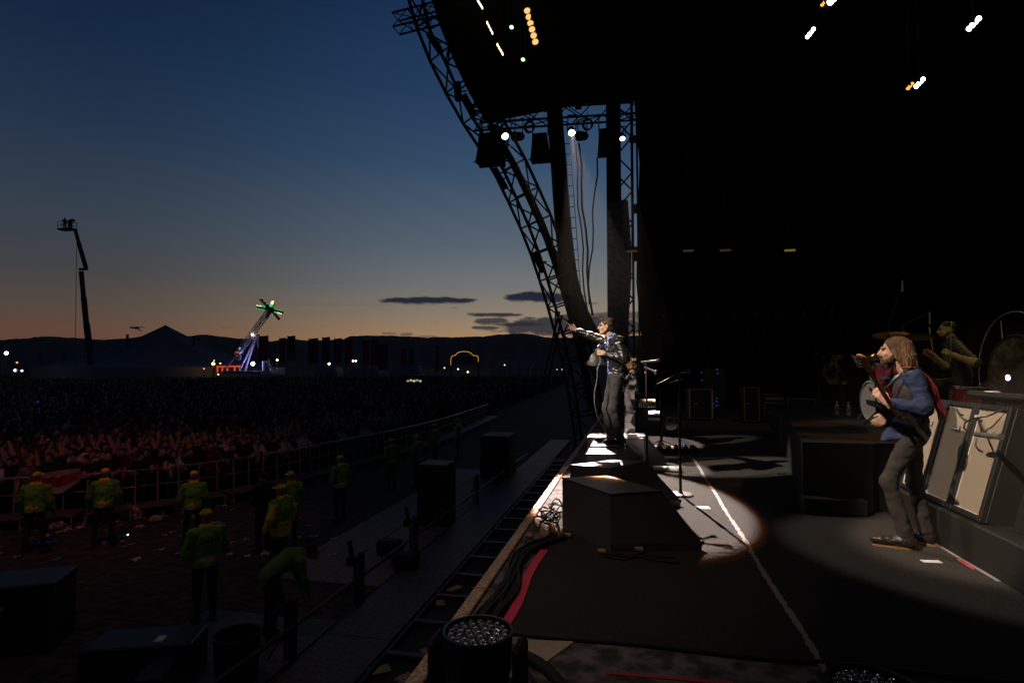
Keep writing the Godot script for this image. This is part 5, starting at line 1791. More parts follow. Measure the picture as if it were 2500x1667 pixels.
func bass_player() -> void:
	var at := on_y(2217, 1333, S + 0.003)
	var t := thing("person", "long-haired bearded bass player in blue shirt and waistcoat", "person", at, deg_to_rad(70))
	var skin := Color(0.5, 0.3, 0.21)
	var hc := Color(0.07, 0.035, 0.018)
	var j := pose({"hd": Vector3(0.0, 1.712, -0.06), "nk": Vector3(0, 1.53, 0.03), "ch": Vector3(0, 1.34, 0.055), "wa": Vector3(0, 1.13, 0.055), "hp": Vector3(0, 1.0, 0.06),
		"sl": Vector3(-0.195, 1.49, 0.075), "el": Vector3(-0.27, 1.235, 0.14), "wl": Vector3(-0.21, 1.255, -0.12),
		"sr": Vector3(0.195, 1.49, 0.065), "er": Vector3(0.29, 1.22, 0.07), "wr": Vector3(0.13, 1.12, -0.12),
		"hl": Vector3(-0.1, 0.97, 0.05), "kl": Vector3(-0.11, 0.575, -0.13), "al": Vector3(-0.1, 0.13, -0.02), "tl": Vector3(-0.115, 0.045, -0.2),
		"hr": Vector3(0.1, 0.97, 0.06), "kr": Vector3(0.13, 0.55, 0.07), "ar": Vector3(0.14, 0.13, 0.14), "tr": Vector3(0.19, 0.045, 0.0)})
	var hb := Basis(Vector3.UP, deg_to_rad(3)) * Basis(Vector3.RIGHT, deg_to_rad(3))
	var g := Geo.new()
	nets(g, bare(figure(j, skin, skin, skin, skin, -0.01)), 0.018, 0.04)
	nets(g, head_bones(j.hd, hb, skin, 1.04, Color(0.15, 0.08, 0.045)) + [[0, j.nk + Vector3(0, -0.03, 0.01), j.hd + Vector3(0, -0.05, 0.03), 0.062, 0.055, skin],
		[1, j.hd + hb * Vector3(0, -0.1, -0.045), Vector3(0.05, 0.035, 0.048), hb, Color(0.15, 0.08, 0.045)]], 0.0065, 0.014)
	# fretting hand on the neck, plucking hand behind
	var hw := t.to_local(far_at(2168, 984, 4.86))
	nets(g, hand_bones(hw, Vector3(-0.02, 0.75, -0.55), Vector3(0.25, 0.3, 0.55), skin, [0.55, 0.62, 0.7, 0.75], 0.5, 1.08) + [[0, j.wl, hw, 0.034, 0.03, skin]], 0.0055, 0.01)
	nets(g, hand_bones(j.wr, Vector3(-0.7, -0.3, -0.4), Vector3(0.0, 0.8, -0.5), skin, [0.5, 0.6, 0.6, 0.6], 0.5, 1.05), 0.007, 0.01)
	part("body", g, M.tint, t)
	# full beard along the jaw
	g = Geo.new()
	var bc := Color(0.085, 0.042, 0.022)
	var bb := [[0, j.hd + hb * Vector3(0, -0.098, -0.07), j.hd + hb * Vector3(0, -0.12, -0.045), 0.03, 0.038, bc], [0, j.hd + hb * Vector3(-0.02, -0.05, -0.099), j.hd + hb * Vector3(0.02, -0.05, -0.099), 0.008, 0.008, bc]]
	for e in [-1.0, 1.0]:
		bb.append([0, j.hd + hb * Vector3(0.062 * e, -0.03, 0.0), j.hd + hb * Vector3(0.05 * e, -0.08, -0.035), 0.018, 0.026, bc])
		bb.append([0, j.hd + hb * Vector3(0.05 * e, -0.08, -0.035), j.hd + hb * Vector3(0.015 * e, -0.1, -0.07), 0.026, 0.026, bc])
		bb.append([0, j.hd + hb * Vector3(0.024 * e, -0.052, -0.093), j.hd + hb * Vector3(0.028 * e, -0.09, -0.078), 0.008, 0.014, bc])
	nets(g, bb, 0.006, 0.014, [], 0.007, Vector3(70, 26, 70), 6)
	part("beard", g, M.tint, t)
	# long hair in locks
	g = Geo.new()
	var hbn := [[1, j.hd + hb * Vector3(0, 0.04, 0.03), Vector3(0.095, 0.098, 0.112), hb, hc]]
	var r := RandomNumberGenerator.new()
	r.seed = 17
	for k in 64:
		var a := lerpf(-2.2, 2.2, k / 63.0)
		var top: Vector3 = j.hd + hb * Vector3(sin(a) * 0.078, 0.06 + 0.03 * cos(a), 0.03 + cos(a) * 0.085)
		var ln := r.randf_range(0.2, 0.3)
		var mid := top + Vector3(sin(a) * r.randf_range(0.012, 0.035), -ln * 0.55, 0.02 + cos(a) * 0.02)
		var end := mid + Vector3(sin(a) * r.randf_range(-0.01, 0.04), -ln * 0.55, r.randf_range(-0.015, 0.04))
		var cc := hc.lerp(Color(0.2, 0.105, 0.052), r.randf())
		hbn.append([0, top, mid, 0.014, 0.014, cc])
		hbn.append([0, mid, end, 0.013, 0.005, cc])
	nets(g, hbn, 0.006, 0.008, [[j.hd + hb * Vector3(0, 0.035, -0.05), hb * Vector3(0, -0.5, -0.86)]], 0.006, Vector3(80, 8, 80), 4)
	part("hair", g, M.tint, t)
	# jeans
	var f := figure(j, skin, hc, hc, hc, 0.006)
	g = Geo.new()
	var low := [[0, j.kl, j.al + Vector3(0, -0.005, 0.005), 0.064, 0.062, hc], [0, j.kr, j.ar + Vector3(0, -0.005, 0.005), 0.064, 0.062, hc]]
	f[8] = [0, j.hl, j.kl, 0.09, 0.06, hc]
	f[15] = [0, j.hr, j.kr, 0.09, 0.06, hc]
	nets(g, [f[2]] + pick(f, [8, 15]) + low, 0.012, 0.045, [[Vector3(0, 1.03, 0), Vector3(0, 1, 0)]], 0.006, Vector3(9, 10, 9), 9)
	var tm := textured(0.036, 0.03, 0.028, 0.3, 0.9, 14.0, 53, 0.06, 0.4)
	tm.uv1_world_triplanar = false
	part("jeans", g, tm, t)
	for s in ["l", "r"]:
		g = Geo.new()
		var a: Vector3 = j["a" + s]
		var toe: Vector3 = j["t" + s]
		var bt := mat(0.035, 0.025, 0.02, 0.3)
		nets(g, [[0, a + Vector3(0, 0.04, 0), a + Vector3(0, -0.05, 0.015), 0.058, 0.052, hc], [0, a + Vector3(0, -0.07, 0.03), toe + Vector3(0, 0.012, 0), 0.052, 0.04, hc], [1, toe + Vector3(0, 0.008, -0.025), Vector3(0.043, 0.036, 0.065), Basis(), hc]], 0.01, 0.035, [[Vector3(0, 0.018, 0), Vector3(0, -1, 0)]], 0.006, Vector3(24, 24, 24), 10)
		var bo := part("boot", g, bt, t)
		g = Geo.new()
		var d := (toe - a); d.y = 0.0; d = d.normalized()
		var sp := []
		for k in 24:
			var an := TAU * k / 24.0
			var l := 0.165 * cos(an)
			var c := (a + toe) * 0.5 - d * 0.01
			var wd := 0.047 * sin(an) * (1.0 - 0.12 * cos(an))
			var pp := c + d * l + d.cross(Vector3.UP) * wd
			sp.append(Vector2(pp.x, pp.z))
		g.prism(sp, 0.0, 0.018)
		part("sole", g, mat(0.26, 0.13, 0.06, 0.7), bo)
	# shirt with fine dots, tails loose
	g = Geo.new()
	var sb := figure(j, skin, hc, hc, hc, 0.01)
	sb[4] = [0, j.sl, j.el, 0.074, 0.061, hc]
	sb[5] = [0, j.el, j.wl + (j.wl - j.el) * 0.02, 0.058, 0.044, hc]
	nets(g, pick(sb, [0, 1, 2, 3, 4, 5, 11, 12]) + [[0, Vector3(0, 1.02, 0.05), Vector3(0, 0.9, 0.05), 0.155, 0.178, hc, 0.85], [0, Vector3(-0.06, 1.0, -0.06), Vector3(-0.08, 0.92, -0.13), 0.07, 0.06, hc]], 0.012, 0.04, [[Vector3(0, 0.945, 0), Vector3(0, -0.985, 0.17)], [j.nk + Vector3(0, 0.0, 0), Vector3(0, 0.9, -0.4)]], 0.009, Vector3(8, 13, 8), 11)
	part("shirt", g, spotted(Color(0.011, 0.023, 0.075), Color(0.1, 0.125, 0.19), 128, 16, 2.2, 9.0), t)
	# waistcoat over the trunk
	g = Geo.new()
	nets(g, pick(figure(j, skin, hc, hc, hc, 0.021), [0, 1, 2]), 0.013, 0.04, [[Vector3(0, 1.0, 0), Vector3(0, -0.97, -0.22)], [j.nk + Vector3(0, -0.04, 0), Vector3(0, 0.85, -0.5)], [Vector3(0, 0, 0.1), Vector3(-0.2, 0, 1)]], 0.006, Vector3(8, 8, 8), 12)
	part("waistcoat", g, mat(0.024, 0.017, 0.02, 0.7), t)
	# red scarf over the shoulder and down the back
	g = Geo.new()
	var rows := []
	var sc := [[-0.10, 1.575, -0.01], [-0.14, 1.575, 0.08], [-0.15, 1.5, 0.155], [-0.14, 1.4, 0.205], [-0.13, 1.3, 0.225], [-0.13, 1.24, 0.25], [-0.14, 1.18, 0.27], [-0.14, 1.13, 0.255]]
	for k in sc.size():
		var p := Vector3(sc[k][0], sc[k][1], sc[k][2])
		var w := [0.03, 0.035, 0.03, 0.03, 0.028, 0.045, 0.06, 0.05][k] as float
		var row := []
		for i in 6: row.append(p + Vector3((i / 5.0 - 0.5) * w * 1.6, 0.0, (i / 5.0 - 0.5) * w * 1.2 + 0.014 * sin(i * 2.2 + k)))
		rows.append(row)
	g.sheet(rows, 0.008)
	part("scarf", g, textured(0.2, 0.02, 0.032, 0.4, 0.5, 8.0, 54, 0.05, 0.4), t)
	# bass guitar, its neck rising towards the audience and the camera
	var h0 := far_at(2112, 884, 4.52)
	var n1 := far_at(2196, 1022, 4.93)
	var bg := thing("bass_guitar", "dark bass guitar with orange maple neck held by the bass player", "bass guitar", n1)
	var d := (h0 - n1).normalized()
	var sidev := d.cross(Vector3(-0.75, 0.1, 0.65)).normalized()
	var fn := sidev.cross(d)
	var maple := textured(0.5, 0.2, 0.06, 0.15, 0.3, 12.0, 55)
	var bas := Basis(sidev, d, sidev.cross(d))
	var ln := (h0 - n1).length()
	g = Geo.new()
	g.cbox(d * ln * 0.42, Vector3(0.043, ln * 0.86, 0.022), 0.008, bas)
	part("neck", g, maple, bg)
	g = Geo.new()
	g.cbox(d * (ln * 0.88 + 0.075), Vector3(0.075, 0.19, 0.018), 0.008, bas)
	g.ell(d * (ln * 0.88 + 0.165), Vector3(0.045, 0.045, 0.012), bas, 12, 8)
	part("headstock", g, maple, bg)
	for k in 4:
		var p := d * (ln * 0.88 + 0.02 + 0.042 * k)
		rod("tuning_peg", p + sidev * 0.03, p - sidev * 0.075, 0.007, M.chrome, bg)
		var pg := Geo.new()
		pg.ell(p - sidev * 0.08, Vector3(0.008, 0.018, 0.018), bas, 8, 6)
		part("tuning_key", pg, M.chrome, bg)
	g = Geo.new()
	var bodyp := [Vector2(-0.05, 0.1), Vector2(-0.14, 0.16), Vector2(-0.17, 0.05), Vector2(-0.12, -0.07), Vector2(-0.18, -0.2), Vector2(-0.1, -0.32), Vector2(0.06, -0.34), Vector2(0.17, -0.24), Vector2(0.13, -0.08), Vector2(0.15, 0.06), Vector2(0.1, 0.12), Vector2(0.04, 0.02)]
	g.prism(bodyp, -0.02, 0.02, Basis(sidev, sidev.cross(d), d))
	part("body", g, mat(0.02, 0.016, 0.014, 0.2), bg)
	# strap over the near shoulder
	g = Geo.new()
	rows = []
	for q in [[-0.17, 1.36, -0.15], [-0.2, 1.44, -0.085], [-0.195, 1.515, -0.03], [-0.165, 1.565, 0.04], [-0.13, 1.55, 0.11]]:
		var p := Vector3(q[0], q[1], q[2])
		rows.append([t.to_global(p + Vector3(0.0, -0.018, -0.026)) - n1, t.to_global(p + Vector3(-0.01, 0, 0)) - n1, t.to_global(p + Vector3(0.0, 0.014, 0.028)) - n1])
	g.sheet(rows, 0.008)
	part("strap", g, mat(0.05, 0.048, 0.045, 0.3), bg)
	g = Geo.new()
	g.ell(t.to_global(Vector3(-0.185, 1.365, -0.165)) - n1, Vector3(0.02, 0.02, 0.012), Basis(), 10, 8)
	part("strap_button", g, M.chrome, bg)

func guitarist() -> void:
	var at := on_y(1546, 1096, S + 0.003)
	var t := thing("person", "curly-haired guitarist in black jacket behind the mirrored post", "person", at, deg_to_rad(96))
	var skin := Color(0.5, 0.3, 0.21)
	var bl := Color(0.02, 0.019, 0.02)
	var j := pose({"hd": Vector3(0, 1.6, -0.06), "wl": Vector3(-0.2, 1.12, -0.26), "el": Vector3(-0.27, 1.13, 0.05), "wr": Vector3(0.12, 1.0, -0.2), "er": Vector3(0.28, 1.1, 0.06), "kl": Vector3(-0.12, 0.5, -0.06), "kr": Vector3(0.13, 0.5, 0.02)})
	var g := Geo.new()
	nets(g, bare(figure(j, skin, skin, skin, skin, -0.01)), 0.02, 0.04)
	nets(g, head_bones(j.hd, Basis(), skin), 0.008, 0.014)
	part("body", g, M.tint, t)
	g = Geo.new()
	var f := figure(j, skin, bl, bl, bl, 0.02)
	nets(g, pick(f, [0, 1, 2, 3, 4, 5, 11, 12]), 0.016, 0.04, [[j.nk + Vector3(0, 0.02, 0), Vector3(0, 0.9, -0.4)], [Vector3(0, 0.93, 0), Vector3(0, -1, 0)]], 0.016, Vector3(12, 20, 12), 13)
	part("jacket", g, M.leather, t)
	g = Geo.new()
	nets(g, pick(f, [2, 8, 9, 10, 15, 16, 17]), 0.02, 0.04, [[Vector3(0, 1.0, 0), Vector3(0, 1, 0)]])
	part("trousers", g, M.black, t)
	g = Geo.new()
	var r := RandomNumberGenerator.new()
	r.seed = 23
	var hbn := [[1, j.hd + Vector3(0, 0.04, 0.035), Vector3(0.1, 0.1, 0.115), Basis(), Color(0.26, 0.14, 0.06)]]
	for k in 60:
		var d := Vector3(r.randf_range(-1, 1), r.randf_range(-1.1, 1), r.randf_range(-0.7, 1)).normalized()
		hbn.append([1, j.hd + Vector3(0, 0.03, 0.04) + d * Vector3(0.105, 0.12, 0.125), Vector3.ONE * r.randf_range(0.018, 0.03), Basis(), Color(0.14, 0.07, 0.03).lerp(Color(0.45, 0.27, 0.12), r.randf())])
	nets(g, hbn, 0.009, 0.012, [[j.hd + Vector3(0, 0.03, -0.06), Vector3(0, -0.3, -0.95)]])
	part("hair", g, M.tint, t)
	var ce := t.to_global(Vector3(0.0, 0.98, -0.22))
	var gt := thing("electric_guitar", "dark electric guitar held low by the curly-haired guitarist", "guitar", ce)
	var d2 := (t.global_basis * Vector3(-0.85, 0.3, -0.15)).normalized()
	g = Geo.new()
	g.cbox(d2 * 0.42, Vector3(0.05, 0.7, 0.022), 0.006, Basis(d2.cross(Vector3.UP).normalized(), d2, d2.cross(Vector3.UP).normalized().cross(d2)))
	part("neck", g, mat(0.4, 0.22, 0.09, 0.4), gt)
	g = Geo.new()
	g.ell(Vector3.ZERO, Vector3(0.19, 0.15, 0.03), Basis(d2, d2.cross(Vector3(-1, 0, 0.2)).normalized(), d2.cross(d2.cross(Vector3(-1, 0, 0.2)).normalized())), 16, 8)
	part("body", g, mat(0.03, 0.02, 0.02, 0.2), gt)
	for k in 3:
		var k2 := Geo.new()
		k2.ell(-d2 * (0.02 + 0.05 * k) + Vector3(-0.03, 0.0, 0.03), Vector3(0.016, 0.016, 0.016), Basis(), 8, 6)
		part("knob", k2, M.chrome, gt)
	g = Geo.new()
	g.path([t.to_global(Vector3(-0.12, 1.5, 0.03)) - ce, t.to_global(Vector3(-0.15, 1.4, -0.1)) - ce, t.to_global(Vector3(-0.1, 1.2, -0.19)) - ce, Vector3(0, 0.05, 0)], 0.02, 6)
	part("strap", g, mat(0.2, 0.18, 0.15, 0.6), gt)

func drummer() -> void:
	var y0 := S + 0.75
	var t := thing("person", "bearded drummer in dark shirt with raised sticks behind the red drums", "person", Vector3(4.72, y0, -9.8), deg_to_rad(78))
	var skin := Color(0.42, 0.27, 0.18)
	var to := Color(0.03, 0.045, 0.05)
	var hd := t.to_local(on_x(2312, 806, 4.56))
	var hl := t.to_local(on_x(2325, 866, 4.32))
	var hr := t.to_local(on_x(2277, 868, 4.2))
	var j := pose({"hd": hd, "nk": hd + Vector3(0, -0.17, 0.06), "ch": hd + Vector3(0, -0.36, 0.09), "wa": Vector3(0, 0.72, 0.05), "hp": Vector3(0, 0.6, 0.03),
		"sl": hd + Vector3(-0.2, -0.22, 0.06), "sr": hd + Vector3(0.2, -0.22, 0.06), "wl": hl, "wr": hr, "el": hl + Vector3(-0.16, -0.12, 0.24), "er": hr + Vector3(0.2, -0.16, 0.2),
		"hl": Vector3(-0.12, 0.58, 0.0), "hr": Vector3(0.12, 0.58, 0.0), "kl": Vector3(-0.22, 0.56, -0.42), "kr": Vector3(0.22, 0.56, -0.42), "al": Vector3(-0.22, 0.1, -0.45), "ar": Vector3(0.22, 0.1, -0.45), "tl": Vector3(-0.24, 0.04, -0.62), "tr": Vector3(0.24, 0.04, -0.62)})
	var g := Geo.new()
	var f := figure(j, skin, to, Color(0.02, 0.02, 0.022), Color(0.02, 0.02, 0.02), 0.004, false)
	f.remove_at(7); f.remove_at(6)
	nets(g, f, 0.018, 0.04, [], 0.008, Vector3(12, 12, 12), 3)
	nets(g, head_bones(hd, Basis(Vector3.RIGHT, -0.1), skin, 1.03, Color(0.04, 0.028, 0.02)), 0.0075, 0.014)
	nets(g, hand_bones(hl, Vector3(0.1, 0.5, -0.8), Vector3(0.3, 0.8, 0.4), skin, [1.1, 1.1, 1.1, 1.1], 0.9, 1.05), 0.007, 0.01)
	nets(g, hand_bones(hr, Vector3(-0.1, 0.5, -0.8), Vector3(-0.3, 0.8, 0.4), skin, [1.1, 1.1, 1.1, 1.1], 0.9, 1.05), 0.007, 0.01)
	part("body", g, M.tint, t)
	g = Geo.new()
	nets(g, [[1, hd + Vector3(0, 0.06, 0.025), Vector3(0.085, 0.075, 0.1), Basis(), Color(0.05, 0.04, 0.03)]], 0.009, 0.02, [[hd + Vector3(0, 0.03, -0.02), Vector3(0, -0.8, -0.6)]], 0.014, Vector3(40, 40, 40), 4)
	part("hair", g, M.tint, t)
	for q in [[2322, 868, 4.3, 2324, 788, 4.2, "pale drumstick upright in the drummer's near hand"], [2281, 872, 4.2, 2270, 802, 4.1, "pale drumstick slanting in the drummer's far hand"]]:
		var a := on_x(q[0], q[1], q[2])
		var b := on_x(q[3], q[4], q[5])
		g = Geo.new()
		g.tube(a + (a - b) * 0.2, b, 0.0075, 0.0065, 8)
		g.ell(b, Vector3(0.008, 0.012, 0.008), Basis(), 8, 6)
		single("drumstick", g, mat(0.6, 0.42, 0.2, 0.5), q[6], "drumstick")

# ---------------------------------------------------------------- the field in front of the stage
const BAR := [Vector2(-21.5, -9.6), Vector2(-18.6, -10.8), Vector2(-15.98, -12.28), Vector2(-14.87, -12.93), Vector2(-14.22, -13.45), Vector2(-13.51, -14.41), Vector2(-12.91, -15.32), Vector2(-12.37, -16.89), Vector2(-12.02, -18.19), Vector2(-11.77, -20.18), Vector2(-11.4, -22.82), Vector2(-11.14, -24.33), Vector2(-10.8, -29.6), Vector2(-10.9, -34.6), Vector2(-11.5, -45.0), Vector2(-12.5, -60.0)]

func bar_x(z: float) -> float:
	for k in BAR.size() - 1:
		if z >= BAR[k + 1].y: return lerpf(BAR[k].x, BAR[k + 1].x, clampf((z - BAR[k].y) / (BAR[k + 1].y - BAR[k].y), 0.0, 1.0))
	return BAR[-1].x + (z + 60.0) * 0.05

func field() -> void:
	var g := Geo.new()
	var rows := []
	for j in 41:
		var row := []
		for i in 41:
			var x := -40.0 + signf(i - 20.0) * pow(absf(i - 20.0) / 20.0, 3.0) * 3800.0
			var z := -40.0 + signf(j - 20.0) * pow(absf(j - 20.0) / 20.0, 3.0) * 4200.0
			row.append(Vector3(x, 0.0, z))
		rows.append(row)
	rows.reverse()
	g.sheet(rows)
	structure("ground", g, M.dirt)
	hills()
	pit()
	barrier()
	guards()
	crowd()
	distance()

func hills() -> void:
	var prof := [[-900, 838], [-400, 832], [-150, 836], [0, 830], [49, 826], [113, 821], [171, 824], [245, 829], [306, 826], [367, 818], [459, 820], [496, 816], [536, 821], [582, 826], [658, 833], [702, 826], [753, 831], [800, 830], [835, 828], [858, 820], [900, 819], [940, 819], [1001, 821], [1042, 824], [1070, 822], [1103, 823], [1178, 821], [1222, 816], [1280, 814], [1348, 824], [1400, 824], [1500, 820], [1700, 816], [2100, 820], [2600, 826]]
	var f := FastNoiseLite.new()
	f.seed = 8
	f.frequency = 1.0
	f.fractal_octaves = 4
	var rows := [[], [], [], [], [], []]
	var px := -880.0
	var k := 0
	while px < 2590.0:
		while prof[k + 1][0] < px: k += 1
		var a: Array = prof[k]
		var b: Array = prof[k + 1]
		var py := lerpf(a[1], b[1], smoothstep(0.0, 1.0, (px - a[0]) / (b[0] - a[0])))
		py += f.get_noise_1d(px * 0.2) * 1.2 + f.get_noise_1d(px * 0.03) * 0.8
		var r := ray(px, py)
		var hd := Vector2(r.x, r.z).length()
		var crest := cam.position + r * (2900.0 / hd)
		var out := Vector3(r.x, 0, r.z) / hd
		rows[0].append(out * 3700.0 + Vector3(0, -5.0, 0))
		rows[1].append(out * 3200.0 + Vector3(0, crest.y * 0.82, 0))
		rows[2].append(crest)
		rows[3].append(out * 2550.0 + Vector3(0, crest.y * (0.66 + 0.12 * f.get_noise_2d(px * 0.012, 4.0)), 0))
		rows[4].append(out * 2000.0 + Vector3(0, crest.y * (0.25 + 0.12 * f.get_noise_2d(px * 0.015, 9.0)), 0))
		rows[5].append(out * 1500.0 + Vector3(0, -3.0, 0))
		px += 5.0
	rows.reverse()
	var g := Geo.new()
	g.sheet(rows)
	structure("hills", g, textured(0.036, 0.028, 0.021, 0.5, 0.98, 0.004, 61, 0.02))

func pit() -> void:
	# grey panels laid along the foot of the stage
	var t := thing("panel_walkway", "grey metal panels laid beside the stage foot", "walkway", Vector3(-4.17, 0, -14))
	var z := 13.0
	while z > -16.0:
		var g := Geo.new()
		g.cbox(Vector3(0, 0.03, z - 1.2), Vector3(1.09, 0.05, 2.385), 0.006, Basis(Vector3.RIGHT, 0.0015 * sin(z * 3.0)))
		part("panel", g, M.plate, t)
		z -= 2.4
	t = thing("trackway", "wide pale trackway panels on the pit ground", "trackway", Vector3(-5.93, 0, -16))
	for k in 5:
		for i in 2:
			var g := Geo.new()
			g.cbox(Vector3(-0.6 + 1.19 * i, 0.02, 5.85 - 1.22 - k * 2.44), Vector3(1.175, 0.035, 2.425), 0.005)
			part("panel", g, textured(0.12, 0.11, 0.12, 0.3, 0.7, 1.0, 71) if k == 0 and i == 0 else (t.get_child(0) as MeshInstance3D).material_override, t)
	t = thing("trackway", "near trackway panels below the barrel and the bending steward", "trackway", Vector3(-5.95, 0, -6.0))
	for k in 2:
		var g := Geo.new()
		g.cbox(Vector3(0, 0.02, 1.0 - k * 2.44), Vector3(2.36, 0.035, 2.425), 0.005)
		part("panel", g, M.plate, t)
	# ribs of the stage base frame between walkway and stage
	t = thing("base_frame", "dark steel ladder frame on the ground along the stage foot", "base frame", Vector3(-2.3, 0, -14))
	for s in [-1.22, 1.1]: rod("rail", Vector3(s, 0.06, 13.0), Vector3(s, 0.06, -11.0), 0.04, M.steel, t)
	var zz := 11.5
	while zz > -11.0:
		var g := Geo.new()
		g.cbox(Vector3(-0.05, 0.08, zz), Vector3(2.3, 0.09, 0.1), 0.012)
		part("rib", g, mat(0.05, 0.05, 0.055, 0.5), t)
		zz -= 1.05
	var gg := Geo.new()
	gg.box(Vector3(-2.35, 0.006, -13.0), Vector3(2.4, 0.006, 26.0))
	structure("pit_floor", gg, mat(0.03, 0.027, 0.026, 0.8))
	var r := RandomNumberGenerator.new()
	r.seed = 14
	for k in 7:
		var p := on_y([1110, 1075, 980, 925, 1050, 1035, 990][k], [1440, 1475, 1520, 1640, 1590, 1665, 1660][k], 0.02)
		gg = Geo.new()
		gg.cbox(p + Vector3(0, 0.02, 0), Vector3(r.randf_range(0.15, 0.3), 0.03, r.randf_range(0.1, 0.2)), 0.004, Basis(Vector3.UP, r.randf() * 3.0))
		single("scrap_of_wood", gg, M.lip, "small brown scrap of board lying in the frame below the stage", "scrap", "scraps below the stage edge")
	# camera rail on posts along the walkway
	t = thing("pit_rail", "dark tube rail on short posts along the panel walkway", "rail", Vector3(-4.74, 0, -12))
	var g2 := Geo.new()
	g2.path([Vector3(0, 0.56, 7.2), Vector3(0, 0.5, 4.0), Vector3(0, 0.47, 0.0), Vector3(0, 0.4, -4.0), Vector3(0, 0.32, -13.0)], 0.032, 8)
	part("tube", g2, mat(0.06, 0.055, 0.055, 0.5, 0.3), t)
	for q in [[4.6, 1], [2.55, 1], [0.0, 1], [-2.45, 0], [-5.0, 0], [-7.5, 0]]:
		var pz: float = q[0]
		block("post", Vector3(-0.02, 0.44, pz), Vector3(0.09, 0.88, 0.09), M.black, t)
		block("post", Vector3(-0.13, 0.4, pz), Vector3(0.03, 0.8, 0.04), M.black, t)
		if q[1] == 1:
			block("clamp_box", Vector3(-0.2, 0.72, pz), Vector3(0.16, 0.14, 0.12), M.black, t)
			block("clamp_lever", Vector3(-0.22, 0.92, pz), Vector3(0.06, 0.3, 0.06), M.black, t, Basis(Vector3.BACK, 0.25))
		rod("brace", Vector3(-0.05, 0.6, pz), Vector3(-0.35, 0.03, pz + 0.1), 0.012, M.steel, t)
	# loudspeaker stacks in the pit
	var sp := [[Vector3(-5.2, 0, -14.6), Vector3(0.8, 1.55, 0.8), "black loudspeaker stack in the pit beside the pit rail"], [Vector3(-5.2, 0, -21.6), Vector3(1.1, 1.5, 1.4), "wide black loudspeaker stack farther along the pit"]]
	for q in sp:
		t = thing("loudspeaker_stack", q[2], "loudspeaker", q[0] + Vector3(0, 0.038, 0))
		var h: float = q[1].y / 2.0
		for k in 2:
			var g := Geo.new()
			g.cbox(Vector3(0, h * (k + 0.5), 0), Vector3(q[1].x, h - 0.012, q[1].z), 0.02)
			var o := part("cabinet", g, M.boxside, t)
			block("grille", Vector3(-q[1].x / 2 - 0.004, h * (k + 0.5), 0), Vector3(0.012, h - 0.1, q[1].z - 0.1), M.black, o)
		block("top_board", Vector3(0, q[1].y + 0.012, 0), Vector3(q[1].x * 0.95, 0.02, q[1].z * 0.95), mat(0.12, 0.1, 0.09, 0.7), t)
	# low dark lamps on the walkway edge
	for q in [[950, 1350], [990, 1385]]:
		var p := on_y(q[0], q[1], 0.06)
		t = thing("floor_lamp_unit", ["dark blinder lamp box on the trackway", "dark rounded lamp unit beside the walkway"][used.get("floor_lamp_unit", 0)], "stage light", p)
		var g := Geo.new()
		g.cbox(Vector3(0, 0.15, 0), Vector3(0.5, 0.28, 0.34), 0.04)
		part("housing", g, M.black, t)
		block("bracket", Vector3(0, 0.02, 0), Vector3(0.4, 0.04, 0.4), M.steel, t)
	# barrel, cases and dark gear in the near corner
	var bp := Vector3(-5.15, 0.04, -6.75)
	t = thing("waste_barrel", "open black waste barrel below the stage", "barrel", bp)
	var gb := Geo.new()
	gb.lathe([Vector2(0.0, 0.002), Vector2(0.24, 0.002), Vector2(0.27, 0.2), Vector2(0.265, 0.22), Vector2(0.29, 0.6), Vector2(0.3, 0.62), Vector2(0.27, 0.62), Vector2(0.23, 0.06), Vector2(0.0, 0.05)], 24)
	part("drum", gb, M.black, t)
	gb = Geo.new()
	gb.path([Vector3(-0.29, 0.55, 0), Vector3(-0.34, 0.5, 0), Vector3(-0.33, 0.42, 0), Vector3(-0.28, 0.4, 0)], 0.012, 6)
	part("handle", gb, M.steel, t)
	for q in [[Vector3(-6.35, 0.04, -6.55), Vector3(1.3, 0.55, 0.6), 0.35, "long dark flight case with white label beside the barrel"], [Vector3(-9.2, 0.0, -6.9), Vector3(1.5, 1.0, 0.8), 0.5, "tall dark flight case with small yellow label at the pit edge"]]:
		t = thing("pit_flight_case", q[3], "flight case", q[0], q[2])
		var g := Geo.new()
		g.cbox(Vector3(0, q[1].y / 2, 0), q[1], 0.02)
		part("case", g, mat(0.01, 0.0105, 0.012, 0.5), t)
		for s in [-1, 1]:
			block("edge_rail", Vector3(s * (q[1].x / 2), q[1].y / 2, q[1].z / 2), Vector3(0.03, q[1].y, 0.03), M.steel, t)
		block("paper_label", Vector3(0.2, q[1].y + 0.004, 0.1) if q[1].y < 0.7 else Vector3(0.1, q[1].y * 0.7, q[1].z / 2 + 0.004), Vector3(0.1, 0.006, 0.16) if q[1].y < 0.7 else Vector3(0.12, 0.08, 0.006), M.white if q[1].y < 0.7 else mat(0.5, 0.38, 0.05, 0.8), t)
	t = thing("monitor_wedge", "black wedge monitor lying between case and barrel", "loudspeaker", Vector3(-5.75, 0.04, -6.15), 0.4)
	var gw := Geo.new()
	gw.prism([Vector2(-0.3, 0.0), Vector2(0.3, 0.0), Vector2(0.1, -0.42), Vector2(-0.2, -0.42)], -0.3, 0.3, Basis(Vector3.RIGHT, -PI / 2) * Basis(Vector3.RIGHT, PI), Vector3(0, 0, 0))
	part("cabinet", gw, M.boxside, t)
	# litter on the pit ground
	r.seed = 77
	var mm := MultiMesh.new()
	mm.transform_format = MultiMesh.TRANSFORM_3D
	mm.use_colors = true
	var lg := Geo.new()
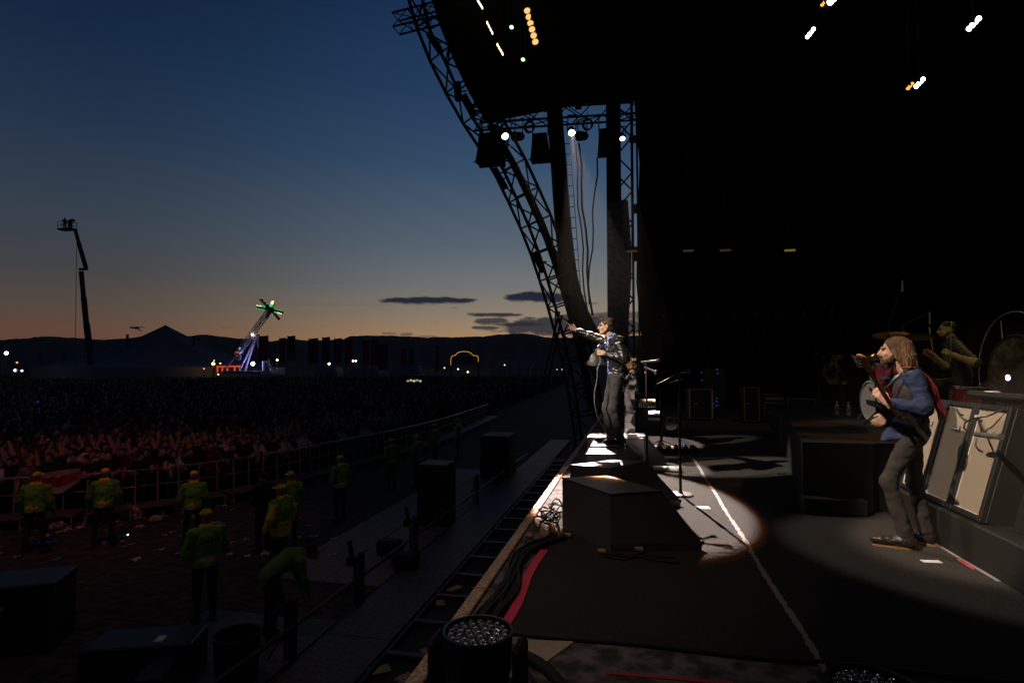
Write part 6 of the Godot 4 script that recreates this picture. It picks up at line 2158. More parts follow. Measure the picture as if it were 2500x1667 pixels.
	lg.sheet([[Vector3(-0.1, 0.0, -0.08), Vector3(0, 0.05, -0.09), Vector3(0.09, 0.01, -0.06)], [Vector3(-0.08, 0.03, 0), Vector3(0.0, 0.02, 0.01), Vector3(0.1, 0.045, 0.0)], [Vector3(-0.09, 0.0, 0.07), Vector3(0.01, 0.035, 0.08), Vector3(0.08, 0.0, 0.09)]])
	mm.mesh = lg.mesh()
	mm.instance_count = 150
	for k in 150:
		var p := on_y(r.randf_range(-20, 820), 1260.0 + 110.0 * pow(r.randf(), 1.6) + (150.0 * r.randf() if k % 6 == 0 else 0.0), 0.01)
		if k % 3 == 0:
			var q: Vector2 = BAR[2].lerp(BAR[6], r.randf())
			p = Vector3(q.x + r.randf_range(0.9, 1.8), 0.01, q.y + r.randf_range(0.0, 0.6))
		mm.set_instance_transform(k, Transform3D(Basis(Vector3.UP, r.randf() * TAU).scaled(Vector3.ONE * r.randf_range(0.4, 1.1)), p))
		var v := r.randf_range(0.12, 0.5)
		mm.set_instance_color(k, Color(v, v * 0.96, v * 0.9))
	var mi := MultiMeshInstance3D.new()
	mi.name = "litter"
	mi.multimesh = mm
	mi.material_override = M.tint
	mi.set_meta("kind", "stuff")
	add_child(mi)
	tag(mi, "scraps of pale litter scattered over the pit ground", "litter")
	for q in [[322, 1262, 0.3, "crumpled pale bag of rubbish below the crowd barrier"], [380, 1272, 0.16, "small crumpled white cup heap by the barrier foot"], [140, 1290, 0.18, "crumpled pale bundle behind the two capped stewards"]]:
		var p := on_y(q[0], q[1], 0.0)
		var g := Geo.new()
		nets(g, [[1, p + Vector3(0, q[2] * 0.4, 0), Vector3(q[2], q[2] * 0.5, q[2] * 0.8), Basis(), Color(0.5, 0.46, 0.38)]], q[2] * 0.12, 0.02, [[p, Vector3(0, -1, 0)]], q[2] * 0.3, Vector3.ONE * (2.2 / q[2]), 5)
		single("rubbish_bag", g, M.tint, q[3], "rubbish bag")

func barrier() -> void:
	var alu := mat(0.42, 0.4, 0.37, 0.45, 0.6)
	var step_m := mat(0.12, 0.105, 0.1, 0.6, 0.2)
	var mesh_m := mat(0.035, 0.033, 0.032, 0.8)
	var pts := []
	for p in BAR: pts.append(Vector3(p.x, 0, p.y))
	pts = resample(pts, 1.08)
	# one panel, then copies
	var w := 1.06
	var t := thing("crowd_barrier", "aluminium crowd barrier panel with floor step before the audience", "barrier", Vector3.ZERO, 0.0, "barrier panels before the crowd")
	for s in [-0.5, 0.02]:
		rod("post", Vector3(s * w, 0.3, 0.06), Vector3(s * w, 1.2, 0.0), 0.026, alu, t)
		rod("brace", Vector3(s * w, 0.05, 0.95), Vector3(s * w, 0.3, 0.06), 0.02, alu, t)
	rod("top_rail", Vector3(-w / 2, 1.2, 0), Vector3(w / 2, 1.2, 0), 0.03, alu, t)
	rod("middle_rail", Vector3(-w / 2, 0.75, 0.02), Vector3(w / 2, 0.75, 0.02), 0.014, alu, t)
	for k in 9: rod("bar", Vector3(-w / 2 + 0.06 + k * 0.118, 0.3, 0.04), Vector3(-w / 2 + 0.06 + k * 0.118, 1.18, -0.005), 0.006, mesh_m, t)
	var g := Geo.new()
	g.cbox(Vector3(0, 0.29, 0.45), Vector3(w - 0.015, 0.035, 0.8), 0.008)
	part("step_plate", g, step_m, t)
	for s in [-0.46, 0.46]:
		rod("leg", Vector3(s * w, 0.0, 0.82), Vector3(s * w, 0.28, 0.82), 0.022, alu, t)
		rod("leg", Vector3(s * w, 0.0, 0.06), Vector3(s * w, 0.28, 0.06), 0.022, alu, t)
	for k in pts.size() - 1:
		var a: Vector3 = pts[k]
		var b: Vector3 = pts[k + 1]
		if b.z < -44.0: break
		var d := (b - a).normalized()
		var c := (a + b) * 0.5
		# +z of the panel looks to the stage
		var nrm := Vector3(-d.z, 0, d.x)
		var turn := atan2(nrm.x, nrm.z)
		if k == 0:
			t.position = c
			t.rotation.y = turn
		else: dup(t, c, turn)

func cap(g: Geo, hd: Vector3, b: Basis, col: Color) -> void:
	nets(g, [[1, hd + b * Vector3(0, 0.055, 0.015), Vector3(0.088, 0.085, 0.105), b, col]], 0.014, 0.02, [[hd + b * Vector3(0, 0.045, 0), b * Vector3(0, -1, 0.1)]])
	nets(g, [[1, hd + b * Vector3(0, 0.05, -0.12), Vector3(0.07, 0.014, 0.075), b, col]], 0.012, 0.01)

func guard(label: String, at: Vector3, turn: float, j: Dictionary, long_coat: bool, number := "") -> Node3D:
	var t := thing("person", label, "person", at, turn)
	t.scale = Vector3(1.0 + 0.07 * sin(at.x * 7.0), 1.0 + 0.03 * sin(at.z * 9.0), 1.0 + 0.07 * sin(at.x * 5.0))
	var skin := Color(0.33, 0.2, 0.14)
	var dark := Color(0.012, 0.012, 0.014)
	var hi := Color(0.15, 0.42, 0.06)
	var yel := Color(0.8, 0.56, 0.03)
	var g := Geo.new()
	var f := figure(j, skin, dark, dark, dark)
	nets(g, f, 0.024, 0.04)
	nets(g, head_bones(j.hd, Basis(), skin, 1.0, null, false), 0.012, 0.016)
	part("body", g, M.tint, t)
	g = Geo.new()
	cap(g, j.hd, Basis(), yel)
	part("cap", g, M.tint, t)
	g = Geo.new()
	var c := figure(j, skin, hi, hi, hi, 0.035, true, 1.1)
	for k in [4, 5, 11, 12]: c[k][5] = yel if long_coat else hi.lerp(dark, 0.35)
	nets(g, pick(c, [0, 1, 2, 3, 4, 5, 11, 12]) + ([[0, j.hp, j.hp + Vector3(0, -0.12, 0), 0.19, 0.2, yel, 0.85]] if long_coat else [[0, j.hp + Vector3(0, 0.03, 0), j.hp + Vector3(0, -0.02, 0), 0.185, 0.185, yel, 0.85]]), 0.022, 0.04, [[j.nk + Vector3(0, 0.03, 0), Vector3(0, 1, 0)], [j.hp + Vector3(0, -0.22 if long_coat else -0.06, 0), Vector3(0, -1, 0)]], 0.014, Vector3(9, 9, 9), 3)
	part("hi_vis_jacket", g, M.tint, t)
	g = Geo.new()
	nets(g, [[0, j.nk + Vector3(-0.03, 0.03, 0.02), j.nk + Vector3(0.03, 0.03, 0.02), 0.085, 0.085, yel]], 0.014, 0.02, [[j.nk + Vector3(0, 0.085, 0), Vector3(0, 1, 0.1)], [j.nk + Vector3(0, 0.0, 0), Vector3(0, -1, 0)]])
	part("collar", g, M.tint, t)
	if long_coat:
		g = Geo.new()
		nets(g, [[0, j.hp + Vector3(0, 0.0, 0), j.hp + Vector3(0, 0.03, 0), 0.2, 0.2, dark, 0.86]], 0.016, 0.02, [[j.hp + Vector3(0, 0.045, 0), Vector3(0, 1, 0)], [j.hp + Vector3(0, 0.0, 0), Vector3(0, -1, 0)]])
		part("coat_stripe", g, M.tint, t)
	if number != "":
		var tm := TextMesh.new()
		tm.text = number
		tm.font_size = 32
		tm.pixel_size = 0.0042
		tm.depth = 0.004
		var fo := SystemFont.new()
		fo.font_names = PackedStringArray(["Droid Sans"])
		fo.font_weight = 700
		tm.font = fo
		var o := MeshInstance3D.new()
		o.name = "number"
		o.mesh = tm
		o.material_override = M.black
		t.add_child(o)
		o.transform = Transform3D(Basis(Vector3.RIGHT, -0.06), Vector3(0.0, 1.33, 0.178))
	return t

func guards() -> void:
	var front := {"wl": Vector3(-0.1, 1.05, -0.22), "el": Vector3(-0.27, 1.13, 0.02), "wr": Vector3(0.1, 1.08, -0.22), "er": Vector3(0.27, 1.13, 0.02)}
	var down := {"wl": Vector3(-0.3, 0.92, -0.06), "wr": Vector3(0.3, 0.92, -0.06), "el": Vector3(-0.28, 1.16, 0.03), "er": Vector3(0.28, 1.16, 0.03)}
	var wide := down.duplicate()
	wide.merge({"al": Vector3(-0.19, 0.085, 0.035), "ar": Vector3(0.19, 0.085, 0.035), "kl": Vector3(-0.15, 0.5, 0), "kr": Vector3(0.15, 0.5, 0), "tl": Vector3(-0.22, 0.035, -0.14), "tr": Vector3(0.22, 0.035, -0.14)}, true)
	guard("yellow-capped steward with black number across a green vest", on_y(497, 1522, 0.0), deg_to_rad(58), pose(front), false, "0434")
	guard("yellow-capped steward in long yellow coat with dark stripe under a green vest", on_y(682, 1398, 0.0), deg_to_rad(80), pose(down), true)
	guard("steward in green vest half hidden behind the long-coated one", on_y(706, 1338, 0.0), deg_to_rad(66), pose(front), false)
	guard("steward in green vest with his back square to the stage", on_y(468, 1338, 0.0), deg_to_rad(40), pose(wide), false)
	guard("steward in green vest standing before the lit barrier posts", on_y(250, 1334, 0.0), deg_to_rad(38), pose(wide), false)
	guard("steward in green vest beside the red and white flag", on_y(82, 1350, 0.0), deg_to_rad(20), pose(wide), false)
	guard("steward in green vest alone before the dark end of the barrier", on_y(829, 1272, 0.0), deg_to_rad(70), pose(front), false)
	var fp := [[955, 1195, "steward in green vest farther along the pit by the first loudspeaker stack"], [1018, 1190, "steward close behind the first loudspeaker stack"], [1062, 1140, "steward halfway along the dark pit"], [1118, 1120, "steward farthest along the dark pit"]]
	var k := 0
	for q in fp:
		guard(q[2], on_y(q[0], q[1], 0.0), deg_to_rad(60 + 15 * k), pose(front if k % 2 == 0 else down), false)
		k += 1
	# bareheaded man in dark clothes beside the stewards
	person_of("bareheaded man in dark clothes standing beside the long-coated steward", on_y(640, 1345, 0.0), deg_to_rad(75), pose(front), Color(0.012, 0.012, 0.014), Color(0.012, 0.012, 0.014), Color(0.02, 0.015, 0.01))
	# steward bending down by the rail
	var b := on_y(660, 1562, 0.04)
	var j := pose({"hd": Vector3(0, 1.18, -0.62), "nk": Vector3(0, 1.2, -0.42), "ch": Vector3(0, 1.16, -0.25), "wa": Vector3(0, 1.05, -0.06), "hp": Vector3(0, 0.95, 0.06), "sl": Vector3(-0.19, 1.14, -0.38), "sr": Vector3(0.19, 1.14, -0.38), "el": Vector3(-0.22, 0.87, -0.42), "er": Vector3(0.22, 0.87, -0.42), "wl": Vector3(-0.17, 0.62, -0.5), "wr": Vector3(0.17, 0.62, -0.5), "kl": Vector3(-0.12, 0.5, -0.02), "kr": Vector3(0.12, 0.5, -0.02)})
	var t := person_of("steward bending forward beside the barrel, yellow trousers and green top", b, deg_to_rad(-40), j, Color(0.1, 0.22, 0.05), Color(0.02, 0.02, 0.02), Color(0.02, 0.015, 0.01))
	t.set_meta("category", "person")

func person_of(label: String, at: Vector3, turn: float, j: Dictionary, top: Color, legs: Color, hair: Color, group := "", sleeve := true) -> Node3D:
	var t := thing("person", label, "person", at, turn, group)
	var skin := Color(0.42, 0.26, 0.18)
	var g := Geo.new()
	nets(g, figure(j, skin, top, legs, Color(0.03, 0.03, 0.03), 0.01, sleeve) , 0.026, 0.04)
	nets(g, head_bones(j.hd, Basis(), skin, 1.0, null, false), 0.013, 0.016)
	part("body", g, M.tint, t)
	g = Geo.new()
	nets(g, [[1, j.hd + Vector3(0, 0.05, 0.03), Vector3(0.088, 0.085, 0.1), Basis(), hair]], 0.014, 0.02, [[j.hd + Vector3(0, 0.03, -0.04), Vector3(0, -0.7, -0.7)]])
	part("hair", g, M.tint, t)
	return t

func crowd() -> void:
	var r := RandomNumberGenerator.new()
	r.seed = 100
	var up1 := {"el": Vector3(-0.24, 1.55, -0.14), "wl": Vector3(-0.2, 1.82, -0.12)}
	var up2 := {"el": Vector3(-0.26, 1.58, -0.1), "wl": Vector3(-0.17, 1.84, -0.08), "er": Vector3(0.26, 1.58, -0.1), "wr": Vector3(0.17, 1.84, -0.08)}
	var point := {"er": Vector3(0.22, 1.5, -0.25), "wr": Vector3(0.22, 1.62, -0.5)}
	var lean := {"el": Vector3(-0.28, 1.2, -0.16), "wl": Vector3(-0.22, 1.18, -0.4), "er": Vector3(0.28, 1.2, -0.16), "wr": Vector3(0.22, 1.18, -0.4), "hd": Vector3(0, 1.63, -0.1)}
	var kinds := [
		["fan in dark top with both arms raised behind the barrier", up2, Color(0.025, 0.025, 0.03), Color(0.02, 0.02, 0.03), Color(0.02, 0.014, 0.01), false],
		["fan in white T-shirt standing behind the barrier", lean, Color(0.55, 0.53, 0.5), Color(0.03, 0.03, 0.05), Color(0.03, 0.02, 0.012), false],
		["fan in black T-shirt leaning on the barrier rail", lean, Color(0.015, 0.015, 0.016), Color(0.03, 0.03, 0.04), Color(0.015, 0.01, 0.008), false],
		["fair-haired fan in grey top with one arm raised", up1, Color(0.16, 0.15, 0.15), Color(0.03, 0.04, 0.08), Color(0.3, 0.19, 0.07), false],
		["fan in red top pointing at the stage", point, Color(0.13, 0.02, 0.018), Color(0.03, 0.03, 0.035), Color(0.03, 0.02, 0.012), true],
		["fan in dark hooded top standing quietly in the crowd", {}, Color(0.03, 0.035, 0.05), Color(0.02, 0.02, 0.025), Color(0.04, 0.025, 0.015), true],
		["fan in olive top with arms at the sides", {}, Color(0.09, 0.085, 0.045), Color(0.03, 0.03, 0.03), Color(0.05, 0.03, 0.02), false],
		["fan in pale blue top clapping above the head", up2, Color(0.22, 0.28, 0.36), Color(0.03, 0.03, 0.05), Color(0.1, 0.06, 0.03), false]]
	var protos := []
	# front rows: places along the barrier, row by row
	var spots := []
	var line := []
	for p in BAR: line.append(Vector3(p.x, 0, p.y))
	line = resample(line, 0.55)
	for row in 6:
		for k in line.size() - 1:
			var d: Vector3 = (line[k + 1] - line[k]).normalized()
			var nrm := Vector3(d.z, 0, -d.x)
			var p: Vector3 = line[k] + nrm * (0.42 + 0.62 * row + r.randf_range(-0.1, 0.1)) + d * r.randf_range(-0.18, 0.18)
			if p.z < -30.0 or p.z > -9.5: continue
			spots.append([p, -nrm, row])
	spots.sort_custom(func(a, b): return a[0].length() < b[0].length())
	var rown := [", first row", ", second row", ", third row", ", fourth row", ", fifth row", ", sixth row"]
	var n := 0
	for s in spots:
		if n >= 250: break
		var k: int = [0, 1, 2, 2, 3, 4, 5, 5, 6, 6, 2, 7][r.randi_range(0, 11)]
		if s[2] == 0 and k in [0, 5, 6, 7]: k = [1, 2, 2, 4][r.randi_range(0, 3)]
		var fw: Vector3 = s[1]
		var turn := atan2(-fw.x, -fw.z) + r.randf_range(-0.35, 0.35) - 0.2
		var y: float = 0.0
		var q: Array = kinds[k]
		var o: Node3D
		while protos.size() <= k: protos.append(null)
		if protos[k] == null:
			o = person_of(q[0] + rown[s[2]], s[0], turn, pose(q[1]), q[2], q[3], q[4], "fans in the front rows", q[5])
			protos[k] = o
		else:
			o = protos[k].duplicate()
			o.name = numbered("person")
			add_child(o)
			o.set_meta("label", q[0] + rown[s[2]])
			o.position = s[0] + Vector3(0, y, 0)
			o.rotation.y = turn
		o.scale = Vector3.ONE * r.randf_range(0.92, 1.04)
		n += 1
	# red and white flag over the rail
	var fp := on_y(143, 1243, 0.3)
	var t := thing("flag", "red and white flag draped over the barrier rail", "flag", fp, 0.55)
	var g := Geo.new()
	var rows := []
	for j in 9:
		var row := []
		for i in 13:
			var u := i / 12.0
			var v := j / 8.0
			row.append(Vector3(-0.5 + 1.0 * u, 1.0 - 0.6 * v * (0.55 + 0.45 * sin(u * PI)) + 0.1 * u, 0.1 + 0.06 * sin(u * 9.0 + v * 2.0) + 0.1 * v))
		rows.append(row)
	g.sheet(rows, 0.008)
	var im := Image.create(64, 64, false, Image.FORMAT_RGB8)
	im.fill(lin(0.36, 0.33, 0.3))
	im.fill_rect(Rect2i(0, 0, 64, 16), lin(0.33, 0.3, 0.28))
	im.fill_rect(Rect2i(0, 16, 64, 30), lin(0.3, 0.02, 0.02))
	var fm := mat(1, 1, 1, 0.8)
	fm.albedo_texture = ImageTexture.create_from_image(im)
	part("cloth", g, fm, t)
	# the mass behind
	g = Geo.new()
	var base := Color(0.05, 0.045, 0.045)
	var sk := Color(0.3, 0.18, 0.12)
	nets(g, figure(pose({}), sk, base, Color(0.02, 0.02, 0.025), Color(0.02, 0.02, 0.02), 0.012), 0.05, 0.05)
	nets(g, [[1, STAND.hd, Vector3(0.085, 0.12, 0.1), Basis(), sk], [1, STAND.hd + Vector3(0, 0.04, 0.03), Vector3(0.09, 0.1, 0.1), Basis(), Color(0.03, 0.02, 0.015)]], 0.035, 0.03)
	var places := []
	var tries := 0
	while places.size() < 9000 and tries < 90000:
		tries += 1
		var px := r.randf_range(-60.0, 1500.0)
		var dist := 14.0 + 150.0 * pow(r.randf(), 1.35)
		var d := ray(px, 895.0)
		d.y = 0.0
		var p := d.normalized() * dist
		if p.x > bar_x(p.z) - (3.9 if p.z > -30.0 else 0.5): continue
		if p.z > -9.6: continue
		places.append(p)
	var mm := MultiMesh.new()
	mm.transform_format = MultiMesh.TRANSFORM_3D
	mm.use_colors = true
	mm.mesh = g.mesh()
	mm.instance_count = places.size()
	for k in places.size():
		var p: Vector3 = places[k]
		var s := r.randf_range(0.88, 1.05)
		mm.set_instance_transform(k, Transform3D(Basis(Vector3.UP, deg_to_rad(-70) + r.randf_range(-0.7, 0.7)).scaled(Vector3(s, s * r.randf_range(0.94, 1.04), s)), p))
		var v := pow(r.randf(), 2.6) * 2.2 + 0.25
		mm.set_instance_color(k, Color(v, v * r.randf_range(0.8, 1.05), v * r.randf_range(0.8, 1.15)))
	var mi := MultiMeshInstance3D.new()
	mi.name = "crowd"
	mi.multimesh = mm
	mi.material_override = M.tint
	mi.set_meta("kind", "stuff")
	add_child(mi)
	tag(mi, "dense dark crowd filling the field behind the front rows", "crowd")
	# lights carried in the crowd
	for q in [[49, 986, 0.05, 1, 0.15, "green glow stick held up among the crowd", 0.32, 45], [40, 999, 0.1, 0.12, 1, "blue glow light low beside the green glow stick", 0.12, 45], [91, 985, 0.06, 0.08, 0.9, "upright blue glow stick in the crowd", 0.35, 45], [115, 1008, 0.08, 0.1, 1, "short blue glow light in the crowd", 0.1, 42],
		[636, 1067, 0.05, 1, 0.2, "small green glow stick in the near crowd", 0.1, 26], [779, 1051, 1, 0.15, 0.03, "small red-orange light in the crowd", 0.06, 28], [871, 1036, 1, 0.5, 0.1, "small amber light in the crowd", 0.05, 32], [1027, 974, 1, 0.9, 0.7, "white phone light in the distant crowd", 0.08, 60], [668, 951, 0.8, 0.85, 1.0, "tiny white phone light in the distant crowd", 0.05, 70], [310, 1305, 0.9, 0.95, 1.0, "tiny white light lying on the pit ground", 0.02, 0]]:
		var p := far_at(q[0], q[1], q[7]) if q[7] > 0 else on_y(q[0], q[1], 0.03)
		var gg := Geo.new()
		gg.tube(p - Vector3(0, q[6] / 2, 0), p + Vector3(0.02, q[6] / 2, 0), 0.03 if q[7] > 0 else 0.012, 0.03 if q[7] > 0 else 0.012, 6)
		single("glow_light", gg, glow(q[2], q[3], q[4], 1.2 if q[6] > 0.09 else 5.0), q[5], "light")

func distance() -> void:
	var dk := mat(0.02, 0.02, 0.022, 0.7)
	# boom lift with camera crew
	var dz := 88.0
	var b0 := far_at(222, 884, dz)
	var t := thing("boom_lift", "tall dark boom lift with a basket high above the field", "boom lift", Vector3(b0.x, 0, b0.z))
	var P := func(px: float, py: float) -> Vector3: return far_at(px, py, dz) - t.position
	var segs := [[222, 890, 210, 790, 0.62], [210, 795, 203, 725, 0.54], [203, 728, 197, 662, 0.46], [209, 655, 190, 590, 0.42], [191, 592, 182, 560, 0.34]]
	for q in segs:
		var a: Vector3 = P.call(q[0], q[1])
		var b: Vector3 = P.call(q[2], q[3])
		var y := (b - a).normalized()
		var x := y.cross(Vector3.BACK).normalized()
		block("boom_section", (a + b) * 0.5, Vector3(q[4], (b - a).length(), q[4]), dk, t, Basis(x, y, x.cross(y)))
	block("elbow", P.call(202, 657), Vector3(1.1, 0.3, 0.6), dk, t)
	block("chassis", Vector3(0, 1.0, 0), Vector3(3.0, 1.4, 6.0), dk, t)
	for sx in [-1, 1]:
		for s in [-1, 1]:
			var wg := Geo.new()
			wg.tube(Vector3(sx * 1.35, 0.6, s * 2.0), Vector3(sx * 1.75, 0.6, s * 2.0), 0.6, 0.6, 14)
			part("wheel", wg, M.rubber, t)
	var bk: Vector3 = P.call(163, 560)
	block("basket_floor", bk + Vector3(0, 0, 0), Vector3(2.4, 0.25, 1.2), dk, t)
	for s in [-1.15, -0.4, 0.4, 1.15]:
		for z in [-0.55, 0.55]: rod("basket_post", bk + Vector3(s, 0.1, z), bk + Vector3(s, 1.15, z), 0.04, dk, t)
	for z in [-0.55, 0.55]:
		rod("basket_rail", bk + Vector3(-1.15, 1.15, z), bk + Vector3(1.15, 1.15, z), 0.04, dk, t)
		rod("basket_rail", bk + Vector3(-1.15, 0.65, z), bk + Vector3(1.15, 0.65, z), 0.035, dk, t)
	rod("hanging_cable", P.call(186, 600), P.call(182, 890), 0.04, dk, t)
	for q in [[-0.55, "camera operator standing in the lift basket", 0.25], [0.35, "crouching helper beside the camera in the lift basket", -0.35]]:
		person_of(q[1], t.position + bk + Vector3(q[0], 0.125, 0) + Vector3(0, minf(q[2], 0.0), 0), 1.2, pose({"wl": Vector3(-0.12, 1.3, -0.3), "el": Vector3(-0.26, 1.2, -0.05), "wr": Vector3(0.12, 1.3, -0.3), "er": Vector3(0.26, 1.2, -0.05)}), Color(0.015, 0.015, 0.015), Color(0.015, 0.015, 0.015), Color(0.01, 0.01, 0.01))
	var cg := thing("video_camera", "dark video camera on its mount in the lift basket", "video camera", t.position + bk + Vector3(0.75, 0.125, 0))
	block("mount", Vector3(0, 0.5, 0), Vector3(0.15, 1.0, 0.15), dk, cg)
	block("camera_body", Vector3(0, 1.2, 0), Vector3(0.7, 0.4, 0.3), dk, cg)
	rod("lens", Vector3(0.3, 1.2, 0), Vector3(0.7, 1.15, 0.1), 0.12, dk, cg)
	# big top
	var D := 190.0
	var c := far_at(400, 905, D)
	t = thing("big_top_tent", "large dark pointed big top tent across the field", "tent", Vector3(c.x, 0, c.z), deg_to_rad(25))
	var g := Geo.new()
	var hgt := 4.15 + (895.0 - 793.0) / 1400.0 * D
	var rows := []
	for j in 15:
		var v := j / 14.0
		var row := []
		for i in 49:
			var a := TAU * i / 48.0
			var rr := 31.0 * (1.0 - v)
			var sag := pow(1.0 - v, 1.0) * 0.0
			var y := 4.0 + (hgt - 4.0) * pow(v, 1.45) - 0.9 * absf(sin(a * 4.0)) * sin(v * PI) - sag
			if i % 12 == 0 and v > 0.55 and v < 0.7: y += 0.6
			row.append(Vector3(cos(a) * rr * 1.15, y, sin(a) * rr))
		rows.append(row)
	g.sheet(rows, 0.05)
	var canvas := textured(0.13, 0.13, 0.14, 0.2, 0.85, 0.2, 72)
	part("roof_canvas", g, canvas, t)
	g = Geo.new()
	rows = []
	for j in 2:
		var row := []
		for i in 49:
			var a := TAU * i / 48.0
			row.append(Vector3(cos(a) * 35.2 * 1.01, j * 4.05, sin(a) * 30.8 * 1.01))
		rows.append(row)
	g.sheet(rows, 0.05)
	part("wall_canvas", g, canvas, t)
	for k in 4:
		var a := TAU * k / 4.0 + 0.6
		rod("pole_tip", Vector3(cos(a) * 13.0, 9.5, sin(a) * 12.0), Vector3(cos(a) * 13.0, 14.2, sin(a) * 12.0), 0.4, dk, t)
	for q in [[306, 822, 260.0, 9.0, "small pointed tent top beyond the big top"], [62, 884, 170.0, 6.0, "small pale marquee beside the bright floodlight"]]:
		var p := far_at(q[0], 900, q[2])
		t = thing("small_tent", q[4], "tent", Vector3(p.x, 0, p.z))
		var h: float = 4.15 + (895.0 - q[1]) / 1400.0 * q[2]
		g = Geo.new()
		g.lathe([Vector2(q[3] * 0.9, 0.0), Vector2(q[3], h * 0.4), Vector2(q[3] * 0.4, h * 0.58), Vector2(q[3] * 0.12, h * 0.8), Vector2(0.02, h)], 8)
		part("canvas", g, mat(0.1, 0.1, 0.11, 0.9), t)
		rod("pole_tip", Vector3(0, h - 0.1, 0), Vector3(0, h + 0.8, 0), 0.12, dk, t)
	ride()
	# tall banners
	var r := RandomNumberGenerator.new()
	r.seed = 55
	for q in [[642, 820, 22], [688, 825, 14], [710, 820, 18], [764, 826, 22], [795, 823, 18], [824, 826, 18], [851, 826, 16], [893, 832, 14], [915, 830, 18], [936, 841, 20], [985, 850, 12], [1004, 850, 12], [1068, 845, 8]]:
		var dd := 150.0
		var p := far_at(q[0], 900, dd)
		t = thing("banner_flag", ["tall dark red upright banner standing across the field", "tall dark upright banner standing across the field"][r.randi_range(0, 1)], "banner", Vector3(p.x, 0, p.z), deg_to_rad(20), "upright banners across the field")
		var w: float = q[2] * dd / 1400.0
		var top: float = 4.15 + (895.0 - q[1]) / 1400.0 * dd
		var red: bool = "red" in t.get_meta("label")
		g = Geo.new()
		rows = []
		for j in 7:
			var row := []
			for i in 5: row.append(Vector3(-w / 2 + w * i / 4.0, top - 0.1 - 6.6 * j / 6.0 + 0.25 * i / 4.0, 0.12 * sin(i * 1.5 + j)))
			rows.append(row)
		g.sheet(rows, 0.03)
		part("cloth", g, mat(0.3, 0.02, 0.02, 0.9) if red else mat(0.08, 0.06, 0.06, 0.9), t)
		rod("pole", Vector3(-w / 2 - 0.05, 0, 0), Vector3(-w / 2 - 0.05, top + 0.2, 0), 0.07, dk, t)
	# gateway outlined with bulbs
	var gd := 185.0
	var gp := far_at(1135, 905, gd)
	t = thing("lit_gateway", "dark gateway outlined with small amber bulbs", "gateway", Vector3(gp.x, 0, gp.z), 0.0)
	var pl := []
	var out := [[1101, 891], [1101, 880], [1103, 871], [1107, 868], [1112, 867], [1117, 862], [1124, 859], [1133, 858], [1143, 859], [1150, 862], [1155, 867], [1160, 868], [1165, 869], [1168, 873], [1168, 883]]
	var pts := []
	for q in out: pts.append(far_at(q[0], q[1], gd) - t.position)
	var line := resample(pts, 0.46)
	var bm := glow(1.0, 0.46, 0.08, 1.6)
	var bgm := Geo.new()
	bgm.ell(Vector3.ZERO, Vector3.ONE * 0.13, Basis(), 8, 6)
	var bmesh := bgm.mesh()
	for p in line:
		var o := MeshInstance3D.new()
		o.name = "bulb"
		o.mesh = bmesh
		o.material_override = bm
		o.position = p + Vector3(0, 0, 0.15)
		t.add_child(o, true)
	var fg := Geo.new()
	fg.path(line, 0.25, 6)
	part("arch", fg, dk, t)
	rod("post", Vector3(line[0].x, 0, line[0].z), line[0], 0.3, dk, t)
	rod("post", Vector3(line[-1].x, 0, line[-1].z), line[-1], 0.3, dk, t)
	block("sign_board", Vector3(line[0].x * 0.5 + line[-1].x * 0.5, 6.0, line[0].z - 0.3), Vector3(8.0, 2.6, 0.2), dk, t)
	# low buildings and marquees along the far side
	for q in [[1200, 1290, 878, 905, 210.0, "long pale marquee beyond the lit gateway"], [1300, 1380, 882, 905, 210.0, "second pale marquee behind the arch foot"], [960, 1030, 893, 906, 150.0, "row of pale stalls at the far side of the crowd"], [780, 830, 896, 906, 150.0, "dim food stall below the far floodlights"], [860, 930, 898, 906, 150.0, "dim stall with warm front below the paired lamps"]]:
		var a := far_at(q[0], 900, q[4])
		var b := far_at(q[1], 900, q[4])
		var ce := (a + b) * 0.5
		var w := (b - a).length()
		var h: float = 4.15 + (895.0 - q[2]) / 1400.0 * q[4]
		t = thing("far_marquee", q[5], "marquee", Vector3(ce.x, 0, ce.z), -atan2((b - a).z, (b - a).x))
		g = Geo.new()
		g.prism([Vector2(-w / 2, 0), Vector2(w / 2, 0), Vector2(w / 2, -h * 0.65), Vector2(w * 0.4, -h), Vector2(-w * 0.4, -h), Vector2(-w / 2, -h * 0.65)], -3.0, 3.0, Basis(Vector3.RIGHT, PI / 2))
		part("canvas", g, mat(0.22, 0.22, 0.24, 0.9), t)
		for k in 5: rod("frame_pole", Vector3(-w / 2 + w * k / 4.0, 0, 3.05), Vector3(-w / 2 + w * k / 4.0, h * 0.65, 3.05), 0.1, dk, t)
	# sound desk shelter with lit inside
	var sdist := 70.0
	var sp := far_at(1015, 934, sdist)
	t = thing("mixing_shelter", "low mixing desk shelter glowing pale yellow inside", "shelter", Vector3(sp.x, 0, sp.z))
	for sx in [-1, 1]:
		for s in [-1, 1]: rod("post", Vector3(sx * 1.3, 0, s * 1.0), Vector3(sx * 1.3, 2.9, s * 1.0), 0.06, dk, t)
	block("shelter_roof", Vector3(0, 3.0, 0), Vector3(3.2, 0.2, 2.6), dk, t)
	block("desk", Vector3(0, 1.9, 0), Vector3(2.4, 0.5, 0.9), dk, t)
	for k in 5: block("desk_screen_light", Vector3(-0.8 + 0.4 * k, 2.42 + 0.08 * (k % 2), 0.6), Vector3(0.3, 0.22, 0.05), glow(0.9, 0.85, 0.45, 0.3 + 0.2 * (k % 3)), t)
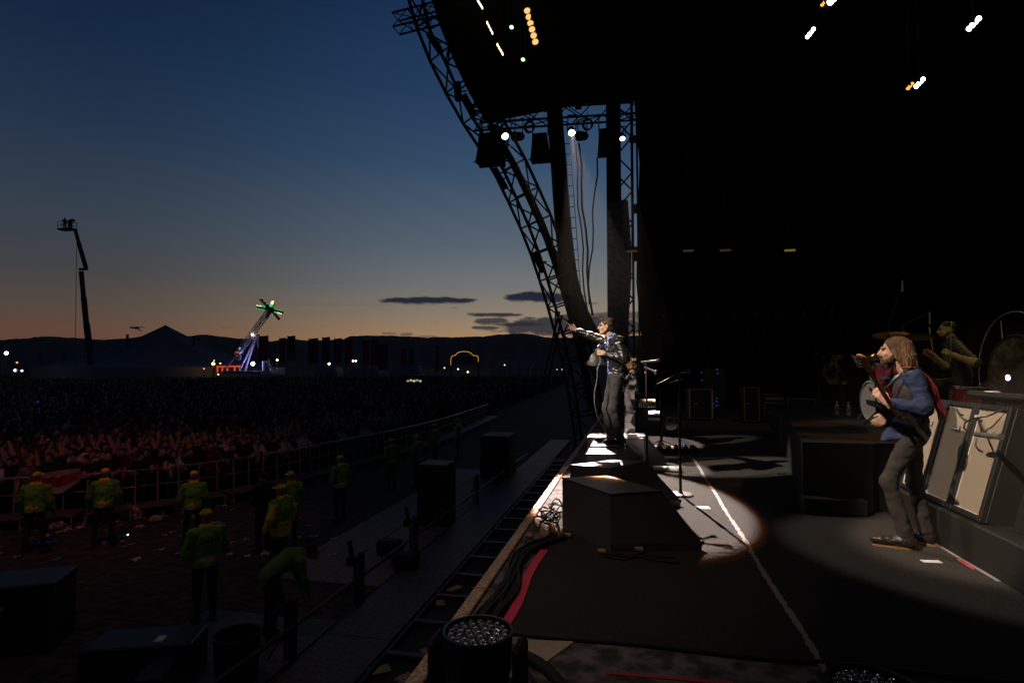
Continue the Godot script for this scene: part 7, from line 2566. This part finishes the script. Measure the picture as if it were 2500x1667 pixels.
	# lamps across the field
	var lm := [[14, 862, 0.9, 0.85, 1.0, 9.0, 0.42, 150, "bright white floodlight mast at the edge of the field"], [40, 885, 1.0, 0.4, 0.06, 1.5, 0.22, 150, "small orange lamp under the white floodlight mast"], [36, 904, 0.75, 0.9, 1.0, 1.6, 0.4, 150, "dim white kiosk lamp beside the small pale marquee"], [52, 905, 0.75, 0.95, 1.0, 1.6, 0.3, 150, "second dim white kiosk lamp beside the small pale marquee"],
		[520, 888, 1.0, 0.55, 0.1, 9.0, 0.42, 165, "bright orange lamp beside the fairground ride"], [522, 880, 1.0, 0.6, 0.15, 3.0, 0.14, 165, "tiny orange lamp above the bright orange one"], [537, 887, 1.0, 0.6, 0.15, 3.0, 0.2, 165, "small orange lamp between the bright one and the ride"], [676, 879, 1.0, 0.86, 0.55, 7.0, 0.26, 165, "warm white lamp just past the fairground ride"],
		[803, 888, 0.85, 1.0, 0.7, 7.0, 0.3, 165, "greenish white lamp low among the banners"], [823, 883, 1.0, 0.9, 0.6, 6.0, 0.24, 165, "warm lamp next to the greenish one"], [861, 881, 1.0, 0.85, 0.5, 6.0, 0.26, 165, "one of two warm lamps close together"], [868, 881, 1.0, 0.85, 0.5, 6.0, 0.24, 165, "one of two warm lamps close together"], [897, 881, 1.0, 0.87, 0.6, 7.0, 0.28, 165, "warm lamp farthest along the row of banners"],
		[1085, 898, 1.0, 0.7, 0.4, 4.0, 0.16, 165, "tiny lamp beside the gateway foot"], [1118, 901, 1.0, 0.7, 0.4, 4.0, 0.2, 165, "tiny lamp under the lit gateway"], [1142, 908, 1.0, 0.62, 0.2, 4.0, 0.24, 150, "amber lamp in the gateway opening"], [1232, 891, 1.0, 0.6, 0.2, 3.0, 0.2, 200, "amber lamp over the long pale marquee"], [1360, 902, 1.0, 0.9, 0.7, 2.0, 0.14, 200, "tiny lamp behind the arch foot"], [1372, 902, 1.0, 0.9, 0.7, 2.0, 0.14, 200, "second tiny lamp behind the arch foot"], [497, 900, 1.0, 0.5, 0.1, 2.0, 0.16, 165, "tiny orange lamp at the edge of the big top"], [532, 914, 1.0, 0.55, 0.08, 3.0, 0.2, 150, "low orange lamp in front of the red ride fence"], [980, 889, 0.9, 0.9, 1.0, 3.0, 0.1, 165, "tiny white lamp between the banners and the gateway"]]
	for q in lm:
		var p := far_at(q[0], q[1], q[7])
		t = thing("distant_lamp", q[8], "lamp", Vector3(p.x, 0, p.z))
		if "two warm" in q[8]: t.set_meta("group", "paired warm lamps")
		g = Geo.new()
		g.ell(Vector3(0, p.y, 0), Vector3.ONE * q[6], Basis(), 12, 8)
		part("bulb", g, glow(q[2], q[3], q[4], q[5]), t)
		rod("mast", Vector3(0, 0, 0), Vector3(0, p.y - q[6] * 0.8, 0), 0.09, dk, t)
		if q[5] >= 7.0:
			var l := OmniLight3D.new()
			l.name = "shine"
			l.light_color = lin(q[2], q[3], q[4])
			l.light_energy = q[5] * 0.6
			l.omni_range = 120.0
			l.omni_attenuation = 2.0
			l.light_size = q[6]
			l.shadow_enabled = true
			t.add_child(l)
			l.position = Vector3(0, p.y, q[6] + 0.05)
	# bird over the hills
	var bp := far_at(331, 801, 40.0)
	t = thing("bird", "dark bird gliding above the hills", "bird", bp, 0.5)
	g = Geo.new()
	nets(g, [[0, Vector3(-0.3, 0.04, 0), Vector3(0.1, 0.0, 0), 0.05, 0.07, Color(0.02, 0.02, 0.02)], [0, Vector3(0.1, 0, 0), Vector3(0.32, -0.22, 0.02), 0.05, 0.02, Color(0.02, 0.02, 0.02)], [0, Vector3(-0.05, 0.03, 0), Vector3(0.25, 0.1, -0.3), 0.05, 0.02, Color(0.02, 0.02, 0.02)], [0, Vector3(0.25, 0.1, -0.3), Vector3(0.45, 0.06, -0.5), 0.025, 0.012, Color(0.02, 0.02, 0.02)], [0, Vector3(-0.05, 0.03, 0), Vector3(0.2, 0.08, 0.3), 0.05, 0.02, Color(0.02, 0.02, 0.02)], [0, Vector3(-0.3, 0.04, 0), Vector3(-0.4, 0.03, 0), 0.045, 0.02, Color(0.02, 0.02, 0.02)]], 0.016, 0.04)
	part("body", g, M.tint, t)

func ride() -> void:
	var D := 160.0
	var o := far_at(592, 908, D)
	var t := thing("fairground_ride", "tall fairground swing ride with green-lit arms and white frame", "fairground ride", Vector3(o.x, 0, o.z))
	var P := func(px: float, py: float, dz := 0.0) -> Vector3: return far_at(px, py, D) - t.position + Vector3(0, 0, dz)
	var wh := mat(0.6, 0.58, 0.62, 0.5)
	# legs
	for q in [[624, 822, 588, 908, -1.5], [624, 822, 590, 910, 1.5], [626, 822, 634, 856, 0.0], [648, 866, 658, 908, -1.0], [642, 868, 648, 908, 1.0], [640, 866, 662, 900, 0.0], [612, 822, 552, 898, 0.0]]:
		rod("leg", P.call(q[0], q[1], 0.0), P.call(q[2], q[3], q[4]), 0.28, wh, t)
	block("axle_head", P.call(622, 820), Vector3(2.0, 0.9, 1.5), wh, t)
	block("deck", P.call(605, 909), Vector3(12.0, 0.8, 6.0), mat(0.2, 0.2, 0.22, 0.7), t)
	for k in 16: rod("fence_bar", P.call(664 + 2 * k, 899), P.call(664 + 2 * k, 914), 0.08, wh, t)
	rod("fence_rail", P.call(664, 899), P.call(696, 899), 0.09, wh, t)
	# red entrance fence
	var redm := glow(1.0, 0.09, 0.02, 0.55)
	for k in 5: rod("fence_light_post", P.call(530 + k * 12 + (6 if k > 2 else 0), 895), P.call(530 + k * 12 + (6 if k > 2 else 0), 909), 0.22, redm, t)
	rod("fence_light_rail", P.call(528, 895), P.call(586, 894), 0.22, redm, t)
	# swinging arm: lattice
	var a: Vector3 = P.call(576, 868)
	var b: Vector3 = P.call(657, 758)
	truss(t, resample([a, b], 1.4), 1.1, 1.1, 0.12, wh, Vector3(0, 0, 1), 0.6)
	var cw := Geo.new()
	cw.ell(P.call(581, 872), Vector3(0.95, 0.95, 0.7), Basis(), 14, 10)
	part("counterweight", cw, mat(0.5, 0.5, 0.55, 0.3, 0.5), t)
	block("ride_light_strip", P.call(579, 860), Vector3(0.9, 0.35, 0.4), glow(1.0, 0.1, 0.08, 0.8), t)
	block("ride_light_strip", P.call(590, 857), Vector3(0.3, 1.0, 0.4), glow(0.12, 0.2, 1.0, 0.7), t)
	block("ride_light_strip", P.call(585, 856), Vector3(0.25, 1.6, 0.4), glow(1.0, 0.7, 0.5, 0.8), t)
	# crossed seat arms with green lamps
	var hub: Vector3 = P.call(660, 755)
	var hg := Geo.new()
	hg.ell(hub, Vector3.ONE * 0.7, Basis(), 12, 8)
	part("hub", hg, mat(0.03, 0.03, 0.03, 0.6), t)
	var arms := [[626, 749, 1], [635, 730, 2], [668, 736, 3], [690, 763, 1], [681, 780, 2], [650, 776, 0]]
	var gm := glow(0.03, 0.85, 0.22, 0.9)
	var ym := glow(1.0, 0.85, 0.4, 1.3)
	var rm := glow(0.5, 0.02, 0.03, 0.12)
	for q in arms:
		var e: Vector3 = P.call(q[0], q[1])
		var d := e - hub
		rod("seat_arm", hub, e, 0.42, mat(0.02, 0.02, 0.022, 0.6), t)
		var n := d.normalized()
		var s := n.cross(Vector3.BACK).normalized()
		for k in 5:
			var p := hub + d * (0.42 + 0.13 * k)
			if q[2] == 1:
				block("arm_light", p + s * 0.4 + Vector3(0, 0, 0.3), Vector3(0.28, 0.34, 0.1), gm if k < 2 else ym, t)
				block("arm_light", p - s * 0.4 + Vector3(0, 0, 0.3), Vector3(0.16, 0.2, 0.1), gm, t)
			elif q[2] == 3:
				block("arm_light", p + Vector3(0, 0, 0.45), Vector3(0.8, 0.5, 0.1), ym if k > 1 else gm, t)
			elif q[2] == 2:
				block("arm_light", p + Vector3(0, 0, 0.45), Vector3(0.3, 0.4, 0.1), rm, t)
				if k % 2 == 0: block("arm_light", p + s * 0.45 + Vector3(0, 0, 0.3), Vector3(0.14, 0.18, 0.1), gm, t)
	# floodlight at its foot
	var f: Vector3 = P.call(628, 888)
	var fl := thing("ride_floodlight", "brilliant blue-white floodlight at the foot of the fairground ride", "floodlight", t.position + Vector3(f.x, 0, f.z + 2.0))
	var lg := Geo.new()
	lg.ell(Vector3(0, f.y, 0), Vector3.ONE * 0.5, Basis(), 12, 8)
	part("bulb", lg, glow(0.75, 0.72, 1.0, 14.0), fl)
	rod("mast", Vector3.ZERO, Vector3(0, f.y - 0.4, 0), 0.1, M.steel, fl)
	var l := OmniLight3D.new()
	l.name = "shine"
	l.light_color = Color(0.55, 0.5, 1.0)
	l.light_energy = 16.0
	l.light_size = 0.5
	l.omni_range = 150.0
	l.omni_attenuation = 2.0
	l.shadow_enabled = true
	fl.add_child(l)
	l.position = Vector3(0, f.y, -0.6)
	var p2: Vector3 = P.call(622, 817)
	lg = Geo.new()
	lg.ell(p2 + Vector3(0, 0, 1.2), Vector3.ONE * 0.3, Basis(), 10, 8)
	part("axle_lamp", lg, glow(1.0, 0.85, 0.8, 5.0), t)

func watchers() -> void:
	# people on a raised platform at the far wing
	var t := thing("viewing_platform", "dark raised viewing platform in the far wing of the stage", "platform", Vector3(4.0, S, -23.6))
	block("floor", Vector3(0, 1.9, 0), Vector3(8.0, 0.12, 2.2), M.black, t)
	for x in [-3.8, -1.3, 1.3, 3.8]:
		for z in [-1.0, 1.0]: rod("post", Vector3(x, 0, z), Vector3(x, 1.9, z), 0.05, M.steel, t)
	rod("rail", Vector3(-4, 2.95, 1.05), Vector3(4, 2.95, 1.05), 0.025, M.steel, t)
	var r := RandomNumberGenerator.new()
	r.seed = 66
	var first: Node3D = null
	for k in 8:
		var at := Vector3(1.1 + 0.85 * k + r.randf_range(-0.15, 0.15), S + 1.96, -23.4 + r.randf_range(-0.4, 0.3))
		if first == null: first = person_of("watcher standing in the dark on the far wing platform", at, 2.6, pose({}), Color(0.06, 0.02, 0.018), Color(0.03, 0.03, 0.035), Color(0.03, 0.02, 0.015), "watchers on the far wing platform")
		else:
			var o: Node3D = first.duplicate()
			o.name = numbered("person")
			add_child(o)
			o.position = at
			o.rotation.y = 2.6 + r.randf_range(-0.5, 0.5)

func _ready() -> void:
	rng.seed = 1
	setup()
	materials()
	stage_building()
	lights()
	stage_things()
	singer()
	bass_player()
	guitarist()
	drummer()
	watchers()
	field()
	haze()

func haze() -> void:
	# stage smoke hanging round the speaker cabinets
	for q in [[Vector3(3.5, 3.3, -5.4), Vector3(4.4, 2.6, 6.4), 0.002, "stage_smoke", "thin stage smoke drifting round the bass player and the cabinets"], [Vector3(3.7, 3.25, -5.0), Vector3(2.6, 2.2, 3.6), 0.03, "stage_smoke_bank", "thicker stage smoke hanging at the end of the speaker cabinets"], [Vector3(-1.6, 9.2, -15.0), Vector3(8.0, 12.0, 13.0), 0.0018, "beam_haze", "faint haze in the spotlight beams over the stage front"]]:
		var f := FogVolume.new()
		f.name = q[3]
		f.shape = RenderingServer.FOG_VOLUME_SHAPE_ELLIPSOID
		f.size = q[1]
		f.position = q[0]
		var m := FogMaterial.new()
		m.density = q[2]
		m.albedo = Color(0.9, 0.86, 0.8)
		f.material = m
		f.set_meta("kind", "stuff")
		tag(f, q[4], "smoke")
		add_child(f)
